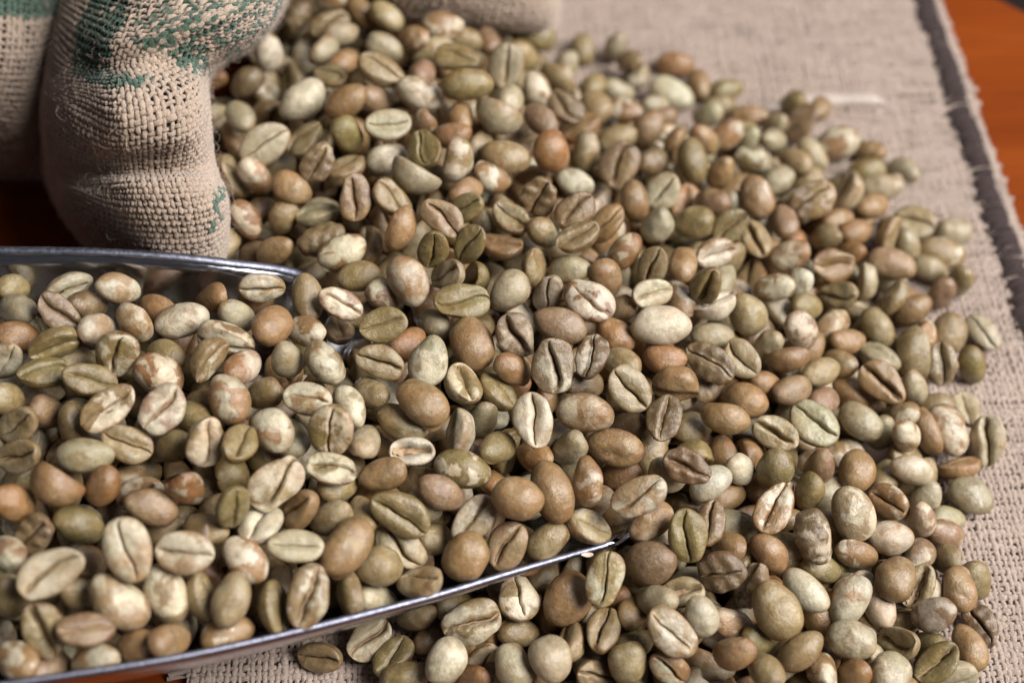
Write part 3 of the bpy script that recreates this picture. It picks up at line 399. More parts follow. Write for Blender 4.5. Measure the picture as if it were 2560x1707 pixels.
2676 13719 2535 356 344 28 -68 401 321 446|t.|1|tan coffee bean on edge right of the scoop tip, leftmost of 2
3334 14371 2339 438 175 21 -163 458 299 395|b.|1|dark brown coffee bean crease up right of the scoop tip, rightmost of 3
2466 13224 2365 384 43 -74 308 387 290 348|b.|1|dark brown coffee bean crease up right of the scoop tip, leftmost of 3
1651 12644 2366 -178 464 -51 26 468 300 364|t.|0|tan coffee bean back up right of the scoop tip, second from left
-244 12380 2766 -68 434 175 -164 387 257 312|o.|0|olive green coffee bean lying back up above the buried scoop tip
5133 17403 1579 -176 452 26 117 395 283 345|tc|0|cream-patched tan coffee bean back up right of the heap's middle, rightmost of 2
5959 17342 1394 446 207 61 -67 387 314 436|t.|1|tan coffee bean lying crease up at the blurred right edge
4701 16430 1837 -144 463 -5 122 387 248 304|tc|0|cream-patched tan coffee bean back up right of the heap's middle, leftmost of 2
5925 16548 1456 447 133 -177 -31 387 280 384|k.|1|khaki coffee bean crease up at the blurred right edge, leftmost of 2
6982 16809 1135 420 -133 -220 87 387 288 357|k.|1|khaki coffee bean on edge at the blurred right edge, leftmost of 2
7427 16701 860 -246 404 142 77 411 263 362|t.|0|tan coffee bean back up at the blurred right edge, rightmost of 3
7163 17730 981 -163 466 -76 15 468 300 376|p.|0|pinkish brown coffee bean lying back up at the blurred right edge
8415 18533 396 -168 469 -42 -9 496 318 418|kc|0|cream-patched khaki coffee bean lying back up at the blurred right edge
4119 15701 1965 -159 405 -221 -107 413 335 443|k.|0|khaki coffee bean lying back up right of the heap's middle
5053 15478 1825 -204 386 -188 -156 387 282 349|cp|0|pink-patched cream coffee bean lying back up at the blurred right edge
5734 15977 1293 -97 454 178 55 387 248 324|tc|0|cream-patched tan coffee bean back up at the blurred right edge, leftmost of 2
5962 15638 1302 -160 462 34 -100 387 248 300|t.|0|tan coffee bean back up at the blurred right edge, leftmost of 3
6652 16138 1062 -178 406 -229 -37 419 268 351|k.|0|khaki coffee bean back up at the blurred right edge, leftmost of 2
7285 15667 907 284 -220 335 -93 492 359 478|k.|1|khaki coffee bean on edge at the blurred right edge, rightmost of 2
8121 16392 479 -61 389 252 178 464 333 464|k.|0|khaki coffee bean back up at the blurred right edge, rightmost of 2
7692 15365 995 358 67 -181 291 417 267 366|kc|1|cream-patched khaki coffee bean lying crease up on the heap's right edge
4486 15226 1713 -184 367 156 239 387 248 324|g.|0|pale grey-green coffee bean back up right of the heap's middle, rightmost of 3
3870 14545 2203 413 154 27 -234 387 275 333|k.|1|khaki coffee bean crease up right of the scoop tip, second from left
4741 14846 1876 388 -303 -63 -65 397 282 376|t.|1|tan coffee bean on edge right of the scoop tip, rightmost of 2
5323 14737 1577 -147 463 100 -63 387 248 341|k.|0|khaki coffee bean lying back up on the heap's right edge
6447 14648 1394 433 167 3 -186 463 326 411|t.|1|tan coffee bean lying crease up on the heap's right edge
3937 13939 1863 -164 455 -108 66 415 298 400|t.|0|tan coffee bean back up right of the scoop tip, rightmost of 4
5049 13510 1815 469 78 35 -150 454 350 448|g.|1|pale grey-green coffee bean crease up on the heap's right edge, leftmost of 2
6027 14050 1060 -151 450 -157 0 429 274 384|g.|0|pale grey-green coffee bean lying back up on the heap's right edge
4365 13307 1809 472 123 17 -108 412 264 367|k.|1|khaki coffee bean crease up right of the scoop tip, rightmost of 3
6759 13773 1062 -225 367 -127 -219 387 248 313|tc|0|cream-patched tan coffee bean back up on the heap's right edge, leftmost of 2
7658 14144 648 -152 380 -284 -43 488 312 414|tc|0|cream-patched tan coffee bean back up on the heap's right edge, rightmost of 2
8317 13955 606 374 52 -179 274 467 300 406|g.|1|pale grey-green coffee bean crease up on the heap's right edge, rightmost of 2
3516 13453 2032 -208 448 -70 23 421 269 376|t.|0|tan coffee bean back up right of the scoop tip, third from left
-6558 11005 3867 322 -358 122 60 403 299 405|t.|0|tan coffee bean lying on edge in the scoop's left end
-5964 11120 3674 -232 373 180 158 387 249 335|r.|0|rust-brown coffee bean back up in the scoop's left end, rightmost of 2
-7220 10799 3701 -152 420 -39 -222 387 256 331|r.|0|rust-brown coffee bean back up in the scoop's left end, leftmost of 2
-6865 10350 3530 408 173 -145 181 387 267 337|b.|1|dark brown coffee bean lying crease up in the scoop's left end
-5305 10950 3320 -147 464 -42 -107 410 263 347|p.|0|pinkish brown coffee bean lying back up in the scoop's left half
-4770 11189 3512 -199 313 -168 -290 387 248 300|rc|0|cream-patched rusty coffee bean back up in the scoop's left half, rightmost of 2
-4011 10746 3652 231 310 -111 297 387 248 312|o.|1|olive green coffee bean crease up in the scoop's left half, leftmost of 2
-6296 10633 3342 -147 438 -47 -186 387 249 345|o.|0|olive green coffee bean lying back up in the scoop's left end
-5353 9907 3945 361 110 123 -305 469 326 391|ct|1|tan-patched cream coffee bean crease up in the scoop's left half, leftmost of 2
-4601 9997 3697 475 153 17 -32 416 301 368|ct|1|tan-patched cream coffee bean crease up in the scoop's left half, rightmost of 2
-6346 9533 3931 460 130 49 137 483 309 389|g.|1|pale grey-green coffee bean lying crease up in the scoop's left end
-5521 9408 3289 -56 467 -137 -101 499 320 441|ct|0|tan-patched cream coffee bean lying back up along the scoop's near rim
-6453 8949 3435 391 103 167 -242 408 295 398|k.|1|khaki coffee bean crease up along the scoop's near rim, leftmost of 2
-5845 8875 3556 495 12 60 28 394 252 329|p.|1|pinkish brown coffee bean lying crease up along the scoop's near rim
-4932 9665 3077 -171 373 -279 -65 448 287 387|kc|0|cream-patched khaki coffee bean lying back up along the scoop's near rim
-3976 9517 3189 -56 389 302 64 408 261 345|k.|0|khaki coffee bean back up along the scoop's near rim, second from left
-4394 9661 2940 387 -108 252 -158 401 257 347|k.|1|khaki coffee bean crease up along the scoop's near rim, rightmost of 2
-4817 8925 3071 -84 421 114 -229 387 248 341|t.|0|tan coffee bean back up along the scoop's near rim, second from left
-5783 8675 3007 -149 465 40 99 387 248 310|tc|0|cream-patched tan coffee bean back up along the scoop's near rim, second from left
-5284 8948 2852 -154 450 44 148 387 248 343|t.|0|tan coffee bean back up along the scoop's near rim, leftmost of 3
-6778 8557 3250 -25 477 -133 69 387 248 315|tc|0|cream-patched tan coffee bean back up along the scoop's near rim, leftmost of 3
-7068 9500 3339 -150 320 -225 -272 387 250 338|k.|0|khaki coffee bean back up along the scoop's near rim, leftmost of 3
-3847 10146 3186 -112 447 -176 -83 401 275 363|tc|0|cream-patched tan coffee bean back up along the scoop's near rim, rightmost of 3
-3477 11277 3474 457 160 -1 124 446 315 386|kc|1|cream-patched khaki coffee bean lying crease up in the scoop's right half
-3184 11031 3150 452 39 -208 38 387 276 365|t.|1|tan coffee bean lying crease up in the scoop's right half
-3681 10740 3227 429 -78 13 245 387 301 366|c.|1|plain cream coffee bean lying on edge in the scoop's left half
-3140 10334 3290 496 43 42 -5 406 260 328|g.|1|pale grey-green coffee bean crease up along the scoop's near rim, leftmost of 2
-2704 11572 3418 491 31 66 -63 387 248 321|oc|1|cream-patched olive coffee bean crease up in the scoop's right half, leftmost of 2
-1963 11775 2946 -119 480 47 58 387 248 343|t.|0|tan coffee bean back up in the scoop's right half, leftmost of 2
-2677 11607 2861 -144 428 117 -180 387 248 321|k.|0|khaki coffee bean back up in the scoop's right half, second from left
-2706 11062 2870 -198 426 92 146 387 248 323|k.|0|khaki coffee bean back up in the scoop's right half, leftmost of 3
-1677 11044 3015 427 217 47 -135 476 305 422|o.|1|olive green coffee bean lying crease up in the scoop's right half
-1079 11458 2929 -156 452 -78 -123 387 248 333|p.|0|pinkish brown coffee bean lying back up above the buried scoop tip
-587 11230 2506 435 125 -47 206 419 273 328|ck|1|khaki-patched cream coffee bean lying crease up above the buried scoop tip
-2414 10433 3035 -123 426 230 -30 480 307 415|t.|0|tan coffee bean back up along the scoop's near rim, rightmost of 3
-1992 10398 2541 -97 480 31 -97 388 314 438|k.|0|khaki coffee bean back up along the scoop's near rim, rightmost of 3
-1672 10775 2479 458 129 68 -138 445 291 398|g.|1|pale grey-green coffee bean crease up along the scoop's near rim, rightmost of 2
-1367 10237 2454 478 -79 -107 -59 387 299 367|k.|1|khaki coffee bean lying on edge above the buried scoop tip
-685 10620 2470 -140 410 240 71 402 326 425|t.|0|tan coffee bean back up above the buried scoop tip, leftmost of 3
-2922 9623 3071 363 119 -32 321 482 308 432|kc|1|cream-patched khaki coffee bean lying crease up along the scoop's near rim
-2337 9981 2492 256 -290 277 -153 387 284 348|k.|1|khaki coffee bean lying on edge along the scoop's near rim
-3372 9568 2844 362 -133 214 -236 403 282 389|o.|1|olive green coffee bean lying on edge along the scoop's near rim
-766 11931 2838 -164 468 -61 -25 451 289 389|oc|0|cream-patched olive coffee bean lying back up above the buried scoop tip
-2260 10217 562 417 113 -22 251 402 295 364|g.|1|pale grey-green coffee bean lying crease up below the scoop's near rim
-3054 9935 460 456 186 -75 -44 387 251 337|k.|1|khaki coffee bean lying crease up below the scoop's near rim
-1880 9892 585 449 -72 -34 204 387 274 367|o.|1|olive green coffee bean lying on edge below the scoop's near rim
-1523 10621 589 -123 463 -31 142 387 253 343|k.|0|khaki coffee bean back up below the scoop's near rim, leftmost of 2
-626 10208 1116 460 147 -43 123 462 356 464|kc|1|cream-patched khaki coffee bean crease up below the scoop tip, leftmost of 3
-1028 9586 1086 -45 427 257 6 389 315 403|gc|0|cream-patched grey-green coffee bean lying back up below the scoop's near rim
-1674 9505 674 -182 463 42 17 391 250 321|o.|0|olive green coffee bean lying back up below the scoop's near rim
-575 9518 526 -163 414 45 224 387 248 312|r.|0|rust-brown coffee bean lying back up below the scoop tip
-955 10798 512 -48 453 165 -123 387 248 325|k.|0|khaki coffee bean back up below the scoop's near rim, rightmost of 2
83 11415 2845 -132 480 -38 -26 391 311 433|t.|0|tan coffee bean back up above the buried scoop tip, second from left
614 11775 2458 -96 398 -281 -61 498 319 425|t.|0|tan coffee bean back up above the buried scoop tip, rightmost of 3
1194 11921 2520 213 -301 337 -15 402 257 354|tc|0|cream-patched tan coffee bean lying back up above the buried scoop tip
1956 11613 2577 480 76 -82 83 465 298 369|ct|1|tan-patched cream coffee bean lying crease up right of the scoop tip
-84 10952 2177 412 92 -90 253 399 296 403|kp|1|pink-patched khaki coffee bean lying crease up above the buried scoop tip
548 11181 1959 -86 464 146 75 387 248 330|k.|0|khaki coffee bean lying back up above the buried scoop tip
1224 11437 1980 482 -16 133 -9 387 295 380|ck|1|khaki-patched cream coffee bean lying on edge above the buried scoop tip
1672 11988 1317 -92 472 -8 138 387 267 345|t.|0|tan coffee bean back up below the scoop tip, rightmost of 2
2195 11550 1897 -92 461 163 49 396 253 308|tc|0|cream-patched tan coffee bean back up in the bottom foreground, leftmost of 2
2712 11154 2172 346 112 -144 311 423 308 426|o.|1|olive green coffee bean lying crease up in the bottom foreground
3130 11600 1811 413 -13 -77 271 387 248 310|b.|1|dark brown coffee bean crease up in the bottom foreground, leftmost of 2
2735 12118 2604 467 152 -4 -91 406 269 340|b.|1|dark brown coffee bean crease up right of the scoop tip, second from left
3183 12289 1878 -98 467 150 14 387 248 332|c.|0|plain cream coffee bean lying back up right of the scoop tip
1417 10548 1909 386 130 -97 273 452 289 374|kc|1|cream-patched khaki coffee bean crease up below the scoop tip, rightmost of 3
2187 10967 1677 -157 439 50 173 445 360 468|p.|0|pinkish brown coffee bean lying back up in the bottom foreground
888 10575 1169 -94 422 238 78 473 366 445|t.|0|tan coffee bean back up below the scoop tip, leftmost of 2
110 10615 1197 407 19 50 -285 411 333 407|kc|1|cream-patched khaki coffee bean crease up below the scoop tip, second from left
3224 10715 1802 452 171 -120 47 387 309 425|b.|1|dark brown coffee bean crease up in the bottom foreground, rightmost of 2
2609 10523 1477 495 12 -70 14 405 259 337|h.|1|hollow khaki coffee bean lying crease up in the bottom foreground
1400 9982 1298 383 -34 -14 320 387 255 343|k.|1|khaki coffee bean lying crease up below the scoop tip
2395 9711 1779 450 84 76 -187 445 285 387|ck|1|khaki-patched cream coffee bean lying crease up in the bottom foreground
2903 10070 1593 -174 395 -203 -151 387 274 352|c.|0|plain cream coffee bean back up in the bottom foreground, leftmost of 2
1893 9901 989 -67 463 115 -134 387 248 334|o.|0|olive green coffee bean lying back up below the scoop tip
1759 9502 1194 -182 324 295 157 387 282 359|k.|0|khaki coffee bean lying back up below the scoop tip
2388 9380 1217 413 229 115 -119 387 248 317|gr|1|rust-patched grey coffee bean lying crease up in the bottom foreground
25 9528 980 -99 420 -253 8 387 284 366|g.|0|pale grey-green coffee bean back up below the scoop tip, leftmost of 2
571 9525 1264 -64 415 -271 -20 387 314 418|g.|0|pale grey-green coffee bean back up below the scoop tip, rightmost of 2
1307 9423 908 454 154 143 16 387 248 320|b.|1|dark brown coffee bean lying crease up below the scoop tip
3469 11335 1460 -51 418 -157 220 387 248 332|t.|0|tan coffee bean back up in the bottom foreground, leftmost of 3
4263 12590 1824 -156 356 236 208 387 300 365|o.|0|olive green coffee bean lying back up right of the scoop tip
4172 11852 1833 432 61 -49 240 449 287 350|tc|1|cream-patched tan coffee bean lying crease up in the bottom foreground
5101 12873 1483 -162 338 137 300 387 251 326|p.|0|pinkish brown coffee bean lying back up on the heap's right edge
5796 12950 1178 -21 397 303 7 387 300 419|t.|0|tan coffee bean lying back up on the heap's right edge
6756 13104 1006 -191 454 -72 -50 387 248 329|gc|0|cream-patched grey-green coffee bean back up on the heap's right edge, leftmost of 2
7844 12932 455 -124 464 -130 51 406 304 421|gc|0|cream-patched grey-green coffee bean back up on the heap's right edge, rightmost of 2
5539 12051 1357 -139 372 -300 -50 458 348 456|ck|0|khaki-patched cream coffee bean lying back up in the bottom right corner
6264 12474 996 438 131 -120 -162 387 264 366|tc|1|cream-patched tan coffee bean lying crease up in the bottom right corner
7254 12141 542 -183 452 -37 -103 387 248 324|pc|0|cream-patched pinkish coffee bean back up in the bottom right corner, rightmost of 2
4082 11242 1497 -124 438 -184 -95 387 248 309|t.|0|tan coffee bean back up in the bottom foreground, rightmost of 3
4786 11430 1644 -178 341 -318 -28 454 290 363|bc|0|cream-patched brown coffee bean lying back up in the bottom foreground
6160 11735 1088 -154 475 -22 0 387 289 373|ct|0|tan-patched cream coffee bean lying back up in the bottom right corner
5567 11475 1039 273 -402 80 87 387 248 303|tc|0|cream-patched tan coffee bean lying back up in the bottom right corner
6069 10881 1267 -36 418 272 20 387 314 424|t.|0|tan coffee bean back up in the bottom right corner, second from left
6505 10912 968 430 42 -121 221 383 245 296|h.|1|hollow khaki coffee bean lying crease up in the bottom right corner
7218 11015 714 -136 352 -328 6 387 255 353|t.|0|tan coffee bean back up in the bottom right corner, third from left
4568 10561 1498 -156 433 -195 5 423 271 371|c.|0|plain cream coffee bean back up in the bottom foreground, rightmost of 2
4040 10136 1652 -149 408 -244 -39 450 346 471|k.|0|khaki coffee bean back up in the bottom foreground, second from left
5281 10518 1256 -91 418 227 123 449 289 371|rc|0|cream-patched rusty coffee bean lying back up in the bottom right corner
5835 10563 917 -54 383 -312 55 387 248 320|c.|0|plain cream coffee bean lying back up in the bottom right corner
6656 10403 997 -120 447 25 187 387 270 362|pc|0|cream-patched pinkish coffee bean back up in the bottom right corner, leftmost of 2
7543 10503 459 373 152 -35 -294 387 248 309|b.|1|dark brown coffee bean lying crease up in the bottom right corner
7242 10051 578 -102 387 -300 17 387 248 307|t.|0|tan coffee bean back up in the bottom right corner, rightmost of 4
5992 9885 1058 419 121 -243 -24 387 277 353|k.|1|khaki coffee bean lying crease up in the bottom right corner
5236 9875 1212 -136 472 -77 56 387 306 373|gc|0|cream-patched grey-green coffee bean back up in the bottom right corner, leftmost of 2
4404 9669 1278 -83 469 138 62 405 259 334|k.|0|khaki coffee bean back up in the bottom foreground, rightmost of 3
6533 9572 1012 463 25 -132 133 400 265 330|o.|1|olive green coffee bean lying crease up in the bottom right corner
5779 9371 1012 -12 439 238 9 387 295 355|gc|0|cream-patched grey-green coffee bean back up in the bottom right corner, rightmost of 2
3349 9511 1526 -162 423 39 207 387 248 330|t.|0|tan coffee bean back up in the bottom foreground, second from left
3805 9216 1480 6 403 -252 154 387 248 322|k.|0|khaki coffee bean back up in the bottom foreground, leftmost of 3
5238 9375 1026 -122 405 29 266 387 248 339|t.|0|tan coffee bean back up in the bottom right corner, leftmost of 4
3715 10673 1413 421 -63 -213 152 408 261 362|bc|1|cream-patched brown coffee bean lying crease up in the bottom foreground
3405 10173 1172 -214 432 -73 -111 387 248 311|tc|0|cream-patched tan coffee bean back up in the bottom foreground, rightmost of 2
'''
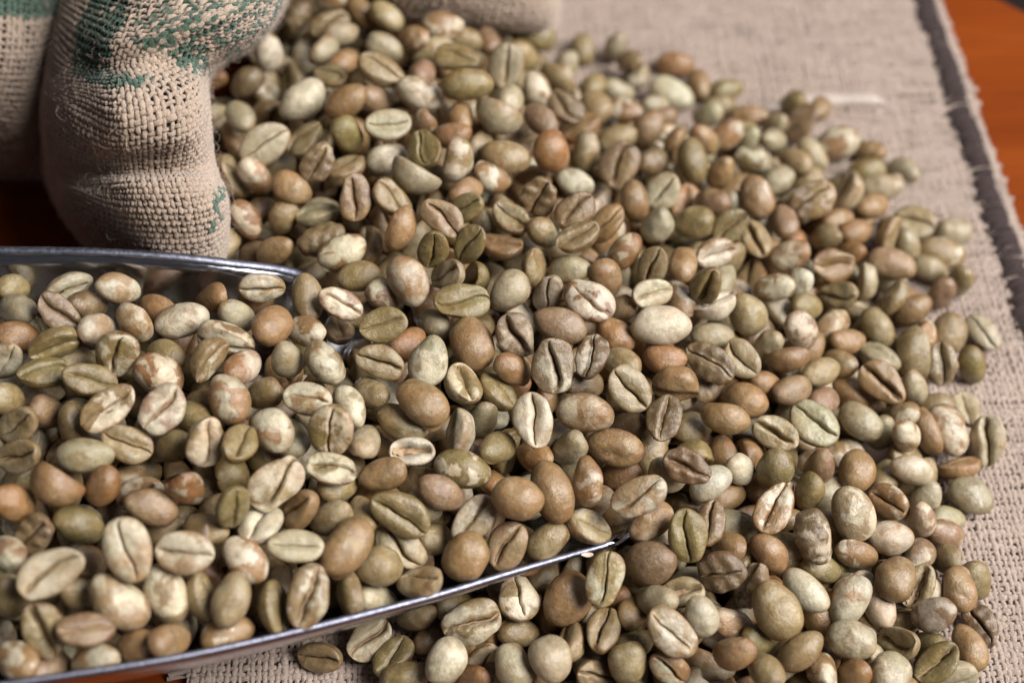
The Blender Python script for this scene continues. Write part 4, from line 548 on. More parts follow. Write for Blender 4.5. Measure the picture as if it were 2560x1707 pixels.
FILL = '''
-3414 20383 3351 465 25 -56 -173 387 248 311|k.|1
-5126 19868 2724 -130 431 -216 31 387 259 342|g.|1
-5162 21023 2569 -217 417 126 115 387 267 328|b.|1
-2973 18048 3226 474 -55 -15 150 387 309 407|k.|1
-366 18004 3019 -208 428 -56 -144 387 248 341|tc|1
-478 22497 2329 -81 416 -262 38 387 248 335|p.|1
-1912 21741 3074 -199 430 -67 143 387 248 298|tc|1
-974 22347 2540 -204 454 -48 1 397 254 305|k.|1
-3678 22694 2634 471 148 5 81 434 278 362|k.|1
-3400 22303 2721 -243 405 107 -125 387 248 307|g.|1
-3721 21652 2878 315 -299 -113 220 387 308 404|g.|1
-3233 21049 3079 -89 414 243 -108 387 248 344|t.|1
-3069 23079 2610 -161 403 -232 -88 387 248 323|t.|1
-2519 22719 2827 -167 438 -137 -105 397 254 342|k.|1
-4370 23113 2510 -212 375 248 54 387 263 362|b.|1
-3679 23273 2797 -228 432 -5 107 387 248 319|tc|1
-1623 19095 3305 270 -324 -103 -249 387 248 310|tc|1
-1071 18747 3326 -157 465 -25 91 387 248 328|t.|1
-934 19251 3276 -55 375 -324 39 387 248 317|t.|1
-666 18918 2933 378 -252 -124 169 387 306 419|k.|1
-820 17478 3177 -139 434 175 -109 387 248 327|t.|1
-188 16382 3035 483 -75 -4 -104 387 294 362|t.|1
-3419 17127 3051 491 -82 -42 16 387 278 366|g.|1
-4526 17657 2532 -157 395 182 -192 387 248 337|p.|1
-4545 16722 2364 -246 400 34 168 387 248 327|b.|1
-2559 16506 2852 363 -90 -177 280 387 303 412|k.|1
-5815 20984 2709 -225 422 18 145 387 248 340|r.|1
-2542 19753 3281 -154 436 16 -190 387 248 330|p.|1
-1723 20701 3076 -52 386 293 -111 387 248 344|p.|1
1003 22720 1219 404 -238 161 -63 450 332 407|k.|1
1180 23879 508 -223 337 232 182 387 248 316|g.|1
1583 24577 377 -144 365 -306 -50 387 248 310|k.|1
2284 24495 543 254 -300 -209 -227 387 251 339|g.|1
2755 23812 278 -58 402 292 1 387 248 301|g.|1
4062 23411 362 -93 384 -305 -29 387 248 328|t.|1
1731 22738 930 -57 409 263 -99 387 248 341|o.|1
2263 23008 585 -236 411 -78 -137 387 248 333|g.|1
3039 22476 652 259 -398 14 156 387 248 329|g.|1
1304 20605 1787 484 -27 -121 23 457 363 497|t.|1
2739 19817 1619 -153 443 131 -113 387 248 343|b.|1
3264 20323 1564 148 357 -19 317 387 309 380|t.|1
3825 20605 1457 -221 392 -145 -163 387 248 303|t.|1
4040 19523 1635 -223 344 184 219 387 248 334|t.|1
4852 21186 825 -210 315 181 271 387 248 321|g.|1
5318 21150 913 -225 406 27 -185 387 248 333|g.|1
4371 18929 1334 -248 386 -107 -167 387 248 303|c.|1
3819 18700 1673 -190 419 -81 177 387 248 306|p.|1
1149 18543 2364 -184 452 -52 -94 387 248 312|gc|1
528 16653 3061 -245 376 -111 -190 387 248 343|kc|1
4653 23275 348 -195 446 106 -44 387 262 365|o.|1
4127 22098 723 -216 399 53 204 387 254 319|g.|1
4460 22760 349 -211 443 69 -65 387 248 344|k.|1
5024 22399 389 -249 429 -19 62 422 270 361|t.|1
6024 22695 500 -176 383 -6 269 387 260 347|o.|1
5550 21964 566 -229 340 90 272 387 248 345|g.|1
2585 23865 642 -197 407 -84 197 387 248 333|b.|1
5621 20143 1297 -199 419 -150 113 387 248 308|k.|1
8066 20813 374 -149 437 -120 151 387 248 325|g.|1
7502 20240 450 -205 453 5 52 468 299 396|g.|1
7444 21297 409 -199 419 -64 174 387 248 329|t.|1
7110 19394 804 -199 442 85 -87 387 248 316|t.|1
7293 18448 994 231 308 -33 317 387 278 350|k.|1
6327 18871 950 -208 437 69 -107 387 248 319|t.|1
7700 18519 614 -226 310 -291 -136 387 248 344|g.|1
6057 18408 986 -132 403 -44 261 387 248 341|k.|1
6576 22667 359 -98 431 221 -78 387 248 301|t.|1
-8155 14959 3545 -102 378 131 -282 387 248 335|k.|1
-7866 13355 3687 316 288 -142 217 387 248 336|tc|1
-5475 13643 3451 -92 465 -145 66 387 248 319|o.|1
-4241 13353 3527 -92 419 192 -171 387 248 318|rc|1
-6608 12374 3418 385 -57 307 -62 387 303 419|k.|1
-7207 12658 3362 -116 385 30 -296 387 248 330|p.|1
-7759 12190 3386 -79 391 235 -189 387 248 339|tc|1
-4843 12434 3494 -118 456 -125 113 387 248 342|o.|1
-5152 12090 3256 -186 441 41 138 387 248 308|k.|1
-5793 14740 3294 -122 463 -112 88 387 248 332|r.|1
-4866 14882 3428 -184 429 -24 179 387 248 303|t.|1
-6862 14619 3554 -117 417 100 -228 387 248 339|b.|1
-6927 13624 3296 -117 411 95 -242 387 248 335|k.|1
-4811 12834 3310 -132 452 6 167 387 248 320|k.|1
-1287 14812 2808 -114 436 -152 156 387 248 337|g.|1
-670 15640 2964 405 63 -286 25 387 285 386|o.|1
-1712 14299 2944 -136 418 198 -132 387 248 321|r.|1
-3343 14338 3196 -129 455 -119 111 387 248 301|tc|1
-2212 13158 3135 -86 455 -133 134 387 248 304|k.|1
-3375 12265 3156 28 401 -297 25 387 248 342|g.|1
-3842 12987 3357 -173 438 23 168 387 248 321|k.|1
-2294 12398 2870 -8 375 306 -128 387 248 306|g.|1
-2847 14662 2889 349 -4 141 329 387 248 305|b.|1
-476 13103 2515 -226 324 203 230 387 248 305|g.|1
-4301 15245 2888 -226 429 11 121 387 248 300|r.|1
396 15875 2998 369 93 278 -168 387 248 299|k.|1
3732 16351 2097 -85 417 249 -85 387 248 302|g.|1
2896 15666 2381 -111 398 -274 65 387 248 334|tc|1
610 15353 2953 348 226 -211 182 387 248 338|kc|1
1852 15447 2401 -198 399 16 226 387 248 320|tc|1
1826 14246 2484 -120 445 -166 99 387 248 307|k.|1
1178 13950 2270 -158 451 59 -133 387 248 307|b.|1
1956 13403 1876 -115 438 -72 199 387 248 309|b.|1
380 12558 2241 -71 456 -139 134 387 248 302|r.|1
934 12609 2428 -189 396 105 216 387 248 308|g.|1
3345 14302 1706 -54 446 195 -100 387 248 302|b.|1
3043 13589 1522 -60 460 160 -95 387 248 314|k.|1
708 13032 2123 -44 430 234 -91 387 248 331|o.|1
6503 18110 835 -178 390 -7 258 387 248 298|r.|1
5195 16633 1656 -221 298 210 261 387 248 320|gc|1
6545 17178 1121 337 -68 -361 39 387 287 362|g.|1
8129 18102 401 -219 437 -87 -61 387 248 302|k.|1
8179 17412 534 -181 345 173 260 387 248 319|p.|1
8587 17697 547 -175 335 148 292 387 248 303|k.|1
5261 16187 1598 -146 444 37 -173 387 248 308|o.|1
8801 16498 465 436 120 -4 -213 402 257 323|g.|1
8433 15716 497 263 -305 273 116 387 248 327|o.|1
5818 15208 1200 -164 414 -130 186 387 248 307|k.|1
6624 15543 1013 471 -112 47 -114 420 320 418|g.|1
7100 14850 983 -238 349 -193 -187 387 248 337|g.|1
6803 14298 884 -144 422 -5 226 387 248 310|kc|1
4324 14427 1636 -206 407 -35 -202 387 248 326|t.|1
4743 14252 1697 -114 472 91 -78 387 248 330|p.|1
5372 14307 1301 -65 456 156 -115 387 248 320|p.|1
6026 14782 914 -211 424 -158 26 394 252 337|t.|1
6451 14072 725 -185 323 231 241 387 248 302|g.|1
7319 14113 706 372 -179 249 -133 434 338 444|t.|1
8121 14697 541 359 -7 -4 -347 387 248 323|g.|1
-5523 11237 3246 371 321 -38 85 387 248 344|pc|1
-4082 9252 2661 -133 471 89 -48 402 257 312|tc|1
-7154 10054 3513 21 460 -176 84 387 248 302|pc|1
-6218 9687 3026 -101 409 -47 -266 387 248 326|k.|1
-6160 10169 3093 -145 378 -22 -292 387 248 314|b.|1
-6505 8614 2833 -39 405 188 -222 387 248 332|p.|1
-4507 10713 3103 -40 480 -113 70 387 248 321|k.|1
-2265 11139 2729 39 394 -302 46 387 248 310|k.|1
-1350 11470 2565 -193 387 -113 -223 387 248 342|g.|1
-2056 10120 2048 -76 441 37 -220 387 248 302|g.|1
-1468 12033 2278 -124 459 30 151 387 248 300|k.|1
-1228 11163 2038 -18 419 191 -195 387 248 324|k.|1
-447 9769 606 368 198 -180 208 387 248 311|kc|1
-1268 10340 319 -122 457 142 -81 387 248 314|b.|1
1752 12514 1799 -146 459 7 133 387 248 310|r.|1
2460 12345 2062 -233 385 -124 -179 387 248 331|g.|1
1864 10322 1204 -33 430 184 -174 387 248 304|t.|1
2258 10356 1565 -124 446 -40 185 387 248 346|g.|1
868 9894 1053 298 -232 -64 322 387 287 387|k.|1
88 10272 628 -168 445 15 -153 387 248 344|k.|1
634 10579 611 -124 417 88 230 387 248 307|t.|1
1649 10672 976 -149 400 57 253 387 248 331|r.|1
1955 10906 1043 -117 411 -139 219 387 248 305|k.|1
523 11198 769 -20 459 193 -44 387 248 318|k.|1
3528 12422 1237 -54 475 120 -86 387 248 346|t.|1
4893 12445 1382 -128 362 168 272 387 248 337|o.|1
6372 13146 677 63 398 294 -30 387 248 344|k.|1
7769 13520 510 456 -195 -65 -4 387 275 336|t.|1
7053 12842 504 -170 361 211 215 387 248 330|gc|1
7372 12504 374 -125 464 38 -132 387 248 333|g.|1
6785 12181 978 -168 286 221 302 387 248 346|cp|1
5273 12003 890 -193 402 -187 -127 387 248 340|tc|1
6657 11573 753 47 435 239 -32 387 248 336|pc|1
7204 11631 572 -101 377 -65 306 387 248 331|k.|1
7603 11304 502 -250 322 -251 -145 387 248 315|k.|1
4956 11215 1015 -152 464 -61 -91 387 248 307|o.|1
4742 9398 1053 -51 -344 349 -87 387 248 310|tc|1
3807 9923 1133 -139 446 -2 -180 387 248 316|o.|1
6609 10079 541 -107 411 -52 259 387 248 339|o.|1
3696 12657 1710 -192 386 -99 -233 387 248 313|c.|1
6320 10641 504 442 -228 -47 -3 439 307 400|k.|0
1970 13949 1978 356 -306 -41 -165 440 344 448|tc|0
4061 14750 1294 13 361 35 -344 477 343 446|k.|0
-2915 16884 2174 121 333 -305 179 458 324 421|t.|0
-1532 17673 2661 328 130 -156 -319 446 317 412|tc|0
-2635 12343 2304 80 235 434 -2 421 306 398|k.|0
-687 19548 2604 -2 447 2 224 438 308 400|t.|0
4775 15007 1227 213 376 -114 -225 426 317 412|gc|0
3725 10132 552 99 -265 289 294 439 344 447|k.|0
5250 12680 783 49 -116 480 61 448 356 463|g.|0
3614 19987 1172 258 -55 -166 391 468 336 436|gc|0
-3008 24452 1817 -62 0 489 82 434 330 430|o.|0
2040 11208 1078 304 375 -63 -112 418 324 422|gc|0
1859 10368 521 237 286 332 -42 478 348 453|k.|0
-4701 14707 2557 14 339 -176 -322 458 366 476|gc|0
-5797 13278 2817 -18 13 388 315 483 380 494|b.|0
-2874 11800 2277 -246 310 -285 111 421 332 432|c.|0
-419 11711 1305 -166 -209 128 403 436 316 411|tc|0
-4463 11221 2573 -29 434 68 237 468 347 451|k.|0
3542 11904 1133 258 -423 -29 -60 487 366 476|g.|0
1227 19212 1695 293 69 255 308 468 370 481|g.|0
-1486 13756 2431 181 -196 383 179 436 314 408|kc|0
-325 18694 2335 444 -151 -96 -144 419 332 432|t.|0
-5114 17040 1701 159 459 -95 72 442 332 431|gc|0
4804 16262 1265 -185 88 411 -197 478 349 453|c.|0
-8654 14598 2852 332 -149 -294 -177 419 306 398|k.|0
231 16770 2141 -83 367 -295 -146 463 367 476|k.|0
-2106 16145 2422 -43 319 -266 -275 476 372 484|k.|0
-6017 11743 2910 -55 -50 195 455 475 373 485|k.|0
4317 11470 1088 -47 481 -18 125 464 340 442|k.|0
-5129 13798 2806 197 31 433 149 423 333 433|k.|0
3395 17049 1670 -160 473 14 -16 478 339 441|tc|0
-2096 11699 2220 -15 162 468 -67 463 349 453|r.|0
-5814 9129 2288 176 -3 -315 346 423 326 423|b.|0
-5178 11008 2533 331 -369 46 -49 452 345 449|k.|0
-7365 12514 2612 134 339 37 340 439 313 408|tc|0
-574 14503 2113 77 475 -126 53 478 377 490|o.|0
-1307 15431 2432 267 4 224 -359 478 374 486|r.|0
-5214 18864 2183 425 -42 256 49 456 358 465|k.|0
-4446 19011 2213 294 -359 -174 -67 439 336 437|k.|0
-2598 14173 2472 46 -328 -112 358 429 303 394|o.|0
2339 8754 612 46 347 138 -330 463 337 438|k.|0
6554 17036 607 444 -107 165 120 439 345 449|g.|0
2292 13154 1535 -33 370 -300 -150 429 301 391|k.|0
-1910 12655 2365 299 3 47 398 480 370 481|t.|0
5991 9179 504 103 -259 359 208 459 362 471|t.|0
-1659 23424 2179 -11 -53 298 398 439 320 416|k.|0
-4124 19921 2121 -219 325 -243 195 451 339 441|b.|0
-9009 13877 2684 -192 296 351 49 448 337 439|o.|0
5563 11184 658 -239 169 234 330 483 344 448|c.|0
3234 21108 853 401 243 145 -97 465 352 458|gc|0
797 17870 2183 342 64 -337 -123 420 333 432|b.|0
-5324 14450 2738 301 8 113 -383 417 332 432|r.|0
1155 13712 1584 90 471 -112 -87 457 346 450|k.|0
3333 18951 1270 355 57 190 -291 470 329 428|r.|0
-2857 18721 2515 418 -80 -97 -243 475 356 463|t.|0
-4725 20356 2181 263 147 346 -199 488 365 475|k.|0
-881 17882 2607 448 -37 -8 219 412 315 410|tc|0
-2998 12866 2786 462 -124 123 76 445 328 427|g.|0
5168 8584 502 -16 309 270 285 425 338 439|kc|0
-4388 13702 2749 445 -199 98 51 487 369 480|o.|0
6441 11900 649 21 240 -56 434 466 354 460|k.|0
-3563 14654 2528 -160 -65 27 468 484 358 466|o.|0
6414 18610 376 -59 374 -315 -89 428 310 403|g.|0
-983 9766 552 279 79 407 30 447 336 437|p.|0
-2377 10543 1828 225 -184 345 216 466 331 430|t.|0
1872 18196 1285 -62 -305 66 386 465 363 471|r.|0
-56 12789 2031 162 341 -24 327 419 313 406|o.|0
175 23215 1377 296 -337 122 185 435 323 420|k.|0
5822 16994 841 423 62 -257 32 414 322 418|t.|0
3167 10305 796 -184 348 -247 -186 415 297 386|c.|0
243 24700 1246 -22 -191 -56 458 470 331 430|p.|0
4326 9689 739 160 426 2 207 464 353 459|kc|0
-6707 9802 2661 -109 -259 -223 348 466 329 428|k.|0
4355 15768 1286 -114 -267 396 94 484 355 461|tc|0
1143 15781 2214 378 -188 48 263 455 336 437|o.|0
444 9816 540 251 166 -258 -305 475 353 458|k.|0
-4618 10110 2593 75 -14 -270 414 448 356 463|r.|0
5129 13272 752 -99 -197 -116 434 462 330 429|tc|0
3459 8993 802 330 89 183 316 470 356 462|t.|0
-7279 9873 2665 93 155 89 457 476 345 448|g.|0
-3685 13114 2595 -114 466 138 -19 417 295 384|b.|0
3910 13150 1256 -12 353 90 -342 481 337 438|t.|0
7415 16200 668 394 -92 -273 -108 476 376 489|tc|0
-5498 9987 2449 206 433 100 101 485 357 464|t.|0
-621 21581 1914 232 209 258 293 470 352 458|b.|0
6834 16070 478 123 -276 364 162 441 346 449|k.|0
-2723 15359 2510 451 -181 106 51 432 328 427|k.|0
-5971 13829 2905 479 -96 104 -20 472 366 476|o.|0
-3250 23309 1934 49 294 194 352 430 318 414|g.|0
6878 13623 560 473 70 142 -37 425 305 397|k.|0
7538 17018 576 -10 219 -134 429 419 325 422|t.|0
5881 19985 844 -123 451 137 114 416 329 428|k.|0
1141 14416 2069 369 88 -42 323 422 298 387|k.|0
5602 19254 932 -69 433 161 -179 431 329 427|kc|0
4874 17900 1053 252 -406 146 -17 461 341 443|t.|0
519 14002 2000 293 -237 -214 250 449 317 412|t.|0
2973 12980 1493 168 223 342 -235 449 357 464|o.|0
-4224 22576 1883 -48 -279 351 216 472 345 448|gc|0
1830 16561 2091 78 224 -107 427 459 362 471|g.|0
-3734 13926 2737 310 -48 -22 389 418 313 407|t.|0
-7475 9108 2570 328 -105 4 362 486 361 470|tc|0
-6844 11516 2957 -189 -256 -11 386 488 387 503|t.|0
1581 21782 1191 -217 16 148 425 475 376 489|g.|0
-2950 16062 2192 -35 82 425 248 439 346 450|t.|0
968 9179 395 -99 -4 490 -23 480 356 463|k.|0
2317 19348 1081 -66 420 -219 -145 442 348 452|p.|0
-7350 13973 2844 193 -11 459 -43 428 305 396|tc|0
-6406 13391 2889 328 13 370 75 426 306 398|kc|0
3231 18311 1445 147 -189 -2 439 484 378 492|g.|0
1685 14361 1829 -27 -206 -284 355 420 331 430|t.|0
5948 11924 608 96 252 -12 421 423 332 431|tc|0
5837 14327 471 -38 193 382 -255 460 365 475|kc|0
4129 18624 898 -185 444 -88 102 441 336 436|t.|0
3094 22075 587 358 -258 -199 -126 445 330 429|p.|0
-1757 22138 2300 299 -127 -2 380 412 305 397|g.|0
-3405 20613 2402 409 92 265 65 456 351 456|kc|0
-3462 18369 2592 349 56 -11 -353 417 298 387|b.|0
6137 12623 540 -4 -18 34 498 481 381 495|tc|0
-2954 10165 1981 114 322 -209 300 439 350 456|o.|0
-1577 20111 2500 447 -38 215 -48 440 340 442|k.|0
7388 17871 465 160 -276 329 -199 470 365 475|g.|0
3046 15023 1446 -149 366 283 118 424 338 440|k.|0
-8340 10535 2741 229 292 -112 316 430 341 443|t.|0
1459 20943 1240 442 -92 0 -215 489 352 457|tc|0
1800 9561 505 -120 -279 290 271 472 367 476|k.|0
-2999 19511 2577 -162 341 -263 -196 426 325 423|t.|0
2839 11485 1170 198 366 44 274 425 303 394|c.|0
4573 13325 1278 335 120 155 315 458 329 428|o.|0
-932 22846 1660 430 25 -242 77 461 366 475|g.|0
4893 14124 1082 131 -232 382 -181 453 360 469|c.|0
4385 19648 943 -14 473 98 129 467 337 439|t.|0
-2484 21189 2369 35 93 54 487 461 367 477|g.|0
5313 14860 988 52 378 5 -323 484 375 487|c.|0
-3711 11699 2505 -233 359 125 227 440 345 448|t.|0
-6079 12117 2846 222 400 -165 118 435 314 408|t.|0
2828 10853 979 136 -83 469 -72 463 343 446|g.|0
5714 13634 489 129 22 435 -209 475 373 485|kc|0
5845 13062 591 132 383 -151 251 478 378 492|p.|0
-7238 10931 2808 -19 139 203 435 419 335 435|kc|0
-4847 21363 2148 129 222 -66 424 463 348 452|kc|0
5448 9750 658 335 155 -315 121 488 375 488|g.|0
-2289 18182 2223 -188 192 414 -79 447 326 424|tc|0
1023 19860 1539 -163 -132 -70 448 425 303 394|t.|0
-6175 14552 2775 -73 329 94 357 476 371 483|o.|0
5527 17945 642 372 -173 -173 -227 413 293 381|g.|0
16 20909 1601 -75 -122 -232 419 477 338 439|t.|0
-530 25225 1298 289 162 -291 -235 443 333 433|o.|0
1346 12082 1546 41 432 -102 226 443 316 411|tc|0
1952 19819 1349 472 101 121 45 425 334 435|g.|0
-6475 10860 2771 270 69 359 -208 473 350 454|gc|0
1754 15921 1991 470 31 -161 -50 473 358 466|gc|0
-1735 21095 2073 2 468 97 -147 477 350 455|k.|0
-2248 18828 2677 387 174 50 -260 419 317 412|b.|0
-1233 13021 2189 76 -55 413 -265 422 336 437|k.|0
6764 11119 485 324 -324 197 28 415 294 383|c.|0
1513 11222 1068 268 -150 237 -315 425 328 426|k.|0
-814 12815 2043 -17 80 291 398 442 326 424|b.|0
-1099 24265 1902 76 140 -97 464 484 352 457|p.|0
-3618 16655 2285 -232 98 -100 421 489 374 486|k.|0
-15 9451 560 297 -138 -45 -375 416 326 423|g.|0
1044 10952 523 -17 68 354 346 479 360 469|o.|0
-3555 11485 1987 425 27 -243 98 438 311 404|k.|0
2149 12341 1477 -172 353 -80 -299 477 360 468|o.|0
6559 14553 619 314 219 166 -276 434 335 436|p.|0
-4174 17038 1989 276 73 9 410 427 339 441|g.|0
-142 10810 473 -166 234 324 -250 463 339 440|g.|0
-626 11577 1715 -170 -180 -13 434 414 307 399|tc|0
-279 16111 2238 324 -338 -98 145 412 289 376|k.|0
1803 8759 617 342 -94 -351 37 471 354 460|k.|0
4375 11958 1116 32 4 443 -230 422 309 402|t.|0
-4429 11920 2690 -47 335 175 -324 479 376 489|o.|0
-7775 14449 2801 113 262 49 407 475 356 463|o.|0
2902 16421 1906 307 -226 223 -234 455 343 445|gc|0
6946 13286 513 83 -177 347 303 432 338 439|k.|0
-2140 13532 2414 37 152 459 121 480 359 467|gc|0
-3624 22120 2014 339 -103 67 346 415 293 381|k.|0
-2231 24751 2052 294 -63 -9 -399 419 311 404|t.|0
-4825 22147 2146 41 27 124 482 481 363 471|g.|0
-637 15163 2186 -41 -176 433 -172 453 334 435|k.|0
6825 15130 436 25 308 353 -172 471 366 476|t.|0
-2375 11315 1908 -127 -223 379 -202 456 339 441|k.|0
3215 15941 1791 -18 -293 -96 393 454 331 430|tc|0
-8803 12403 2768 332 -319 -187 -55 421 325 423|g.|0
7541 18842 544 338 315 -34 -188 443 347 451|k.|0
-72 20645 2210 -106 275 68 398 455 354 461|p.|0
-3420 20039 2581 445 -112 -187 -70 421 309 401|k.|0
-8154 9079 2341 87 421 248 -56 452 335 435|o.|0
6319 16358 554 374 -208 -255 40 447 324 421|o.|0
-1771 16846 2599 -126 -206 188 396 444 322 419|g.|0
-3441 17633 2398 -160 -261 324 -226 435 346 449|g.|0
2573 22406 423 -209 -285 331 122 418 316 411|g.|0
3989 17540 1394 258 -269 153 296 459 331 431|k.|0
7550 14683 432 135 460 9 142 444 342 444|k.|0
3717 13980 1210 208 212 306 -261 462 333 433|k.|0
-29 14079 2003 161 -3 471 42 421 295 384|r.|0
-8550 11643 2614 10 406 -262 130 457 345 448|t.|0
-4574 17767 1935 478 12 146 -10 449 340 442|k.|0
-5195 19929 2134 444 -49 98 -201 490 346 449|tc|0
-8085 11173 2838 460 46 -186 -44 461 361 469|t.|0
-1997 14611 2357 20 431 252 -14 472 371 482|o.|0
4840 10511 932 315 -252 256 -149 429 325 422|t.|0
844 16143 2268 60 110 484 -16 474 350 455|r.|0
-3190 13467 2654 83 -204 -160 420 488 350 455|k.|0
1723 17681 1870 166 -217 355 222 427 301 391|tc|0
-3783 12283 2674 320 -233 303 47 440 341 444|o.|0
-7586 13205 2802 226 437 81 43 468 328 427|k.|0
-1016 16195 2438 119 -229 0 428 424 318 413|t.|0
-2175 17101 2617 226 148 -165 387 465 331 430|t.|0
2923 9427 602 -154 286 130 357 419 315 409|c.|0
-5499 12641 2858 306 -314 127 203 466 349 454|c.|0
-2203 22623 1953 333 -19 -80 -364 477 364 473|t.|0
-1202 22096 1955 400 -79 131 -258 413 305 397|t.|0
-5747 20440 2100 -131 153 -148 433 449 338 440|g.|0
269 8734 471 149 398 234 -122 452 344 447|tc|0
-8534 13041 2660 -58 -64 485 -84 418 325 423|gc|0
68 15333 2212 -244 174 382 -120 434 334 434|c.|0
4119 8600 543 -218 64 354 -271 490 343 446|c.|0
-6511 12700 2921 61 -60 -239 431 480 339 441|c.|0
-5402 11696 2648 441 -99 -176 -123 458 345 449|r.|0
161 19656 2351 -91 -18 -123 476 477 352 457|b.|0
5216 20362 613 264 -277 -263 185 477 342 445|g.|0
-4383 21267 2238 354 -47 -240 256 472 331 430|k.|0
-8081 12518 2799 -74 -95 -325 360 423 319 415|r.|0
4202 16494 1504 134 146 11 459 413 323 420|b.|0
2931 19771 1061 -9 -319 375 -86 475 335 435|o.|0
-1375 18242 2624 289 350 118 -172 470 364 474|k.|0
-6723 9229 2568 322 -7 -59 378 416 314 408|k.|0
3739 21509 455 199 358 -275 83 416 306 398|g.|0
-1318 19746 2785 311 -142 -185 315 451 320 416|g.|0
6645 17630 611 415 -24 261 95 428 316 411|gc|0
3198 8165 547 -249 -54 210 375 432 341 444|b.|0
6804 9480 551 363 294 -111 140 450 320 416|g.|0
6043 11160 628 345 0 -341 120 467 329 428|k.|0
-2820 22811 2043 -115 -228 53 427 428 333 433|k.|0
1368 13066 1725 -121 384 -64 -290 484 358 466|b.|0
-546 10309 610 402 69 -135 256 464 347 451|t.|0
4729 21562 480 254 -385 -179 -73 456 326 423|o.|0
958 23176 562 -244 351 229 123 489 388 504|tc|0
-4208 24548 1848 430 -178 -156 95 481 346 450|g.|0
6677 20075 460 -203 437 -20 133 445 344 447|o.|0
3471 11158 1187 -206 -99 93 435 422 330 429|o.|0
-5505 17425 1818 -5 -260 367 -218 449 350 455|r.|0
-3972 20792 2111 338 -234 173 226 419 330 429|g.|0
-2266 23449 2099 47 355 178 300 484 370 481|r.|0
-707 23634 1793 428 -96 233 61 423 335 435|k.|0
1446 18484 1717 -224 -94 236 368 481 361 470|tc|0
6135 15535 474 -201 -93 446 43 445 351 457|tc|0
5435 9119 542 306 196 63 337 431 323 420|g.|0
-4524 23494 1857 -57 484 109 -23 430 327 425|k.|0
3622 13146 1191 297 -236 321 -56 447 355 461|t.|0
-1821 23870 1845 72 -212 400 199 440 345 449|t.|0
-3730 19384 2453 470 -15 -102 137 432 339 440|o.|0
-2553 22031 2180 -59 332 -323 -179 486 388 505|k.|0
2481 16737 1738 385 -69 270 -155 443 351 457|o.|0
2857 14303 1595 -96 412 11 -266 441 314 408|tc|0
474 11131 498 320 -135 188 -307 424 304 395|p.|0
-1376 19029 2474 342 -156 -321 -78 459 348 452|t.|0
-2673 20290 2714 321 7 -366 -114 413 306 398|t.|0
1309 22518 582 186 328 7 -328 431 312 405|c.|0
706 14928 2076 275 -23 -365 -202 430 325 423|t.|0
-1028 17094 2585 -94 79 485 16 418 293 381|o.|0
2985 12767 1452 391 -278 69 122 458 357 464|b.|0
-7496 11748 2630 305 345 107 163 475 372 484|o.|0
1558 19274 1087 48 -153 440 175 427 309 402|k.|0
523 13217 1667 -107 458 159 -55 483 352 457|k.|0
3980 18057 1228 74 -269 402 -103 433 332 431|k.|0
2652 10173 982 -243 377 93 201 436 340 442|t.|0
877 17127 2272 363 -293 177 33 425 318 414|kc|0
135 17706 2367 429 -3 -253 -40 435 337 438|tc|0
-4709 13253 2886 10 89 361 334 447 313 406|k.|0
4993 19888 843 242 180 307 254 434 333 433|k.|0
5971 15814 836 -10 -126 445 -190 415 310 403|k.|0
3454 17456 1388 125 -235 310 -288 422 337 438|k.|0
-5426 18182 2133 -240 227 8 375 467 366 476|k.|0
-1512 24844 1982 349 205 39 291 425 324 421|kc|0
-181 22431 1438 298 -207 -335 76 433 309 402|g.|0
-1879 10977 1621 -90 -233 -138 411 436 335 435|b.|0
-8055 13741 2735 144 -147 451 -64 468 332 431|gc|0
-5060 9637 2250 346 326 -130 -83 479 373 485|c.|0
-8029 9959 2633 287 -273 152 -265 470 344 448|b.|0
-4866 24229 1835 -221 188 77 400 465 332 432|t.|0
4976 12014 641 379 135 287 -73 465 342 445|g.|0
-409 13576 2181 469 -67 149 -54 449 344 447|kc|0
-1994 19527 2600 131 394 -54 274 454 341 443|r.|0
1763 22183 567 62 -202 422 166 412 311 405|p.|0
2385 15383 1920 31 -91 -236 430 412 290 377|gc|0
1356 8514 523 181 -147 417 147 468 361 469|k.|0
-4845 16125 2009 -193 -122 -184 405 418 295 383|tc|0
4088 10797 924 16 367 180 -287 478 378 492|r.|0
2723 20662 981 299 -216 6 337 442 320 416|g.|0
1598 15102 1809 -73 50 408 276 452 349 454|k.|0
2327 18935 1346 10 -140 446 178 436 332 432|t.|0
3704 15298 1453 277 -347 -44 226 439 348 453|kc|0
2251 17465 1532 471 -162 19 31 460 364 473|o.|0
5679 21011 372 91 170 461 5 465 347 452|o.|0
5599 10351 506 151 -217 -286 314 455 345 448|b.|0
747 21043 1345 256 208 -337 -168 435 307 399|p.|0
4287 12689 1117 302 -313 -92 -229 475 375 488|tc|0
-2760 17511 2505 360 4 290 191 463 342 444|g.|0
6822 19360 513 -49 -19 44 495 457 351 456|t.|0
-962 12045 2056 107 393 -246 -153 470 359 467|tc|0
-359 17167 2469 256 90 -125 401 489 344 447|k.|0
-144 23744 1516 339 -180 298 -119 423 336 437|g.|0
-5575 10566 2956 269 202 225 294 478 349 454|t.|0
841 21705 920 118 298 324 -206 429 324 421|o.|0
360 18505 2326 204 -104 -124 427 463 364 474|t.|0
5738 8400 494 29 170 364 -297 433 339 441|tc|0
-846 20278 2512 243 5 363 243 444 332 432|g.|0
-3988 15831 1831 22 379 -257 198 486 377 490|k.|0
7773 15592 473 265 404 -74 106 417 324 421|tc|0
1696 23093 391 12 425 -236 118 448 334 434|k.|0
4928 18722 956 303 -215 199 269 489 387 503|c.|0
-354 12116 1909 -2 310 262 -291 477 353 459|r.|0
-1084 20878 2195 125 441 -136 -145 478 336 436|k.|0
-441 24582 1394 -53 158 366 297 440 331 430|t.|0
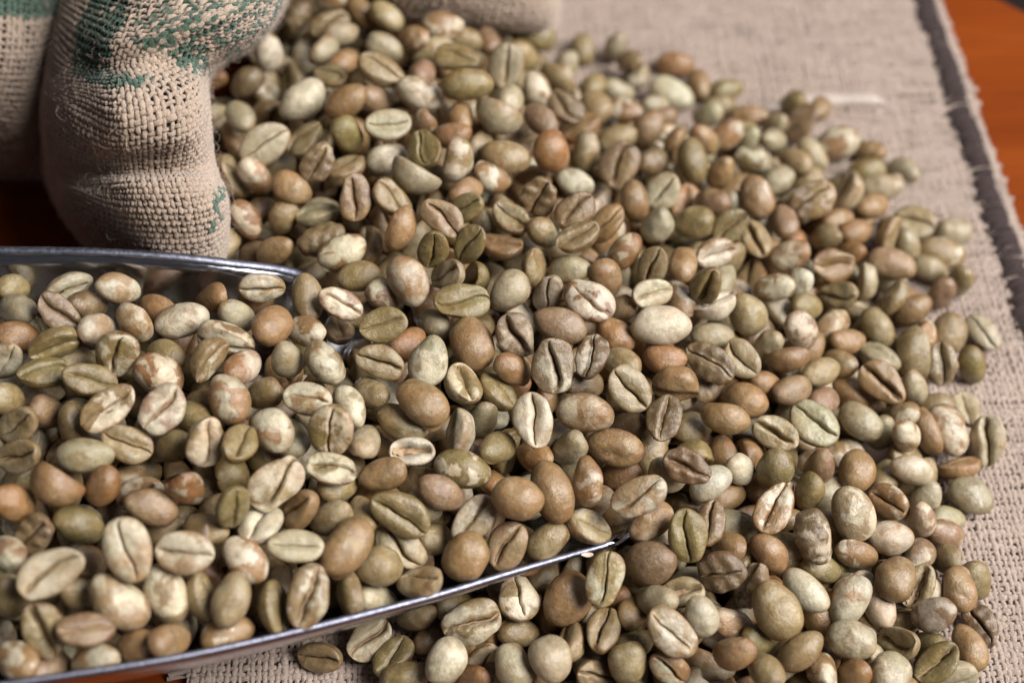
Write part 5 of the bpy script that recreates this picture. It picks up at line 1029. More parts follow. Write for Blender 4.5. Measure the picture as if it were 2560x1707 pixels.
-3608 10224 1957 87 431 186 149 482 350 456|b.|0
2452 14936 1809 -184 453 -102 -24 443 317 412|r.|0
4614 9526 497 262 276 323 14 461 331 431|o.|0
3790 19316 580 40 321 -191 330 444 346 450|g.|0
1336 9887 445 -130 458 7 -152 454 321 417|g.|0
3206 10778 621 -132 335 29 346 452 350 455|o.|0
2431 13705 1426 320 -160 -250 243 444 325 423|gc|0
-7800 9871 2150 351 9 -271 -230 442 330 429|tc|0
4165 13290 594 11 -238 -170 405 456 333 433|k.|0
352 23550 893 452 6 -116 -178 473 333 433|k.|0
5009 18286 630 331 -169 141 304 447 353 459|k.|0
-5716 12761 2233 -72 23 482 109 413 328 427|k.|0
-3814 19997 1955 305 -25 -152 366 479 357 464|p.|0
3670 20564 580 139 -102 252 396 460 345 449|t.|0
176 13968 1506 -228 76 366 240 439 312 406|tc|0
-1469 24096 1291 330 367 77 10 439 327 425|g.|0
-5442 9647 1996 78 181 92 450 443 343 445|p.|0
-7063 14027 2385 0 426 258 41 490 375 487|tc|0
1697 12318 860 318 -380 -40 -53 426 321 418|tc|0
-4156 11306 2189 242 47 421 110 448 356 463|kc|0
3796 14651 1090 283 182 364 67 478 338 439|r.|0
5848 20085 628 282 150 83 -376 468 357 464|p.|0
3813 9286 455 -20 160 381 -281 412 327 425|p.|0
4477 16083 861 326 243 -105 272 421 312 406|p.|0
-8318 13109 2174 271 -121 213 342 474 354 460|tc|0
440 15337 1822 -61 -264 -18 420 443 335 436|kc|0
-3259 17293 1998 165 345 -164 277 434 320 416|k.|0
3873 8447 558 307 -1 386 83 418 304 395|k.|0
-7950 13826 2261 301 227 -313 -99 444 331 430|o.|0
2540 11142 461 -232 384 220 6 478 345 448|t.|0
1598 15102 1133 156 8 468 -79 412 301 391|tc|0
3254 16418 1277 142 323 -135 327 449 353 459|t.|0
-6388 9489 2143 235 47 66 434 440 346 450|gc|0
-1648 17673 1981 91 385 -299 -59 448 342 444|tc|0
3718 10644 585 -202 115 363 254 477 379 493|kc|0
-1392 22089 1590 463 -14 147 -119 473 339 441|o.|0
-1449 13709 2019 395 150 -20 -266 457 342 444|tc|0
4519 18289 528 278 71 410 -1 414 308 401|b.|0
-5240 11367 2078 157 453 20 139 433 343 445|k.|0
2523 10434 404 -142 461 122 49 488 358 466|g.|0
595 18645 1068 244 395 -169 76 473 335 435|r.|0
1307 14584 1514 394 -144 212 -170 476 342 444|g.|0
-170 16585 1855 43 191 248 387 445 322 419|g.|0
-4802 13907 2453 392 165 192 -180 485 347 451|t.|0
-2913 20624 2049 -43 -246 -266 342 465 347 452|c.|0
-3543 10900 2266 374 137 233 -193 465 367 477|k.|0
-3567 23649 1722 469 155 38 65 472 359 467|tc|0
-2333 19292 2160 -32 47 302 394 481 338 439|kc|0
-2138 13077 1984 459 184 45 60 422 312 406|k.|0
-681 22135 1403 82 332 5 365 455 360 468|t.|0
5221 15570 1128 -84 454 28 190 439 341 444|t.|0
2043 20454 930 -34 -138 458 142 460 334 435|k.|0
-5494 17230 1364 290 24 59 -402 449 356 463|kc|0
-1806 19850 2026 313 175 129 324 486 373 484|g.|0
-4492 9981 1842 204 54 358 279 458 344 448|tc|0
1622 21136 521 -180 360 -106 278 428 335 436|gc|0
322 12265 1556 -143 46 -73 471 469 370 481|c.|0
-3617 10492 1611 420 -102 -139 210 473 362 471|g.|0
-6911 10395 2212 -159 227 -200 365 417 326 424|c.|0
-4966 13448 2294 191 98 335 303 457 355 462|g.|0
-1040 16962 2286 346 -147 -51 -326 429 323 420|t.|0
-1487 15925 2041 -96 387 -223 -202 416 312 406|tc|0
5109 17535 472 -20 455 -27 203 425 318 413|o.|0
-8572 13639 2231 -94 360 -282 180 424 307 399|k.|0
-5901 12271 2208 313 -207 -196 -266 461 350 454|k.|0
4770 14871 883 423 -33 228 135 439 334 434|b.|0
-3820 17701 2171 286 107 211 335 452 326 424|t.|0
-2376 16615 2049 -41 -38 -216 448 438 311 404|k.|0
-1672 18605 2022 86 293 271 289 476 372 483|b.|0
2681 21319 442 166 317 -281 -208 472 332 431|k.|0
-822 12677 1425 373 232 17 239 416 308 401|gc|0
1170 21474 520 343 329 0 154 438 321 418|p.|0
5593 15516 496 -76 419 98 -242 430 334 434|tc|0
-453 17412 2013 478 5 -30 145 450 329 428|k.|0
2485 9620 610 13 305 -57 392 428 324 422|t.|0
1214 17127 1714 327 363 -72 -80 483 360 468|t.|0
-6379 10349 2492 5 289 156 377 459 321 418|tc|0
-7151 11529 2226 -3 453 27 -211 448 340 442|t.|0
-6273 11435 2351 398 -282 -89 63 412 306 397|p.|0
-7057 9487 2134 400 -83 17 -288 418 299 389|o.|0
-598 24695 815 -87 453 -193 -5 423 320 416|t.|0
-5914 18680 1705 409 195 -206 42 472 343 446|k.|0
-3342 12583 2191 -199 172 410 110 453 344 447|g.|0
1916 16785 1248 282 374 163 -64 452 361 469|c.|0
-4494 17207 1465 390 73 -123 -279 460 366 476|k.|0
5101 13986 648 398 -22 245 176 415 297 387|g.|0
161 15779 1816 264 -126 200 -353 444 326 424|t.|0
5204 12706 335 -75 493 1 30 464 350 456|tc|0
1717 10999 454 285 398 -101 -11 446 332 431|k.|0
4276 14281 743 -172 -140 444 57 461 330 428|gc|0
-5133 10505 1997 36 383 -278 158 418 333 433|gc|0
-4665 19913 1663 -4 413 56 276 427 301 392|tc|0
-2986 10993 1888 31 -180 -277 374 484 345 448|g.|0
-4824 19293 1664 -148 345 136 301 477 372 483|k.|0
-3651 13353 2138 94 463 -31 -162 456 350 454|t.|0
-3503 16353 1815 427 -15 -122 -229 486 371 482|g.|0
-3396 24577 1489 385 -289 135 15 461 330 429|g.|0
5998 19330 582 192 -239 -119 376 482 343 446|r.|0
2079 15827 1571 -185 -126 -76 440 488 382 497|tc|0
1729 19454 581 306 -154 364 4 462 349 454|tc|0
3311 15406 1282 282 389 -14 138 487 364 474|c.|0
-4901 17958 1431 -129 -3 479 61 439 315 409|c.|0
245 24130 999 291 401 30 -63 432 306 398|tc|0
-2191 13715 1883 87 469 -86 123 463 344 447|o.|0
-538 15472 1777 253 53 208 -374 446 324 421|t.|0
4284 15444 817 -28 407 242 -158 452 354 460|k.|0
-1405 12421 1727 291 -2 216 -344 469 353 459|b.|0
4604 12177 494 -236 132 -295 299 430 312 406|t.|0
4379 10382 495 -25 438 137 -198 485 339 441|t.|0
1892 13606 1376 239 35 -12 438 470 369 480|g.|0
-1963 21807 1695 221 285 331 102 429 321 417|k.|0
3113 9875 535 107 52 288 391 465 344 447|tc|0
-6929 13121 2391 337 336 -17 -153 479 346 450|tc|0
-3509 13924 2014 306 160 331 -144 441 310 403|tc|0
-673 19478 2247 337 -114 -150 318 466 346 450|p.|0
2542 18222 1236 303 246 -302 84 446 354 460|tc|0
448 20538 1143 -196 -163 425 -63 486 362 470|r.|0
-2260 10986 1534 -73 407 -37 279 445 356 462|k.|0
-4166 18469 1896 -182 433 86 149 483 338 440|o.|0
-2352 17489 1913 -151 364 -264 159 490 391 508|tc|0
-3986 22843 1508 361 338 27 -69 420 324 422|k.|0
-2990 19855 2167 111 -233 392 -172 456 344 447|g.|0
4644 9080 667 317 -105 -307 -210 490 389 506|g.|0
-5857 14291 2190 -116 -196 411 171 476 343 445|t.|0
-1179 15088 1900 349 35 -31 -355 481 342 445|o.|0
-3789 12159 1898 102 -140 228 410 478 363 472|o.|0
3938 12900 470 -139 428 -129 -176 412 298 387|o.|0
-7796 10395 2377 216 392 -6 -223 461 357 464|r.|0
-1505 21378 1714 304 133 -133 349 466 343 446|tc|0
2305 15068 1416 -239 139 -183 374 446 330 429|o.|0
3297 11319 712 103 251 -42 418 447 319 415|tc|0
-2126 20725 1771 -2 55 478 -136 473 344 447|b.|0
2873 12284 1271 242 -101 161 394 443 347 451|b.|0
-3381 22568 1651 -19 -317 -203 328 473 343 447|t.|0
-8147 12100 2414 471 32 -121 113 485 343 446|k.|0
5302 16853 1069 367 -339 0 -6 416 294 382|p.|0
3999 13619 1086 -112 -133 353 -308 421 297 386|g.|0
-2450 14891 1792 28 469 -63 160 487 382 496|b.|0
-3533 18737 2177 327 66 -63 -367 471 336 437|b.|0
-2594 11980 1889 -63 414 174 -210 416 296 385|k.|0
834 17988 1406 74 -225 -187 399 450 358 465|g.|0
1523 18664 1044 -119 -161 227 398 419 334 434|o.|0
-675 13329 1672 406 194 212 -46 476 351 457|t.|0
-1633 16550 1984 -246 354 172 -186 449 336 437|o.|0
3940 17942 592 231 149 381 -172 481 361 469|k.|0
-6007 10805 2301 -132 352 304 -125 424 335 436|g.|0
5973 14912 615 -165 -189 -237 362 457 322 418|gc|0
-2457 23616 1571 255 11 281 -325 447 322 419|kc|0
5361 13969 837 102 356 233 -243 436 345 449|k.|0
-738 23906 1118 335 80 -195 -306 464 330 429|t.|0
400 13466 1304 -171 -190 198 382 414 314 408|k.|0
-4796 20946 1597 373 -268 -195 37 437 343 446|k.|0
2432 14397 1288 -146 -205 -37 430 488 348 453|g.|0
-165 18296 1976 264 -260 -87 -325 481 342 445|k.|0
-1343 23472 1490 -158 -270 380 87 478 354 460|tc|0
-1359 11844 1654 -244 92 207 373 475 359 467|t.|0
1038 12593 1657 -112 421 -92 227 417 308 401|k.|0
-4856 22734 1559 -69 157 462 84 475 350 455|g.|0
5146 19048 668 340 94 -241 260 484 380 494|k.|0
-379 22981 1272 94 342 288 203 479 360 468|tc|0
-574 20774 1624 -164 310 353 43 418 328 427|c.|0
-7597 13136 2418 448 0 89 203 454 358 466|o.|0
-4609 23171 1414 336 -16 238 -283 467 352 458|g.|0
-1635 22749 1819 225 375 -27 -241 437 336 436|b.|0
-4452 10606 2245 209 102 402 -186 447 331 430|k.|0
-8532 11222 2197 345 -188 294 98 425 305 396|o.|0
-59 13160 1514 307 357 81 147 476 341 443|k.|0
-840 18000 2159 482 -71 -25 -107 431 329 428|t.|0
-4342 16365 1472 382 285 -89 122 463 343 446|g.|0
658 16225 1907 342 6 -46 -362 424 316 411|b.|0
-694 12265 1505 -196 126 195 397 421 301 391|kc|0
-830 18728 2041 229 211 335 203 414 295 384|kc|0
-2899 24912 1517 -74 -41 470 147 434 308 400|c.|0
-9385 14218 2498 -53 313 -244 -300 458 343 446|tc|0
-8230 14341 2326 162 -255 387 -96 424 299 389|tc|0
-1520 11259 1071 -7 359 224 267 467 353 459|t.|0
2196 17839 960 414 -116 -241 84 457 344 448|t.|0
4929 9926 558 -81 359 80 -329 421 302 392|t.|0
1039 11423 609 306 -43 -372 -128 463 331 430|g.|0
-2964 21951 1633 261 354 238 -4 486 382 497|k.|0
5518 16168 554 -171 364 -140 -262 416 329 428|g.|0
3824 16852 1043 -55 453 205 0 436 337 438|k.|0
6072 17635 446 187 375 212 171 469 344 447|t.|0
5372 19536 460 -15 113 367 -320 437 306 398|kc|0
-2658 13253 2168 232 55 420 130 432 305 397|t.|0
5187 11494 546 143 364 218 -221 445 346 450|o.|0
-1932 24751 1400 396 242 -74 -170 441 348 452|tc|0
-257 21652 1418 314 343 -84 164 466 363 472|o.|0
2774 16876 1268 -238 -258 -140 327 458 345 449|tc|0
136 18728 1859 76 28 -83 486 437 312 405|t.|0
3219 13390 951 -166 111 -104 446 435 321 417|t.|0
3507 18267 786 109 446 37 195 463 328 427|g.|0
-2235 24407 1426 -25 291 406 19 466 348 452|tc|0
-689 14524 1813 389 -43 -79 -301 449 359 467|r.|0
5023 10572 652 350 -1 -323 151 490 362 470|k.|0
-1809 14386 1922 109 430 229 -9 456 345 449|tc|0
-4779 12481 2459 399 173 66 -238 486 381 495|r.|0
-4153 13169 2373 -189 217 -8 409 452 357 464|tc|0
-5802 21029 1701 293 27 38 -402 437 322 418|g.|0
3895 11675 557 299 366 -70 147 480 366 476|g.|0
-5555 19476 1763 253 237 -355 -62 419 296 385|t.|0
-6132 13397 2220 -75 334 365 -7 482 364 473|g.|0
402 19892 1366 322 64 -377 6 427 309 402|r.|0
1108 10405 546 288 -285 -275 -102 432 338 439|g.|0
2506 12770 899 257 14 426 -48 418 332 432|k.|0
1108 15560 1759 94 -94 222 428 477 337 437|t.|0
-4068 19240 1832 -101 45 -60 484 490 362 471|p.|0
187 11311 1468 55 278 361 198 458 337 438|t.|0
2418 19471 718 112 198 -140 423 455 344 447|c.|0
-7108 12481 2421 305 42 -355 -172 443 337 438|k.|0
4504 20432 534 82 201 256 371 461 327 425|g.|0
3879 21066 626 352 -167 -145 -278 452 333 433|gc|0
2225 11596 1307 288 299 148 -235 417 331 431|kc|0
-3901 21580 1623 291 246 315 76 489 372 483|kc|0
-5229 21621 1675 277 -200 361 -54 468 349 454|t.|0
2999 13916 1027 28 492 -24 82 451 333 433|kc|0
3767 16102 1393 234 84 73 428 447 329 427|k.|0
4807 11243 525 367 -322 22 104 456 329 428|k.|0
2886 8697 537 295 87 -204 -338 464 327 426|o.|0
-2032 11755 1293 285 -359 -103 172 421 322 419|g.|0
1074 13930 1303 373 -107 55 -310 431 338 439|o.|0
-2868 13896 2103 229 79 436 35 432 342 445|g.|0
-1310 20551 1885 341 217 292 -39 440 344 447|t.|0
178 14531 1954 215 335 125 -274 449 336 436|k.|0
-6397 12564 2186 -108 -280 368 -156 449 324 421|t.|0
2818 15751 1380 -136 300 -290 239 484 362 470|g.|0
-3862 22340 1327 127 430 65 212 421 321 417|k.|0
-5142 16591 1359 -102 -225 434 22 485 381 496|t.|0
936 22157 570 416 218 -139 -101 476 361 469|t.|0
193 17092 1743 26 -120 480 67 479 358 466|gc|0
-6475 13916 2296 159 -266 331 -211 419 304 395|k.|0
3369 12700 645 331 -255 217 168 485 371 483|g.|0
-2890 18178 2142 409 75 269 68 419 302 392|t.|0
122 25510 832 466 -123 109 -77 471 363 471|o.|0
2035 14297 1536 451 2 -205 -72 470 334 434|t.|0
463 22626 971 -3 188 -21 463 479 380 494|o.|0
2040 12767 1333 -238 131 -110 405 432 309 401|t.|0
-8768 12811 2367 83 125 375 294 424 302 392|kc|0
372 19325 1787 30 -96 454 -183 450 319 415|c.|0
-2583 21504 1514 177 107 -317 327 435 323 420|p.|0
-5245 20232 1673 476 42 99 108 453 336 437|k.|0
-2804 22959 1514 468 148 -88 30 467 371 482|tc|0
1266 20143 1001 352 -353 20 38 415 330 430|k.|0
-3426 21280 1933 428 -158 188 84 438 344 447|t.|0
3207 19698 819 391 -192 -61 -239 424 333 432|gc|0
-3012 11879 1775 -238 128 -160 389 426 328 426|o.|0
2873 17642 998 -114 357 303 -134 480 343 446|o.|0
-4328 23938 1373 228 438 -35 71 431 316 411|g.|0
-1040 25282 1195 427 -60 -95 235 442 310 403|t.|0
-7593 11074 2341 245 258 -152 316 415 317 412|g.|0
-4035 12638 2122 15 -232 303 323 452 362 470|c.|0
4426 17177 1140 339 -133 -107 326 487 366 476|k.|0
71 21270 1182 -170 -116 -322 323 485 340 442|tc|0
2170 18995 841 273 -40 214 358 428 319 415|g.|0
4469 19573 479 -84 204 348 -284 464 347 452|k.|0
1150 16499 1767 -54 399 151 -255 490 383 498|o.|0
-6556 12052 2325 -187 446 23 125 426 324 422|b.|0
-3249 14597 1864 140 439 193 -29 425 320 416|k.|0
5462 18500 597 -39 395 61 -298 476 365 475|r.|0
-536 20103 2037 148 -121 -280 368 474 338 439|t.|0
-2364 20161 2090 116 431 202 102 428 311 405|o.|0
2282 21870 626 359 58 -307 155 446 340 442|k.|0
-4240 10459 2066 318 -270 -150 231 440 321 417|r.|0
882 13165 1400 -88 -162 76 459 441 330 429|o.|0
-1270 19559 2092 14 148 348 327 454 332 432|k.|0
1896 21662 634 195 -194 217 357 459 341 443|g.|0
5976 16465 571 213 326 -238 206 446 340 442|tc|0
4438 19000 586 -243 71 401 157 484 342 445|t.|0
-105 14903 1770 370 200 225 -150 470 330 429|tc|0
4793 20596 594 23 383 -22 -320 449 348 453|k.|0
-4683 11886 2365 346 -187 309 -9 486 375 488|k.|0
437 17822 1649 -67 -303 379 101 421 335 436|tc|0
1113 16521 1345 467 -7 115 137 462 351 457|k.|0
664 13682 689 -49 305 292 -263 414 323 420|g.|0
1793 15496 798 109 -206 162 411 489 361 469|o.|0
4547 16625 527 -190 385 196 166 453 359 466|g.|0
629 19213 1445 460 -128 133 63 465 351 456|r.|0
-2 15210 1286 138 96 -239 406 440 327 425|b.|0
-8166 11002 1835 315 169 -340 -78 484 344 448|p.|0
-921 17587 1563 -27 346 -26 359 490 355 461|kc|0
-2867 19638 1798 -153 370 219 -204 421 315 410|p.|0
839 15291 1299 178 -44 55 462 445 317 412|k.|0
-4488 11175 1764 -15 163 123 456 435 339 441|g.|0
-2827 11526 1301 -73 362 -51 -333 457 357 464|tc|0
-3810 12566 1589 171 36 -161 440 476 358 465|k.|0
-5534 19112 1200 316 -273 23 -274 466 331 430|k.|0
-1335 12958 1457 270 -15 210 -364 474 352 457|t.|0
-3668 21051 1183 -32 103 462 -157 486 364 474|o.|0
-4592 13679 1809 273 -6 -315 -276 462 361 470|t.|0
667 17178 1291 -192 -294 341 100 472 367 477|r.|0
-193 21865 763 115 -114 472 36 433 323 420|g.|0
-608 18898 1471 -126 41 451 -171 475 342 444|gc|0
-2072 12068 1284 200 349 -121 272 465 370 481|k.|0
-5297 12904 1873 -165 5 341 -326 476 352 457|t.|0
-7835 13044 1748 270 345 -197 -140 470 342 444|tc|0
-5376 12163 1990 79 373 -97 -309 455 355 462|t.|0
-5562 19731 1129 51 403 -290 16 462 328 426|b.|0
3063 11612 500 -132 24 -250 412 412 306 398|tc|0
-2204 13526 1404 79 168 457 -85 426 340 442|o.|0
-3847 13426 1550 206 -109 438 -59 430 337 439|c.|0
-2391 18428 1741 -95 342 -164 312 428 318 414|c.|0
2233 12151 819 394 -218 -123 179 435 328 426|g.|0
-959 13723 1279 317 -154 323 -146 456 352 458|r.|0
848 18506 803 457 -73 -137 130 418 325 423|tc|0
-3467 22867 1077 458 67 37 -186 453 331 431|k.|0
2098 21218 582 352 -254 -218 -117 436 343 445|o.|0
-5819 13100 1696 272 161 345 176 480 350 454|tc|0
-8202 10236 1933 396 -193 -190 139 412 317 413|o.|0
3779 14882 564 460 -129 -128 -70 425 301 392|o.|0
2605 14985 796 -101 345 296 -181 459 355 462|gc|0
-2131 19027 1505 47 490 -81 37 477 346 450|p.|0
4596 13755 402 -68 465 -131 -108 443 318 413|t.|0
1773 13925 770 -59 433 243 10 448 343 446|k.|0
1271 13209 893 113 436 157 149 458 356 462|g.|0
-5176 20891 1301 364 106 325 20 471 335 435|t.|0
-8505 12563 1778 79 493 4 -22 423 328 426|k.|0
4485 15016 522 343 -166 141 -291 426 323 420|k.|0
1491 14582 834 -52 461 -122 142 442 336 437|g.|0
-8343 13776 1783 109 -215 426 -101 460 365 475|r.|0
-841 11971 928 -168 -284 347 -145 429 335 435|k.|0
976 12493 1043 1 -30 -181 465 484 347 451|g.|0
-914 16496 1716 148 -175 430 111 436 344 447|p.|0
3819 15596 629 295 -147 335 170 469 357 464|o.|0
-6206 13881 1808 11 437 224 -93 422 328 426|tc|0
-311 17582 1371 48 33 496 23 470 372 484|k.|0
-5228 11344 1503 64 455 196 9 463 362 470|g.|0
-993 14937 1267 277 37 -273 312 439 345 448|k.|0
3888 11110 610 428 187 170 58 482 380 494|p.|0
-3317 16314 1111 -49 455 -122 161 444 342 445|gc|0
3657 13099 569 -233 -28 -281 341 457 335 436|tc|0
-1720 20857 1376 419 -135 75 -225 489 346 450|k.|0
-2541 16983 1419 72 487 -83 -17 470 348 452|k.|0
-7279 10722 1771 257 290 254 189 462 348 452|k.|0
-6132 9912 1597 -74 481 -114 21 446 335 436|t.|0
-1391 13978 1417 221 356 89 258 429 311 404|g.|0
2656 18848 509 246 200 384 48 474 335 436|r.|0
4210 19078 555 394 235 186 69 468 336 437|t.|0
-6034 11265 1740 109 -53 339 347 478 382 496|g.|0
-7192 11912 1745 332 60 -307 204 475 354 460|k.|0
-426 12610 1123 -107 -143 -51 464 482 341 444|gc|0
-7388 9396 1567 -91 304 385 30 433 304 395|r.|0
5037 14562 499 25 -86 355 340 455 327 426|kc|0
861 20167 685 382 263 176 63 451 350 454|g.|0
-2918 10699 1246 -210 -73 447 -24 450 319 415|o.|0
3839 13907 499 256 -396 -13 167 449 330 429|k.|0
-2578 23844 1114 484 71 -21 99 451 336 437|t.|0
-4252 18400 1347 419 219 68 147 432 307 399|k.|0
3783 20081 542 -70 31 225 440 449 337 438|r.|0
-4747 23677 1081 4 25 17 499 444 333 433|g.|0
-5004 10553 1684 -127 -76 255 404 414 301 391|gc|0
3284 12064 570 184 304 220 -275 415 322 418|c.|0
4517 11629 656 313 -227 -231 -217 476 370 480|c.|0
-4728 14335 1821 11 82 433 236 481 348 452|g.|0
-4493 11868 1903 416 -37 -226 157 430 315 410|tc|0
-4293 10345 1557 327 58 -17 -374 457 361 469|o.|0
-2246 14810 1470 276 -64 79 -405 415 316 411|k.|0
-19 13480 873 154 117 -290 358 468 374 486|gc|0
-1436 19122 1572 166 417 -219 -28 450 340 442|k.|0
-2933 22347 962 255 307 -29 300 430 334 434|g.|0
1661 12872 919 85 356 -305 -152 417 330 429|t.|0
2464 19947 565 369 315 -106 61 489 356 462|c.|0
273 16167 1373 334 133 -201 283 415 295 383|p.|0
-4931 16816 930 438 134 103 173 478 358 465|tc|0
4714 12857 611 115 363 -151 287 472 336 437|g.|0
-2552 22240 1309 -181 -205 214 360 470 352 457|k.|0
5186 17076 540 -168 -68 242 398 470 342 444|k.|0
-5061 17457 940 -143 -169 -218 392 483 371 482|gc|0
4479 17128 383 -99 214 418 -141 431 337 438|g.|0
-56 14339 1354 -176 31 400 -241 431 331 430|g.|0
2831 15933 961 448 145 -54 -159 463 346 450|t.|0
-4548 24440 978 295 394 -4 -89 428 310 403|kc|0
-3523 14230 1540 183 -47 -219 407 462 327 426|k.|0
-8708 11976 1843 314 -357 117 101 433 311 404|o.|0
-2700 16212 1436 314 237 129 -280 473 343 445|tc|0
-2739 21088 1495 304 -71 -387 55 432 310 404|gc|0
-1537 15855 1647 -243 106 -127 404 455 360 468|r.|0
-592 25205 528 386 315 2 -43 483 344 447|t.|0
-6931 10058 1786 -63 -199 169 422 445 316 411|tc|0
2596 12650 603 -5 -275 52 414 423 300 390|g.|0
-4293 22599 967 282 279 148 -265 422 303 394|o.|0
-1170 20895 1369 155 -180 -74 433 456 338 439|k.|0
4965 15933 579 -242 337 -223 -168 471 352 458|tc|0
-1910 18200 1685 389 -232 73 -199 415 322 418|g.|0
-7127 12699 1953 266 239 27 348 412 325 423|g.|0
3138 14599 800 -10 377 115 -307 464 366 476|t.|0
-6402 10635 1858 369 -205 -267 21 443 328 427|tc|0
-2961 17871 1723 485 -51 105 -30 443 311 404|g.|0
-5440 18190 1202 157 255 346 201 457 360 468|o.|0
-4035 11178 1593 -239 157 348 -216 464 353 458|k.|0
-9151 13177 1888 -104 -196 313 320 482 366 476|tc|0
-324 20395 1361 -106 -70 219 431 466 328 426|g.|0
-2714 12546 1656 14 3 480 -140 415 326 424|r.|0
-3868 17706 1487 359 106 286 168 451 353 459|k.|0
-1309 24733 888 297 -375 72 -127 462 332 432|tc|0
-800 23161 757 146 117 -273 375 468 354 461|k.|0
-40 23055 540 -101 199 360 265 484 347 452|k.|0
2371 11389 568 296 298 -37 269 434 334 434|tc|0
-1508 22433 1246 447 144 -19 171 440 347 451|c.|0
1810 18450 567 327 147 -199 -286 487 367 477|k.|0
1770 20438 563 -221 -278 41 349 434 307 399|k.|0
-6552 13159 1863 436 22 28 242 477 363 472|g.|0
1779 17413 1038 100 292 8 394 484 374 486|k.|0
-3158 18951 1584 -10 -188 451 106 452 344 447|kc|0
-7956 11732 1864 327 -341 92 134 418 311 405|g.|0
-882 15681 1506 378 239 -19 223 475 344 447|tc|0
-3432 20094 1273 130 318 -44 361 484 369 479|k.|0
-2104 12890 1554 357 -33 -160 -310 463 337 437|c.|0
-6511 12133 1792 280 -174 -358 115 451 346 450|o.|0
193 18233 1317 42 110 373 -312 429 339 441|c.|0
-5226 21696 1159 398 286 -15 -96 428 339 441|g.|0
-3328 24110 1108 -100 228 85 425 479 347 451|o.|0
2801 13699 492 195 96 379 243 422 337 438|t.|0
950 19332 777 19 -90 -200 449 436 320 417|t.|0
-2680 14414 1649 116 -11 382 302 442 352 458|k.|0
3841 17484 810 0 105 194 449 462 336 437|t.|0
986 20809 549 260 293 -298 87 464 357 464|k.|0
-3618 11745 1308 -190 458 -54 28 421 323 419|o.|0
-1339 18411 1667 189 322 83 -321 438 317 412|k.|0
3922 12372 629 277 -297 145 253 464 371 482|p.|0
-3375 18154 1650 -36 163 -281 378 441 309 402|g.|0
-1839 17168 1851 362 -135 -226 -223 453 326 424|tc|0
1353 11957 636 315 -336 -65 -185 448 325 423|k.|0
-3960 16750 988 101 287 383 104 413 310 403|t.|0
1386 18154 890 276 -188 -181 -325 475 355 462|o.|0
1823 19763 573 283 25 -291 291 440 332 431|kc|0
-3181 21722 1280 335 -66 -147 -334 486 343 446|gc|0
5289 16324 574 52 200 -281 358 461 367 478|p.|0
483 21629 579 -154 316 209 288 428 332 432|o.|0
-3263 13068 1847 398 -245 -109 -141 439 330 429|r.|0
171 20538 691 229 5 365 254 488 368 479|b.|0
-7030 13809 1829 243 230 -128 349 487 378 491|r.|0
-2889 24679 938 182 161 437 16 446 325 423|k.|0
-5693 10332 1952 455 -26 62 -196 429 310 403|t.|0
-4168 23225 922 -90 370 -198 -257 440 322 419|tc|0
-813 21518 1118 276 -347 -45 -226 466 349 453|k.|0
3544 18607 584 286 74 -162 369 444 324 421|k.|0
459 23490 511 464 -74 -94 142 422 311 404|gc|0
-4482 21473 1249 280 -152 382 50 458 345 449|t.|0
237 23989 527 37 18 -191 460 429 330 428|o.|0
-4417 12873 1862 406 189 214 62 477 361 469|g.|0
-4300 19196 1348 238 136 119 401 413 290 377|k.|0
2156 15929 1082 383 202 -37 -247 446 316 411|t.|0
-2099 23066 1151 -136 422 -146 179 489 372 484|k.|0
-4909 18692 1157 9 496 15 -65 433 305 396|o.|0
-1178 20131 1743 350 -150 -244 213 457 329 428|gc|0
2386 16594 825 257 205 -369 74 472 347 451|b.|0
2768 17315 727 367 -84 201 -261 442 342 445|g.|0
1947 14740 826 134 399 -140 -231 424 320 416|p.|0
3310 15097 645 291 279 -216 202 487 374 486|c.|0
-2189 20222 1522 -96 350 -5 344 447 319 415|o.|0
690 14650 1288 225 127 410 122 482 372 484|c.|0
-1815 23638 1056 471 53 -1 158 459 362 470|r.|0
1496 16289 1070 210 -229 -7 392 436 344 447|t.|0
-2337 24333 980 374 287 -106 128 413 317 412|c.|0
3042 19192 506 96 300 342 -184 483 354 460|t.|0
10 19655 1251 -217 141 412 -115 416 328 426|k.|0
-1761 21664 1156 -126 283 355 168 417 295 384|t.|0
328 12722 975 31 442 163 164 423 302 393|o.|0
-1623 19991 1353 72 291 395 68 419 324 421|b.|0
-4264 20017 1273 -170 426 -168 107 488 381 496|tc|0
-436 24230 425 17 413 -231 162 432 313 406|tc|0
-6790 10952 1962 269 296 233 -189 438 339 441|t.|0
-3320 16915 1534 164 96 390 -249 428 323 419|k.|0
-570 19638 1562 -117 485 11 27 455 325 422|k.|0
4451 17679 542 -105 -213 327 -295 447 339 441|k.|0
386 17692 1233 422 160 149 -154 466 339 441|k.|0
-4987 22318 1005 -149 230 403 114 453 331 431|t.|0
-3931 15793 1262 -119 359 108 -309 465 365 474|k.|0
-3587 19217 1219 218 143 426 -14 433 319 415|k.|0
-2952 13588 1697 415 -95 50 -258 441 326 424|p.|0
125 16952 1233 44 -337 365 41 456 349 454|t.|0
-3115 20524 1717 349 -244 24 -261 466 342 445|k.|0
-1611 23209 1084 290 -342 -178 130 431 321 417|kc|0
-4250 20654 1153 95 459 -158 76 434 321 417|g.|0
2295 13511 876 102 -87 194 441 425 310 403|b.|0
-281 16312 1369 -249 187 -89 381 433 339 441|r.|0
-7807 12452 1858 84 -306 344 175 455 350 455|b.|0
2420 20576 389 106 474 -73 -94 465 350 454|b.|0
-2941 23249 1085 202 104 -162 415 417 311 404|g.|0
-5696 20537 1182 -51 66 333 364 453 358 465|p.|0
3699 16163 703 24 491 90 12 489 380 494|gc|0
1230 15894 1207 -136 362 260 181 474 334 434|p.|0
3064 18483 582 311 48 364 -138 430 316 411|gc|0
-5496 13685 1753 -65 461 -173 -57 425 321 417|t.|0
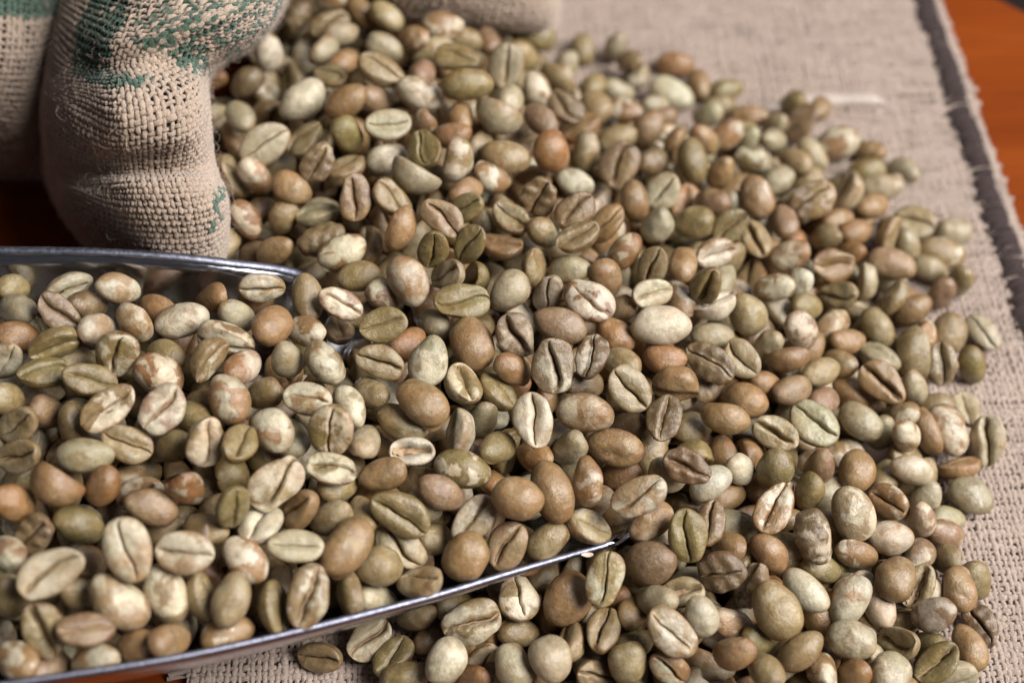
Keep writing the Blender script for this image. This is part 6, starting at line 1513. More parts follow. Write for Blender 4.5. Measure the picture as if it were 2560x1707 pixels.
3214 20321 591 -47 363 147 307 457 329 427|tc|0
-2271 17772 1307 -164 228 400 104 430 334 434|t.|0
-3664 22262 1171 29 -249 121 415 459 358 465|o.|0
-618 14273 1216 -37 -323 369 -87 435 325 422|g.|0
3141 16941 887 424 -2 -194 181 443 332 431|k.|0
-706 18282 1384 -234 13 440 -35 479 374 487|k.|0
-4079 24098 942 74 -30 257 421 433 311 404|t.|0
-802 22622 967 486 -20 42 -108 484 355 461|b.|0
5054 15373 487 32 94 398 286 475 365 474|g.|0
-2213 16198 1673 243 -244 -192 308 423 305 397|kc|0
-1993 14303 1394 -118 462 148 -34 435 344 447|g.|0
-5877 11787 1790 234 -244 301 211 476 362 471|o.|0
519 19208 557 305 -278 279 44 435 314 409|o.|0
-5508 20739 538 -4 368 300 156 451 351 456|k.|0
-2528 23209 687 321 109 -91 -356 413 293 381|r.|0
-1244 18909 1230 -28 69 74 489 426 322 418|k.|0
-361 23534 662 -191 -220 -230 335 488 351 457|k.|0
-2087 19661 1060 -59 330 -307 208 465 330 429|o.|0
2781 11959 582 238 154 398 -105 489 344 447|g.|0
-5365 20022 852 92 -112 46 476 454 325 422|tc|0
2485 15448 548 455 66 41 -191 487 346 450|b.|0
879 14846 663 247 42 416 -118 425 336 437|c.|0
-4595 13022 1371 141 188 -66 437 454 324 422|gc|0
-5787 10676 1377 428 -35 -254 34 452 335 436|gc|0
3933 16119 508 376 -22 -23 -328 451 340 443|kc|0
3050 16346 485 245 405 78 -141 437 323 420|tc|0
-4614 10930 1131 321 -240 260 -148 485 369 480|k.|0
-2294 21793 847 370 -59 -218 -248 431 319 415|k.|0
529 20920 557 151 257 193 352 463 346 450|t.|0
-3786 12970 1047 -178 465 -36 -22 484 340 442|p.|0
1851 14619 535 270 -261 182 -276 480 353 459|kc|0
-6434 10373 1145 17 487 109 29 478 342 444|t.|0
1059 16745 798 439 -88 184 -126 417 316 411|r.|0
1116 12591 487 314 -57 -116 367 479 376 488|t.|0
-5061 12457 1321 -244 353 104 -234 431 318 413|k.|0
-4857 22512 637 -187 -286 -108 349 454 319 415|tc|0
-5504 11416 1214 -202 97 17 447 455 357 464|g.|0
-1889 16968 1052 139 451 -164 -15 462 336 436|t.|0
-3921 19505 833 268 -15 250 -340 457 342 445|g.|0
-7672 11061 1208 58 361 -275 202 414 318 414|c.|0
2080 12976 538 97 71 -258 411 426 321 417|k.|0
2158 14019 605 421 7 -266 -47 424 301 391|o.|0
-2621 17709 1009 10 103 -297 389 456 323 420|tc|0
-492 15258 896 17 121 -292 387 428 322 418|r.|0
-3203 19173 1199 -122 -154 283 362 429 304 395|g.|0
-4853 24111 564 -169 -195 162 397 451 345 448|g.|0
-3383 24307 579 36 81 -138 472 451 323 420|k.|0
2698 14374 589 329 -234 -286 -71 458 327 426|o.|0
1377 15700 529 81 442 70 209 431 313 407|k.|0
258 15531 827 286 190 247 -266 486 363 472|p.|0
263 24777 472 -214 -151 355 236 412 317 412|gc|0
-4438 12286 1465 -241 -171 327 -237 432 328 426|o.|0
162 18370 714 136 -154 -277 362 413 305 397|k.|0
-1660 18338 1117 347 134 157 295 428 316 411|g.|0
-2605 12696 1100 201 307 -293 -172 442 347 450|k.|0
250 14308 857 422 -190 -45 183 486 380 495|p.|0
-6758 10948 1264 -4 -214 452 3 415 296 385|tc|0
-600 20388 798 254 -85 66 417 476 354 461|t.|0
-3671 17191 972 -133 -117 380 -272 425 302 393|k.|0
-3984 16167 607 -34 -134 463 127 477 349 454|k.|0
1567 16763 623 461 95 -163 -38 444 347 451|p.|0
-1702 14414 905 -214 326 -313 1 425 300 391|t.|0
-3570 12195 1144 403 -246 -164 14 427 300 390|o.|0
-6285 12653 1334 -248 122 410 72 425 318 413|t.|0
-932 19561 1305 393 70 95 286 436 321 418|o.|0
2474 17999 604 354 200 -16 -291 484 377 490|o.|0
-2184 22544 843 493 -26 -45 67 475 378 491|tc|0
-1008 21873 597 141 -24 61 475 431 321 417|gc|0
247 16532 769 -38 -194 369 273 471 336 436|t.|0
-1743 23828 399 139 314 324 165 440 318 414|kc|0
3795 14245 481 285 401 -43 76 439 339 441|b.|0
-2264 13249 948 350 235 -79 257 443 340 443|o.|0
-4575 18814 873 411 174 -33 -224 475 341 443|t.|0
-1961 24855 578 329 -15 22 -375 488 375 487|p.|0
-4835 20493 810 -207 -28 415 -184 466 336 436|k.|0
-7873 12643 1254 -21 472 -141 84 459 335 436|g.|0
-728 16134 800 245 -255 317 156 484 378 492|k.|0
-3983 20242 906 474 76 123 -64 480 342 445|g.|0
-2893 19895 1227 237 410 -49 153 419 310 403|k.|0
-44 17833 651 -3 -208 449 76 412 329 427|p.|0
-6527 11629 1325 197 -45 -86 449 467 337 439|t.|0
-5677 12997 1356 341 -142 -63 331 464 350 455|k.|0
-4378 11732 1119 -14 330 321 -195 436 323 419|r.|0
-1098 24074 519 382 179 -181 -199 420 317 412|k.|0
-4894 17793 322 -123 402 204 177 419 317 412|k.|0
-1578 21719 628 110 -132 464 72 425 334 434|kc|0
-4874 18252 791 324 85 -371 -7 432 306 397|t.|0
-4939 16303 265 244 11 391 -194 430 340 442|o.|0
-1299 15551 1060 431 96 160 172 472 353 459|t.|0
-2936 13415 1265 456 -33 -2 202 421 297 386|o.|0
-733 17829 989 348 -10 -11 358 483 352 457|tc|0
523 13123 505 258 -32 -409 125 450 351 457|r.|0
-4301 17826 847 -195 -151 -18 434 482 382 496|t.|0
125 21877 528 255 17 243 -354 419 296 385|k.|0
-1544 20136 875 184 141 399 193 435 330 430|b.|0
-1356 16636 1288 -120 472 -16 -113 424 336 437|k.|0
1660 17702 326 -75 493 -36 -12 469 347 451|t.|0
-2851 18476 1258 316 -52 79 375 458 361 470|t.|0
-2825 12034 852 -109 -1 443 205 447 357 464|c.|0
-72 24838 592 143 253 -205 351 423 309 401|g.|0
3376 17281 521 480 -115 -52 -61 426 321 417|r.|0
-7719 11839 1395 339 -78 -183 309 421 323 419|k.|0
-5071 10290 1292 465 -170 -64 23 452 343 446|t.|0
1962 12641 508 398 -301 22 -19 424 321 417|g.|0
-1834 16109 1139 493 9 -58 60 465 352 457|c.|0
2790 13002 520 -149 -61 349 -319 427 322 419|t.|0
-2358 16537 1013 98 184 348 -292 441 343 446|k.|0
-7110 13223 1290 126 464 104 -87 484 358 465|r.|0
-5843 12198 1452 -41 -241 90 427 469 350 455|tc|0
2456 14782 414 70 310 320 216 422 300 390|p.|0
-4635 23384 482 -229 373 121 -210 435 320 416|g.|0
-8693 12555 1322 398 277 -103 67 428 304 395|t.|0
-334 16994 808 245 412 -139 -31 445 315 410|c.|0
1352 18899 456 -145 347 307 121 424 324 421|o.|0
-3006 16782 1031 225 262 320 -169 434 329 427|k.|0
-1777 12534 830 -146 450 19 161 464 332 432|tc|0
-6828 12575 1320 223 229 384 23 456 328 426|t.|0
87 19754 683 374 305 -74 -106 461 348 452|t.|0
1324 14129 632 439 -67 182 141 464 345 449|g.|0
-8420 10920 1438 279 -64 -37 -408 473 354 460|k.|0
-1247 23218 559 379 -133 189 -230 471 340 442|o.|0
-8375 11880 1418 33 -89 -101 480 434 315 409|k.|0
-3842 23636 542 312 -308 233 62 455 360 469|g.|0
2327 16343 521 -227 352 -163 220 475 371 482|o.|0
-5276 18398 751 293 295 -87 264 440 337 438|tc|0
-4634 19739 903 274 -114 -163 -368 486 349 454|t.|0
-2186 20741 827 56 362 -339 -36 473 359 467|k.|0
-3132 12613 1174 183 374 -175 -215 447 340 442|k.|0
-3037 23648 507 260 -382 146 -124 429 341 443|tc|0
-860 22614 337 -49 442 219 -65 459 349 453|p.|0
-4008 21308 792 462 3 126 -145 482 379 492|g.|0
-3464 21531 619 -126 144 440 -140 490 365 474|g.|0
-2828 21974 609 280 -318 -255 72 428 319 415|tc|0
840 17750 442 -81 -318 359 -115 484 374 486|k.|0
1870 11699 365 35 -295 373 -149 413 310 403|o.|0
2175 17161 516 254 -71 422 -50 429 307 400|gc|0
-2262 18814 949 -227 -280 324 -122 464 337 438|k.|0
3149 17813 570 23 -187 181 427 439 318 414|tc|0
-1593 13224 1073 397 129 -93 260 432 327 425|t.|0
3013 15837 531 180 -68 -41 460 474 344 447|tc|0
-4814 21378 668 446 -136 -10 181 436 313 407|t.|0
-355 18576 803 -117 366 -312 -74 454 325 423|t.|0
-2769 24855 663 -39 -176 -72 461 459 351 457|k.|0
-1326 14047 766 -63 -193 381 252 422 311 404|p.|0
-7807 10288 1280 57 -241 398 -173 453 361 469|g.|0
-3967 22183 582 400 -184 196 134 417 303 394|p.|0
-4249 16737 407 255 346 210 -145 443 353 458|k.|0
3199 13956 502 -177 274 372 76 488 347 451|tc|0
-2454 24137 580 -85 -14 259 419 419 294 382|k.|0
-191 19326 972 32 38 352 351 436 345 449|gc|0
-3413 20765 999 -4 61 108 484 429 314 408|o.|0
-3488 22896 458 321 381 39 -11 419 310 403|t.|0
-1481 22384 505 55 -248 403 -151 421 304 395|t.|0
-4011 11065 1097 443 89 70 203 487 382 497|k.|0
821 16229 818 324 -199 185 267 444 336 436|tc|0
-2824 20517 1120 -23 -309 -198 338 428 336 437|gc|0
1139 17427 749 251 -225 -369 -8 462 332 432|tc|0
167 13598 314 480 -24 -62 123 437 339 440|b.|0
-1105 24848 538 364 316 -5 -133 459 343 445|tc|0
-5248 19427 722 196 -81 420 169 434 318 413|k.|0
-118 22260 550 346 310 35 181 472 348 453|o.|0
-118 14862 903 478 -99 -72 -82 452 348 452|b.|0
-1002 20906 682 60 482 117 22 415 317 412|o.|0
1173 19784 400 71 -1 464 -172 422 336 437|tc|0
-155 21244 386 -115 383 299 31 470 334 435|tc|0
-3555 18308 1126 -30 156 -266 392 457 331 430|r.|0
-7142 10506 1230 -199 384 -137 210 422 300 390|g.|0
499 17191 828 31 254 172 393 417 300 390|t.|0
-638 13578 718 -15 413 -70 272 475 349 454|g.|0
-855 16969 1441 315 152 -299 -195 423 332 431|tc|0
-1495 17535 1321 398 -157 60 -252 460 335 435|t.|0
3764 16912 539 -71 -79 363 327 488 384 499|tc|0
-5454 21494 794 87 -32 308 383 418 308 401|tc|0
1423 13510 473 256 -390 58 -171 430 308 401|r.|0
'''

# ------------------------------------------------------------------ setting: floor, table
o = mesh_obj('floor', [(-3, -2, -.74), (3, -2, -.74), (3, 4, -.74), (-3, 4, -.74)], [(0, 1, 2, 3)], M_floor, smooth=False); tag(o, kind='structure')
def prism(poly, z0, z1):
    n = len(poly); v = [(x, y, z1) for x, y in poly] + [(x, y, z0) for x, y in poly]
    return v, n
tp = [(x * MM, y * MM) for x, y in TABLE_POLY]
v, n = prism(tp, -.028, 0.0)
o = mesh_obj('table_top', v, [[0, 1, 2, 3], [7, 6, 5, 4]] + [[i, i + 4, (i + 1) % 4 + 4, (i + 1) % 4] for i in range(4)], M_table, smooth=False)
bv = o.modifiers.new('bevel', 'BEVEL'); bv.width = .003; bv.segments = 3
tag(o, 'glossy orange brown varnished wooden table top under the burlap', 'table', kind='structure')

# ------------------------------------------------------------------ jute weaving
rngw = np.random.default_rng(3)
def smooth_noise(n, k, amp):
    x = rngw.normal(0, 1, n + 2 * k); ker = np.hanning(2 * k + 1); ker /= ker.sum()
    y = np.convolve(x, ker, 'same')[k:k + n]
    return y / (y.std() + 1e-9) * amp
def sweep(paths, normals, r, sides, arch, ink=None, keep=None, rvar=.16, flat=.78):
    """paths (T,K,3) mm, normals (T,K,3); arch True = open upper half profile. Returns verts mm, quads, attrs"""
    T, K, _ = paths.shape
    tan = np.gradient(paths, axis=1); tan /= np.linalg.norm(tan, axis=2, keepdims=True) + 1e-12
    side = np.cross(normals, tan); side /= np.linalg.norm(side, axis=2, keepdims=True) + 1e-12
    nor = np.cross(tan, side)
    if arch: ang = np.linspace(-.15 * math.pi, 1.15 * math.pi, sides + 1)
    else: ang = np.linspace(0, 2 * math.pi, sides, endpoint=False)
    S = len(ang)
    rad = r * (1 + np.stack([smooth_noise(K, 6, rvar) for _ in range(T)]) + rngw.normal(0, rvar * .5, (T, 1)))
    rad = np.clip(rad, r * .6, r * 1.5)
    V = paths[:, :, None, :] + rad[:, :, None, None] * (np.cos(ang)[None, None, :, None] * side[:, :, None, :] + flat * np.sin(ang)[None, None, :, None] * nor[:, :, None, :])
    idx = np.arange(T * K * S).reshape(T, K, S)
    if arch: a, b, c, d = idx[:, :-1, :-1], idx[:, 1:, :-1], idx[:, 1:, 1:], idx[:, :-1, 1:]
    else:
        nx = np.roll(idx, -1, axis=2); a, b, c, d = idx[:, :-1], idx[:, 1:], nx[:, 1:], nx[:, :-1]
    Q = np.stack([a, b, c, d], -1)
    if keep is not None:
        kk = keep[:, :-1] | keep[:, 1:]
        Q = Q[kk]
    Q = Q.reshape(-1, 4)
    seg = np.linalg.norm(np.diff(paths, axis=1), axis=2); al = np.concatenate([np.zeros((T, 1)), np.cumsum(seg, 1)], 1)
    tw = al[:, :, None] * 2.2 + ang[None, None, :]                       # yarn twist
    tco = np.stack([np.broadcast_to(al[:, :, None], (T, K, S)) + rngw.uniform(0, 500, (T, 1, 1)), np.cos(tw) * .5 + np.arange(T)[:, None, None] * 3.1, np.sin(tw) * .5], -1)
    ik = np.zeros((T, K, S)) if ink is None else np.broadcast_to(ink[:, :, None], (T, K, S))
    used = np.zeros(T * K * S, bool); used[Q.ravel()] = True
    remap = np.cumsum(used) - 1
    return V.reshape(-1, 3)[used], remap[Q], tco.reshape(-1, 3)[used], ik.reshape(-1)[used]
def join_parts(parts):
    V, Q, T, I = [], [], [], []; off = 0
    for v, q, t, i in parts:
        V.append(v); Q.append(q + off); T.append(t); I.append(i); off += len(v)
    return np.concatenate(V), np.concatenate(Q), np.concatenate(T), np.concatenate(I)
def cr(ctrl, t, axis):
    """Catmull-Rom along axis at t in [0,1]"""
    ctrl = np.moveaxis(np.asarray(ctrl, float), axis, 0); n = len(ctrl)
    s = np.clip(np.asarray(t) * (n - 1), 0, n - 1 - 1e-9); i = s.astype(int); f = (s - i).reshape((-1,) + (1,) * (ctrl.ndim - 1))
    g = lambda k: ctrl[np.clip(i + k, 0, n - 1)]
    p0, p1, p2, p3 = g(-1), g(0), g(1), g(2)
    r = .5 * (2 * p1 + (p2 - p0) * f + (2 * p0 - 5 * p1 + 4 * p2 - p3) * f ** 2 + (3 * p1 - p0 - 3 * p2 + p3) * f ** 3)
    return np.moveaxis(r, 0, axis)
def surf(ctrl, us, vs_):
    """ctrl (rows v, cols u, 3) -> points (len(vs), len(us), 3)"""
    return cr(cr(ctrl, vs_, 0), us, 1)
def surf_normals(ctrl, us, vs_):
    e = 2e-3
    du = surf(ctrl, np.clip(us + e, 0, 1), vs_) - surf(ctrl, np.clip(us - e, 0, 1), vs_)
    dv = surf(ctrl, us, np.clip(vs_ + e, 0, 1)) - surf(ctrl, us, np.clip(vs_ - e, 0, 1))
    n = np.cross(dv, du); return n / (np.linalg.norm(n, axis=2, keepdims=True) + 1e-12)
def bitmap(rows):
    return np.array([[int(ch) for ch in r] for r in rows], float) if rows else None
def woven_panel(name, ctrl, nu, nv, parent, ink_rows=None, r=.44, amp=.37, fuzz=0, sides=6, seed=1, nflip=1):
    rr = np.random.default_rng(seed)
    ctrl = np.asarray(ctrl, float)
    us = (np.arange(nu) + .5) / nu; vs_ = (np.arange(nv) + .5) / nv
    us = us + rr.normal(0, .10 / nu, nu); vs_ = vs_ + rr.normal(0, .10 / nv, nv)
    us = np.clip(us, 0, 1); vs_ = np.clip(vs_, 0, 1)
    ink = bitmap(ink_rows)
    def inkat(U, V):
        if ink is None: return np.zeros(U.shape)
        return ink[np.clip((V * ink.shape[0]).astype(int), 0, ink.shape[0] - 1), np.clip((U * ink.shape[1]).astype(int), 0, ink.shape[1] - 1)]
    # lengthwise threads
    vk = np.linspace(0, 1, 2 * nv + 1)
    P = np.swapaxes(surf(ctrl, us, vk), 0, 1); N = nflip * np.swapaxes(surf_normals(ctrl, us, vk), 0, 1)
    k = np.arange(2 * nv + 1); ph = np.where(k % 2 == 1, 1 - 2 * ((k // 2) % 2), 0).astype(float)
    off = ph[None, :] * (1 - 2 * (np.arange(nu) % 2))[:, None] * amp
    P1 = P + N * off[:, :, None] + rr.normal(0, .03, P.shape)
    a = sweep(P1, N, r, sides, False, inkat(np.broadcast_to(us[:, None], off.shape), np.broadcast_to(vk[None, :], off.shape)) * (off > -amp * .5))
    uk = np.linspace(0, 1, 2 * nu + 1)
    P = surf(ctrl, uk, vs_); N = nflip * surf_normals(ctrl, uk, vs_)
    k = np.arange(2 * nu + 1); ph = np.where(k % 2 == 1, 1 - 2 * ((k // 2) % 2), 0).astype(float)
    off = -ph[None, :] * (1 - 2 * (np.arange(nv) % 2))[:, None] * amp
    P2 = P + N * off[:, :, None] + rr.normal(0, .03, P.shape)
    b = sweep(P2, N, r * .95, sides, False, inkat(np.broadcast_to(uk[None, :], off.shape), np.broadcast_to(vs_[:, None], off.shape)) * (off > -amp * .5))
    V, Q, T, I = join_parts([a, b])
    o = mesh_obj(name, V * MM, Q, M_sack, parent, True, {'tco': ('FLOAT_VECTOR', T), 'ink': ('FLOAT', I)}); tag(o, kind='stuff')
    # lining just behind the weave
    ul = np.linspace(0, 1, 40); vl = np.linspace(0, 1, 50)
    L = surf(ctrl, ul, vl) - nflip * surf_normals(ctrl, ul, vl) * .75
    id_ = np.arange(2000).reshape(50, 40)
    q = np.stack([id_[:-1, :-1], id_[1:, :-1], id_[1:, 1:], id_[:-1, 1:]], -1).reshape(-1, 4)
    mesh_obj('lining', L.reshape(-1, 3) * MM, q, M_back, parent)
    if fuzz:
        uu = rr.uniform(0, 1, fuzz); vv = rr.uniform(0, 1, fuzz)
        base = np.array([surf(ctrl, uu[i:i + 1], vv[i:i + 1])[0, 0] for i in range(fuzz)]); nn = nflip * np.array([surf_normals(ctrl, uu[i:i + 1], vv[i:i + 1])[0, 0] for i in range(fuzz)])
        hair(base, nn, rr, parent)
    return o
def hair(base, nn, rr, parent, lo=.7, hi=3.0, rad=.017):
    n = len(base); K = 7
    t = rr.normal(0, 1, (n, 3)); t -= (t * nn).sum(1, keepdims=True) * nn; t /= np.linalg.norm(t, axis=1, keepdims=True)
    t2 = np.cross(nn, t)
    ln = rr.uniform(lo, hi, n) ** 1.0; lift = rr.uniform(.1, .75, n); bend = rr.normal(0, .3, n)
    s = np.linspace(0, 1, K)
    P = base[:, None, :] + ln[:, None, None] * (s[None, :, None] * t[:, None, :] + (bend[:, None] * s ** 2)[:, :, None] * .5 * t2[:, None, :] + (lift[:, None] * np.sin(s * 2.4)[None, :])[:, :, None] * nn[:, None, :]) + nn[:, None, :] * .2
    v, q, tc, ik = sweep(P, np.broadcast_to(nn[:, None, :], P.shape), rad, 3, False, rvar=.1, flat=1.)
    o = mesh_obj('fuzz', v * MM, q, M_fuzz, parent); tag(o, kind='stuff')
    return o

# ------------------------------------------------------------------ burlap mat on the table
MX0, MX1, MY0, MY1 = MAT_EXT
heap_poly = np.array(HEAP_POLY)
def in_poly(x, y, P):
    c = np.zeros(x.shape, bool); n = len(P)
    for i in range(n):
        x1, y1 = P[i]; x2, y2 = P[(i + 1) % n]
        cond = ((y1 > y) != (y2 > y)) & (x < (x2 - x1) * (y - y1) / (y2 - y1 + 1e-12) + x1)
        c ^= cond
    return c
def mat_z(x, y):
    z = .55 + .5 * np.sin(x * .055 + 1.0) * np.sin(y * .045 + .4) + .25 * np.sin(x * .13 - y * .06)
    (x1, y1), (x2, y2) = RIDGE
    L = math.hypot(x2 - x1, y2 - y1); ux, uy = (x2 - x1) / L, (y2 - y1) / L
    s = (x - x1) * ux + (y - y1) * uy; d = -(x - x1) * uy + (y - y1) * ux
    z = z + 1.2 * np.exp(-(d / 1.8) ** 2) * np.clip(np.minimum(s + 8, L + 1 - s) / 5, 0, 1)
    d2 = d + .25 * s - 16
    z = z + .9 * np.exp(-(d2 / 5.5) ** 2)
    return np.maximum(z, .15) + .45
mat_root = empty('burlap_mat', (0.5 * (MX0 + MX1) * MM, 0.5 * (MY0 + MY1) * MM, 0.0))
tag(mat_root, 'loosely woven pale brown burlap mat with a dark stitched hem under the beans', 'burlap mat')
rootinv = Vector((0.5 * (MX0 + MX1), 0.5 * (MY0 + MY1), 0))
ROT = math.radians(MAT_ROT)
def mat_xy(u, v):
    # mat coordinates -> world mm (slight rotation about the hem)
    cx, cy = MX1, MY1
    x = u - cx; y = v - cy
    return cx + x * math.cos(ROT) - y * math.sin(ROT), cy + x * math.sin(ROT) + y * math.cos(ROT)
def mat_weave():
    pitch = 1.0; amp = .26; parts = []
    xs = np.arange(MX0, MX1, pitch); ys = np.arange(MY0, MY1, pitch)
    xs = xs + rngw.normal(0, .10, len(xs)); ys = ys + rngw.normal(0, .10, len(ys))
    # along y
    yk = np.arange(MY0 - pitch / 2, MY1, pitch / 2); K = len(yk)
    k = np.arange(K); ph = np.where(k % 2 == 1, 1 - 2 * ((k // 2) % 2), 0).astype(float)
    U = np.broadcast_to(xs[:, None], (len(xs), K)) + np.stack([smooth_noise(K, 9, .12) for _ in xs]); V = np.broadcast_to(yk[None, :], U.shape)
    X, Y = mat_xy(U, V); Z = mat_z(X, Y) + ph[None, :] * (1 - 2 * (np.arange(len(xs)) % 2))[:, None] * amp
    keep = ~in_poly(X, Y, heap_poly)
    P = np.stack([X, Y, Z], -1); N = np.zeros_like(P); N[..., 2] = 1
    parts.append(sweep(P, N, .45, 3, True, keep=keep, rvar=.2))
    xk = np.arange(MX0 - pitch / 2, MX1 + pitch / 2, pitch / 2); K = len(xk)
    k = np.arange(K); ph = np.where(k % 2 == 1, 1 - 2 * ((k // 2) % 2), 0).astype(float)
    V = np.broadcast_to(ys[:, None], (len(ys), K)) + np.stack([smooth_noise(K, 9, .12) for _ in ys]); U = np.broadcast_to(xk[None, :], V.shape)
    X, Y = mat_xy(U, V); Z = mat_z(X, Y) - ph[None, :] * (1 - 2 * (np.arange(len(ys)) % 2))[:, None] * amp
    keep = ~in_poly(X, Y, heap_poly)
    P = np.stack([X, Y, Z], -1); N = np.zeros_like(P); N[..., 2] = 1
    parts.append(sweep(P, N, .45, 3, True, keep=keep, rvar=.2))
    # frayed ends along the left edge and the hem
    nf = len(ys); K = 8; s = np.linspace(0, 1, K)
    for edge, sg, lo, hi, rad in ((MX0, -1, .8, 5.5, .36), (MX1, 1, .6, 2.6, .55)):
        ln = rngw.uniform(lo, hi, nf); dv = rngw.normal(0, .22, nf)
        U = edge + sg * (s[None, :] * ln[:, None]) - sg * 1.2; V = ys[:, None] + (dv * ln)[:, None] * s[None, :] ** 2
        X, Y = mat_xy(U, V); Z = np.maximum(mat_z(X, Y) - s[None, :] ** 1.5 * rngw.uniform(.2, .9, (nf, 1)), .35)
        P = np.stack([X, Y, Z], -1); N = np.zeros_like(P); N[..., 2] = 1
        parts.append(sweep(P, N, rad, 4, False, rvar=.25))
    V, Q, T, I = join_parts(parts)
    V = V - np.array(rootinv)
    o = mesh_obj('weave', V * MM, Q, M_mat, mat_root, True, {'tco': ('FLOAT_VECTOR', T), 'ink': ('FLOAT', I)}); tag(o, kind='stuff')
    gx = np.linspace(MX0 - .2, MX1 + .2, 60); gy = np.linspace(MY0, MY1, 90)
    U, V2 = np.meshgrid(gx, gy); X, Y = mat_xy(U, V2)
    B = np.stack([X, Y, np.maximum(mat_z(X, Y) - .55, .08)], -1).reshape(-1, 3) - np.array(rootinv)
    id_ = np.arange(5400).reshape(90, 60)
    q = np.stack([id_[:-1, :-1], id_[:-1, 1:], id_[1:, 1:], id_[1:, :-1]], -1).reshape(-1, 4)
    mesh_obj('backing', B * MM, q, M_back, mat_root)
    # hair standing off the visible part
    n = 1500; u = rngw.uniform(MX0, MX1 + 1, n); v = rngw.uniform(MY0, MY1, n); X, Y = mat_xy(u, v)
    ok = ~in_poly(X, Y, heap_poly); X, Y = X[ok], Y[ok]
    base = np.stack([X, Y, mat_z(X, Y) + .3], -1) - np.array(rootinv); nn = np.zeros_like(base); nn[:, 2] = 1
    hair(base, nn, np.random.default_rng(8), mat_root, .8, 3.0, .03)
mat_weave()
# overlock stitches of the dark hem: one mesh, many copies
def stitch_mesh():
    K = 13; s = np.linspace(0, 1, K)
    x = -4.2 + 4.7 * s; y = 1.1 * s - .3; z = .25 + 1.15 * np.sin(np.pi * np.clip(s * .92 + .04, 0, 1)) ** .6
    P = np.stack([x, y, z], -1)[None]; N = np.zeros_like(P); N[..., 2] = 1
    v, q, t, i = sweep(P, N, .56, 6, False, rvar=.05, flat=.9)
    return v, q
sv, sq = stitch_mesh()
st0 = mesh_obj('stitch', sv * MM, sq, M_stitch, mat_root)
ny = int((MY1 - MY0) / 1.2)
for i in range(ny):
    s = st0 if i == 0 else st0.copy()
    if i: COL.objects.link(s); s.parent = mat_root
    v = MY0 + (i + .5) * 1.2
    gap = .55 * math.sin(v * .21) + .4 * math.sin(v * .57 + 1)
    x, y = mat_xy(MX1 - 2.2 + .35 * gap, v + random.Random(i).uniform(-.25, .25))
    z = float(mat_z(np.array([x - 2]), np.array([y]))[0])
    s.location = ((x - rootinv.x) * MM, (y - rootinv.y) * MM, (z - .35) * MM)
    rr_ = random.Random(i + 99)
    s.rotation_euler = (0, 0, ROT + rr_.uniform(-.07, .07)); s.scale = (rr_.uniform(.82, 1.1), rr_.uniform(.8, 1.15), rr_.uniform(.85, 1.15))

# ------------------------------------------------------------------ sack with rolled mouth
sack = empty('burlap_sack', (SACK_BASE[0] * MM, SACK_BASE[1] * MM, 0))
tag(sack, 'burlap coffee sack with rolled mouth and faded green print spilling the beans', 'sack')
def shift(c): return np.asarray(c, float) - np.array([SACK_BASE[0], SACK_BASE[1], 0.])
woven_panel('mouth_cuff', shift(CUFF), CUFF_N[0], CUFF_N[1], sack, CUFF_INK, fuzz=2600, seed=11, nflip=CUFF_FLIP)
woven_panel('side_panel', shift(SIDE), SIDE_N[0], SIDE_N[1], sack, SIDE_INK, fuzz=160, seed=12, nflip=SIDE_FLIP)
woven_panel('far_lip', shift(LIP), LIP_N[0], LIP_N[1], sack, None, fuzz=160, seed=13, sides=5, nflip=LIP_FLIP)
woven_panel('unseen_back_panel', shift(BACK), 40, 30, sack, None, r=.9, amp=.6, sides=4, seed=14, nflip=BACK_FLIP)  # sack's out-of-view back, added to shade the beans at the mouth

# ------------------------------------------------------------------ steel scoop
NW = np.array(SC_NEAR); FR = np.array(SC_FAR); SG = np.array(SC_SAG)
def scoop_section(f, nt=41, d=0.0):
    s = np.array([f]); A = cr(NW, s, 0)[0]; B = cr(FR, s, 0)[0]; sag = float(cr(SG, s, 0)[0])
    th = np.linspace(-76, 76, nt) * math.pi / 180; s0 = math.sin(math.radians(76)); c0 = math.cos(math.radians(76))
    h = (np.sin(th) / s0 + 1) / 2; dn = (np.cos(th) - c0) / (1 - c0)
    P = A[None] * (1 - h[:, None]) + B[None] * h[:, None]; P[:, 2] -= sag * dn
    ac = (B - A); ac[2] = 0; ac /= np.linalg.norm(ac)
    N = np.sin(th)[:, None] * ac[None] * -1 * -1 + np.array([0, 0, -1.0])[None] * np.cos(th)[:, None]     # outward normal
    return P + N * d, N
scoop = empty('metal_scoop', (SC_BASE[0] * MM, SC_BASE[1] * MM, 0)); sb = np.array([SC_BASE[0], SC_BASE[1], 0.])
tag(scoop, 'shiny steel scoop heaped with coffee beans pushed into the pile', 'scoop')
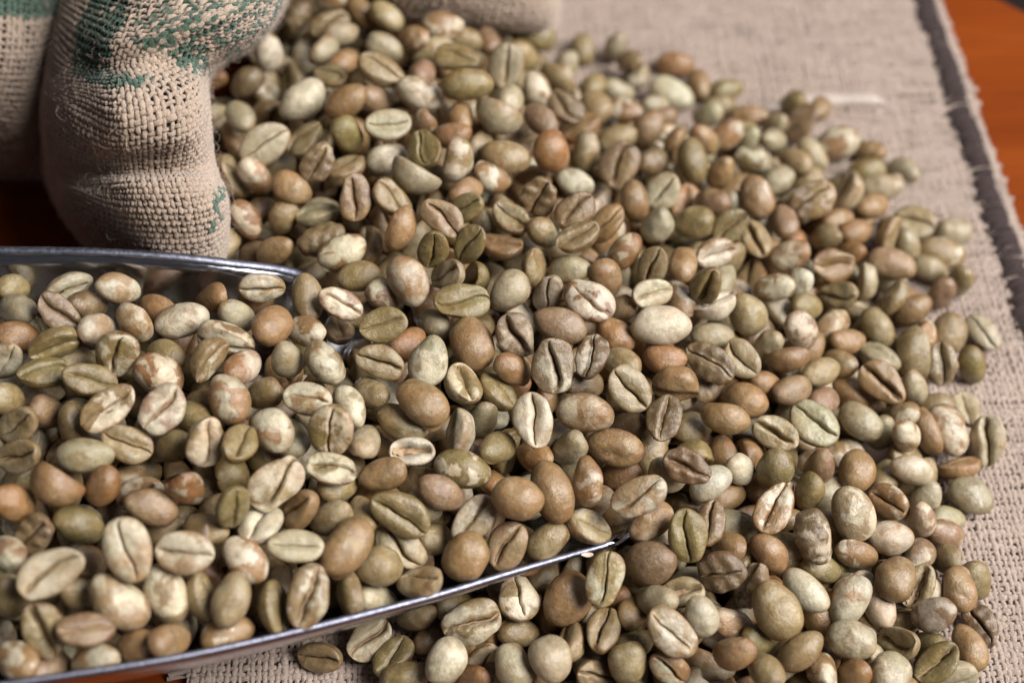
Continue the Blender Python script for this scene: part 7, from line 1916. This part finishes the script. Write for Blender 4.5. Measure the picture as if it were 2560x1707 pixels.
def build_scoop():
    nt, ns = 41, 60; fs = np.linspace(0, 1, ns)
    inn = np.stack([scoop_section(f, nt, 0)[0] for f in fs]); out = np.stack([scoop_section(f, nt, 1.1)[0] for f in fs])
    # rounded front lip: pull the tip of the mouth forward at mid section
    w = np.cos(np.linspace(-1, 1, nt) * math.pi / 2) ** .8
    axis = inn[-1, nt // 2] - inn[-8, nt // 2]; axis[2] = 0; axis /= np.linalg.norm(axis)
    for arr in (inn, out):
        for i in range(ns):
            k = max(0, (fs[i] - .7) / .3) ** 1.5
            arr[i] += (w * 22 * k)[:, None] * axis[None]
            arr[i, :, 2] = np.maximum(arr[i, :, 2], 1.9 if arr is inn else 1.2)
    V = np.concatenate([inn.reshape(-1, 3), out.reshape(-1, 3)]); n = nt * ns
    id_ = np.arange(n).reshape(ns, nt)
    q1 = np.stack([id_[:-1, :-1], id_[:-1, 1:], id_[1:, 1:], id_[1:, :-1]], -1).reshape(-1, 4); q2 = q1[:, ::-1] + n
    def strip(a): return np.stack([a[:-1], a[:-1] + n, a[1:] + n, a[1:]], -1)
    q = np.concatenate([q1, q2, strip(id_[:, 0])[:, ::-1], strip(id_[:, -1]), strip(id_[-1]), strip(id_[0])[:, ::-1]])
    mesh_obj('bowl', (V - sb) * MM, q, M_steel, scoop)
    # back wall
    c = inn[0].mean(0); ring = inn[0] - sb; vv = np.concatenate([ring, [c - sb]]); m = len(ring)
    mesh_obj('back_wall', vv * MM, [(i, (i + 1) % m, m) for i in range(m)], M_steel, scoop, smooth=False)
    # bead along both rims
    for edge in (0, -1):
        mid = (inn[:, edge] + out[:, edge]) / 2 - sb; mid[:, 2] += .15
        dense = cr(mid, np.linspace(0, .97 if edge == 0 else .80, 240), 0)[None]
        N = np.zeros_like(dense); N[..., 2] = 1
        v, q, _, _ = sweep(dense, N, RIM_R[edge], 8, False, rvar=.03, flat=.85)
        mesh_obj('rim', v * MM, q, M_rim, scoop)
build_scoop()

# ------------------------------------------------------------------ beans
def cube_sphere(n):
    t = np.linspace(-1, 1, n + 1); ty = np.sign(t) * np.abs(t) ** 1.9
    V = {}; verts = []; faces = []
    def vid(p):
        k = tuple(np.round(p, 6))
        if k not in V: V[k] = len(verts); verts.append(p)
        return V[k]
    for ax, sg in ((0, 1), (0, -1), (1, 1), (1, -1), (2, 1), (2, -1)):
        o1, o2 = [(1, 2), (2, 0), (0, 1)][ax]
        def c(axis, i): return ty[i] if axis == 1 else t[i]
        for i in range(n):
            for j in range(n):
                q = []
                for a, b in ((i, j), (i + 1, j), (i + 1, j + 1), (i, j + 1)):
                    p = np.zeros(3); p[ax] = sg; p[o1] = c(o1, a); p[o2] = c(o2, b); q.append(vid(p))
                faces.append(q if sg > 0 else q[::-1])
    d = np.array(verts); d /= np.linalg.norm(d, axis=1, keepdims=True)
    return d, np.array(faces, np.int32)
TPL = {n: cube_sphere(n) for n in (8, 11, 16)}
PAL = {'c': (.55, .50, .385), 'g': (.375, .33, .225), 'k': (.262, .188, .088), 't': (.295, .172, .078), 'r': (.275, .134, .052), 'o': (.205, .16, .062),
       'b': (.162, .105, .056), 'p': (.245, .15, .092), 's': (.60, .55, .43), 'h': (.31, .25, .14)}
MATE = {'c': 'g', 'g': 'k', 'k': 'g', 't': 'k', 'r': 't', 'o': 'k', 'b': 'k', 'p': 'k', 's': 'c', 'h': 'g'}
def sst(a, b, x):
    t = np.clip((x - a) / (b - a), 0, 1); return t * t * (3 - 2 * t)
class Bean:
    def __init__(s, a, b, T, code, seed):
        s.a, s.b, s.T, s.code = a, b, T, code
        r = s.r = np.random.default_rng(seed)
        s.egg = r.normal(0, .085); s.curv = r.normal(0, 1.0); s.ph = r.uniform(-.6, .6); s.off = r.normal(0, .03)
        s.gd = r.uniform(.18, .40); s.gw = r.uniform(.024, .055); s.asym = r.normal(0, .06); s.bend = r.normal(.0, .08); s.valley = r.uniform(.06, .22)
        if r.random() < .2: s.gw *= 2.0; s.gd += .06
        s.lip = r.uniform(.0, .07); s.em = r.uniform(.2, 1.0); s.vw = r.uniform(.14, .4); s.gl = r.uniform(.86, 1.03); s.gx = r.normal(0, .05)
        s.e = r.uniform(.95, 1.06); s.flat = r.uniform(.6, .95)
        s.xb = r.normal(0, .07)
        if code[0] == 's': s.gd, s.gw, s.curv = .62, .42, .2
        if code[0] == 'h': s.gd, s.gw, s.curv = .58, .30, .2
        s.k = r.normal(0, 1, (7, 3)) * np.array([1.7, 1.9, 1.9]); s.kp = r.uniform(0, 6.28, 7); s.ka = r.uniform(.006, .022, 7)
        s.wf = r.uniform(5, 9); s.wa = r.uniform(.0, .024); s.seed = seed
        if code[0] == 'b' and r.random() < .6: s.wa = r.uniform(.03, .05); s.wf = r.uniform(9, 14)
        s.dent = r.normal(0, 1, 3); s.dent /= np.linalg.norm(s.dent); s.dd = max(0, r.normal(-.01, .07))
    def shape(s, d):
        e = s.e; d = np.sign(d) * np.abs(d) ** e
        dx, dy, dz = d[:, 0], d[:, 1], d[:, 2]; a, b, T = s.a, s.b, s.T
        top = sst(-.05, .4, dz); ct, cb = .28 * T, .72 * T
        x = a * dx; y = b * (1 + s.egg * dx) * dy
        z = np.where(dz > 0, ct * np.abs(dz) ** s.flat, -cb * np.abs(dz) ** .92)
        y0 = b * (.2 * s.curv * np.sin(2.2 * dx + s.ph) + s.off + .025 * np.sin(8 * dx + 9 * s.ph) + .012 * np.sin(19 * dx + 3 * s.ph))
        y = y + y0 * (1 - dy ** 2) * top + s.xb * b * (dx ** 2 - .3)
        fx = np.clip(1 - np.abs((dx - s.gx) / s.gl) ** 3, 0, 1)
        g = np.exp(-(dy / (s.gw * (1 + .45 * np.sin(2.6 * dx + 7 * s.ph)))) ** 2)
        z = z - top * fx * T * (s.gd * g + s.valley * np.exp(-(dy / s.vw) ** 2))
        z = z + top * fx * T * s.lip * np.exp(-((np.abs(dy) - 3.0 * s.gw) / (2.2 * s.gw)) ** 2)
        z = z + top * T * s.asym * np.tanh(5 * dy) * np.exp(-(dy / .5) ** 2)
        z = z + s.bend * T * (dx ** 2 - .3)
        nz = sum(s.ka[i] * np.sin(d @ s.k[i] + s.kp[i]) for i in range(7))
        nz = nz + s.wa * np.sin(dx * s.wf + 1.5 * dy + s.ph * 5) * np.sin(dy * 3 + s.ph) - s.dd * np.exp(-((d - s.dent) ** 2).sum(1) / .22)
        p = np.stack([x, y, z], -1)
        p = p + d * (nz * T * 1.1)[:, None]
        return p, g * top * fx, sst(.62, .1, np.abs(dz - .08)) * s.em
    def colors(s, n):
        r = np.random.default_rng(s.seed + 5)
        j = lambda c: np.clip(np.array(c) * (1 + r.normal(0, .10)) * (1 + r.normal(0, .022, 3)), .01, .8)
        ca = (j(PAL[s.code[0]]) * .86 + .14 * np.array((.29, .215, .112))) * .93; q = s.code[1]
        if q == '.': cb_ = np.clip(.45 * ca + .55 * np.array(PAL[MATE[s.code[0]]]) * r.uniform(.95, 1.25), 0, .7); cov = r.uniform(.33, .49)
        else: cb_ = j(PAL[q]) * .8 + ca * .2; cov = r.uniform(.44, .55)
        return np.append(ca, 1), np.append(cb_, 1), cov
    def mesh(s, n):
        d, f = TPL[n]; p, g, em = s.shape(d)
        ca, cb_, cov = s.colors(n); s.sh = float(np.random.default_rng(s.seed + 4).choice([4., 6., 11.])) if s.code[1] == '.' else float(np.random.default_rng(s.seed + 3).choice([6., 12., 24., 30.])); N = len(p); off = np.random.default_rng(s.seed + 9).uniform(-40, 40, 3)
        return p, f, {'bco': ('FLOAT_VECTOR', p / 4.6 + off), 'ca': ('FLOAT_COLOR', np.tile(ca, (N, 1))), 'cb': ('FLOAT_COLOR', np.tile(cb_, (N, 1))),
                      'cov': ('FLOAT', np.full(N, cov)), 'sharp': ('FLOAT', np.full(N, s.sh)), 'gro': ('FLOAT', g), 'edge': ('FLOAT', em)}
    def seam(s):
        n = 17; xs = np.linspace(-.92, .92, n) * s.gl
        d = np.stack([xs, np.zeros(n), np.sqrt(1 - xs ** 2)], -1); p, _, _ = s.shape(d)
        r = s.r; w = s.b * s.gw * .7; fz = np.clip(1 - np.abs((xs - s.gx) / s.gl) ** 3, .05, 1)
        L = p + np.stack([r.normal(0, .05, n), -w * r.uniform(.5, 1.15, n), s.T * s.gd * fz * r.uniform(.35, .8, n)], -1)
        R = p + np.stack([r.normal(0, .05, n), w * r.uniform(.5, 1.15, n), s.T * s.gd * fz * r.uniform(.35, .8, n)], -1)
        C = p + np.stack([np.zeros(n), r.normal(0, w * .12, n), s.T * s.gd * fz * .22], -1)
        V = np.concatenate([L, C, R]); i = np.arange(n - 1)
        return V, np.concatenate([np.stack([i, i + 1, i + 1 + n, i + n], -1), np.stack([i + n, i + 1 + n, i + 1 + 2 * n, i + 2 * n], -1)])
ORD = {}
def read(rows):
    for row in rows.strip().split('\n'):
        yield row.split('|')
for i, f in enumerate(read(BEANS)):
    x, y, z, qw, qx, qy, qz, a, b, T = [float(t) for t in f[0].split()]
    bn = Bean(a / 100, b / 100, T / 100, f[1], 1000 + i * 13)
    p, fc, at = bn.mesh(16)
    o = empty('coffee_bean', (x / 100 * MM, y / 100 * MM, z / 100 * MM)); o.empty_display_size = .002
    o.rotation_mode = 'QUATERNION'; o.rotation_quaternion = Quaternion((qw, qx, qy, qz)).normalized()
    tag(o, f[3], 'coffee bean', 'green coffee beans on top of the heap')
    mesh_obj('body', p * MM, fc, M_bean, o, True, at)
    sv_, sf_ = bn.seam(); mesh_obj('seam', sv_ * MM, sf_, M_seam, o)
# the beans beneath and between
V, Fq, A = [], [], {}
off = 0
for i, f in enumerate(read(FILL)):
    x, y, z, qw, qx, qy, qz, a, b, T = [float(t) for t in f[0].split()]
    bn = Bean(a / 100, b / 100, T / 100, f[1], 90000 + i * 17)
    p, fc, at = bn.mesh(11 if f[2] == '1' else 8)
    Rm = np.array(Quaternion((qw, qx, qy, qz)).normalized().to_matrix())
    V.append(p @ Rm.T + np.array([x, y, z]) / 100); Fq.append(fc + off); off += len(p)
    for k, (ty, arr) in at.items(): A.setdefault(k, (ty, []))[1].append(arr)
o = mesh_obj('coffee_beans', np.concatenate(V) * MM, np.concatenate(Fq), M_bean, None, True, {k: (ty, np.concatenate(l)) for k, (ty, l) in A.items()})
tag(o, 'green coffee beans in the gaps below the topmost layer of the heap', 'coffee beans', kind='stuff')

# ------------------------------------------------------------------ chaff on the beans
def flake(loc, rot, ln, label):
    K = 7; s = np.linspace(0, 1, K); w = .45 * np.sin(np.pi * np.clip(s * .8 + .15, 0, 1))
    P = []
    for sg in (-1, 0, 1):
        for k in range(2): P.append(np.stack([s * ln, sg * w, .5 * s ** 2 * ln * .3 + (.12 if sg == 0 else 0) + k * .09], -1))
    L0, L1, C0, C1, R0, R1 = P; V = np.concatenate([L0, C0, R0, L1, C1, R1]); i = np.arange(K - 1)
    q = np.concatenate([np.stack([i + a, i + 1 + a, i + 1 + a + K, i + a + K], -1) for a in (0, K)] + [np.stack([i + a, i + a + K, i + 1 + a + K, i + 1 + a], -1) for a in (3 * K, 4 * K)])
    o = mesh_obj('chaff_flake', V * MM, q, M_fuzz); o.location = Vector(loc) * MM; o.rotation_euler = rot
    tag(o, label, 'chaff')
for fl in FLAKES: flake(*fl)

# ------------------------------------------------------------------ loose strand on the mat
def strand():
    (x1, y1), (x2, y2) = RIDGE; K = 40; s = np.linspace(-.18, 1.0, K)
    x = x1 + (x2 - x1) * s; y = y1 + (y2 - y1) * s + .9 * np.sin(s * 3.2)
    P = np.stack([x, y, mat_z(x, y) + 1.1], -1)[None]; N = np.zeros_like(P); N[..., 2] = 1
    v, q, tc, ik = sweep(P, N, 1.5, 8, False, rvar=.14)
    c = P[0].mean(0); c[2] = 0
    w = np.repeat(np.clip(np.minimum(np.linspace(0, 1, K), 1 - np.linspace(0, 1, K)) * 6, .12, 1), 8)[:, None]
    axis = np.repeat(P[0], 8, axis=0); v = axis + (v - axis) * w
    o = mesh_obj('jute_strand', (v - c) * MM, q, M_strand, None, True, {'tco': ('FLOAT_VECTOR', tc), 'ink': ('FLOAT', ik)}); o.location = Vector(c) * MM
    tag(o, 'pale thick loose jute strand lying on the mat beyond the heap', 'jute strand')
strand()
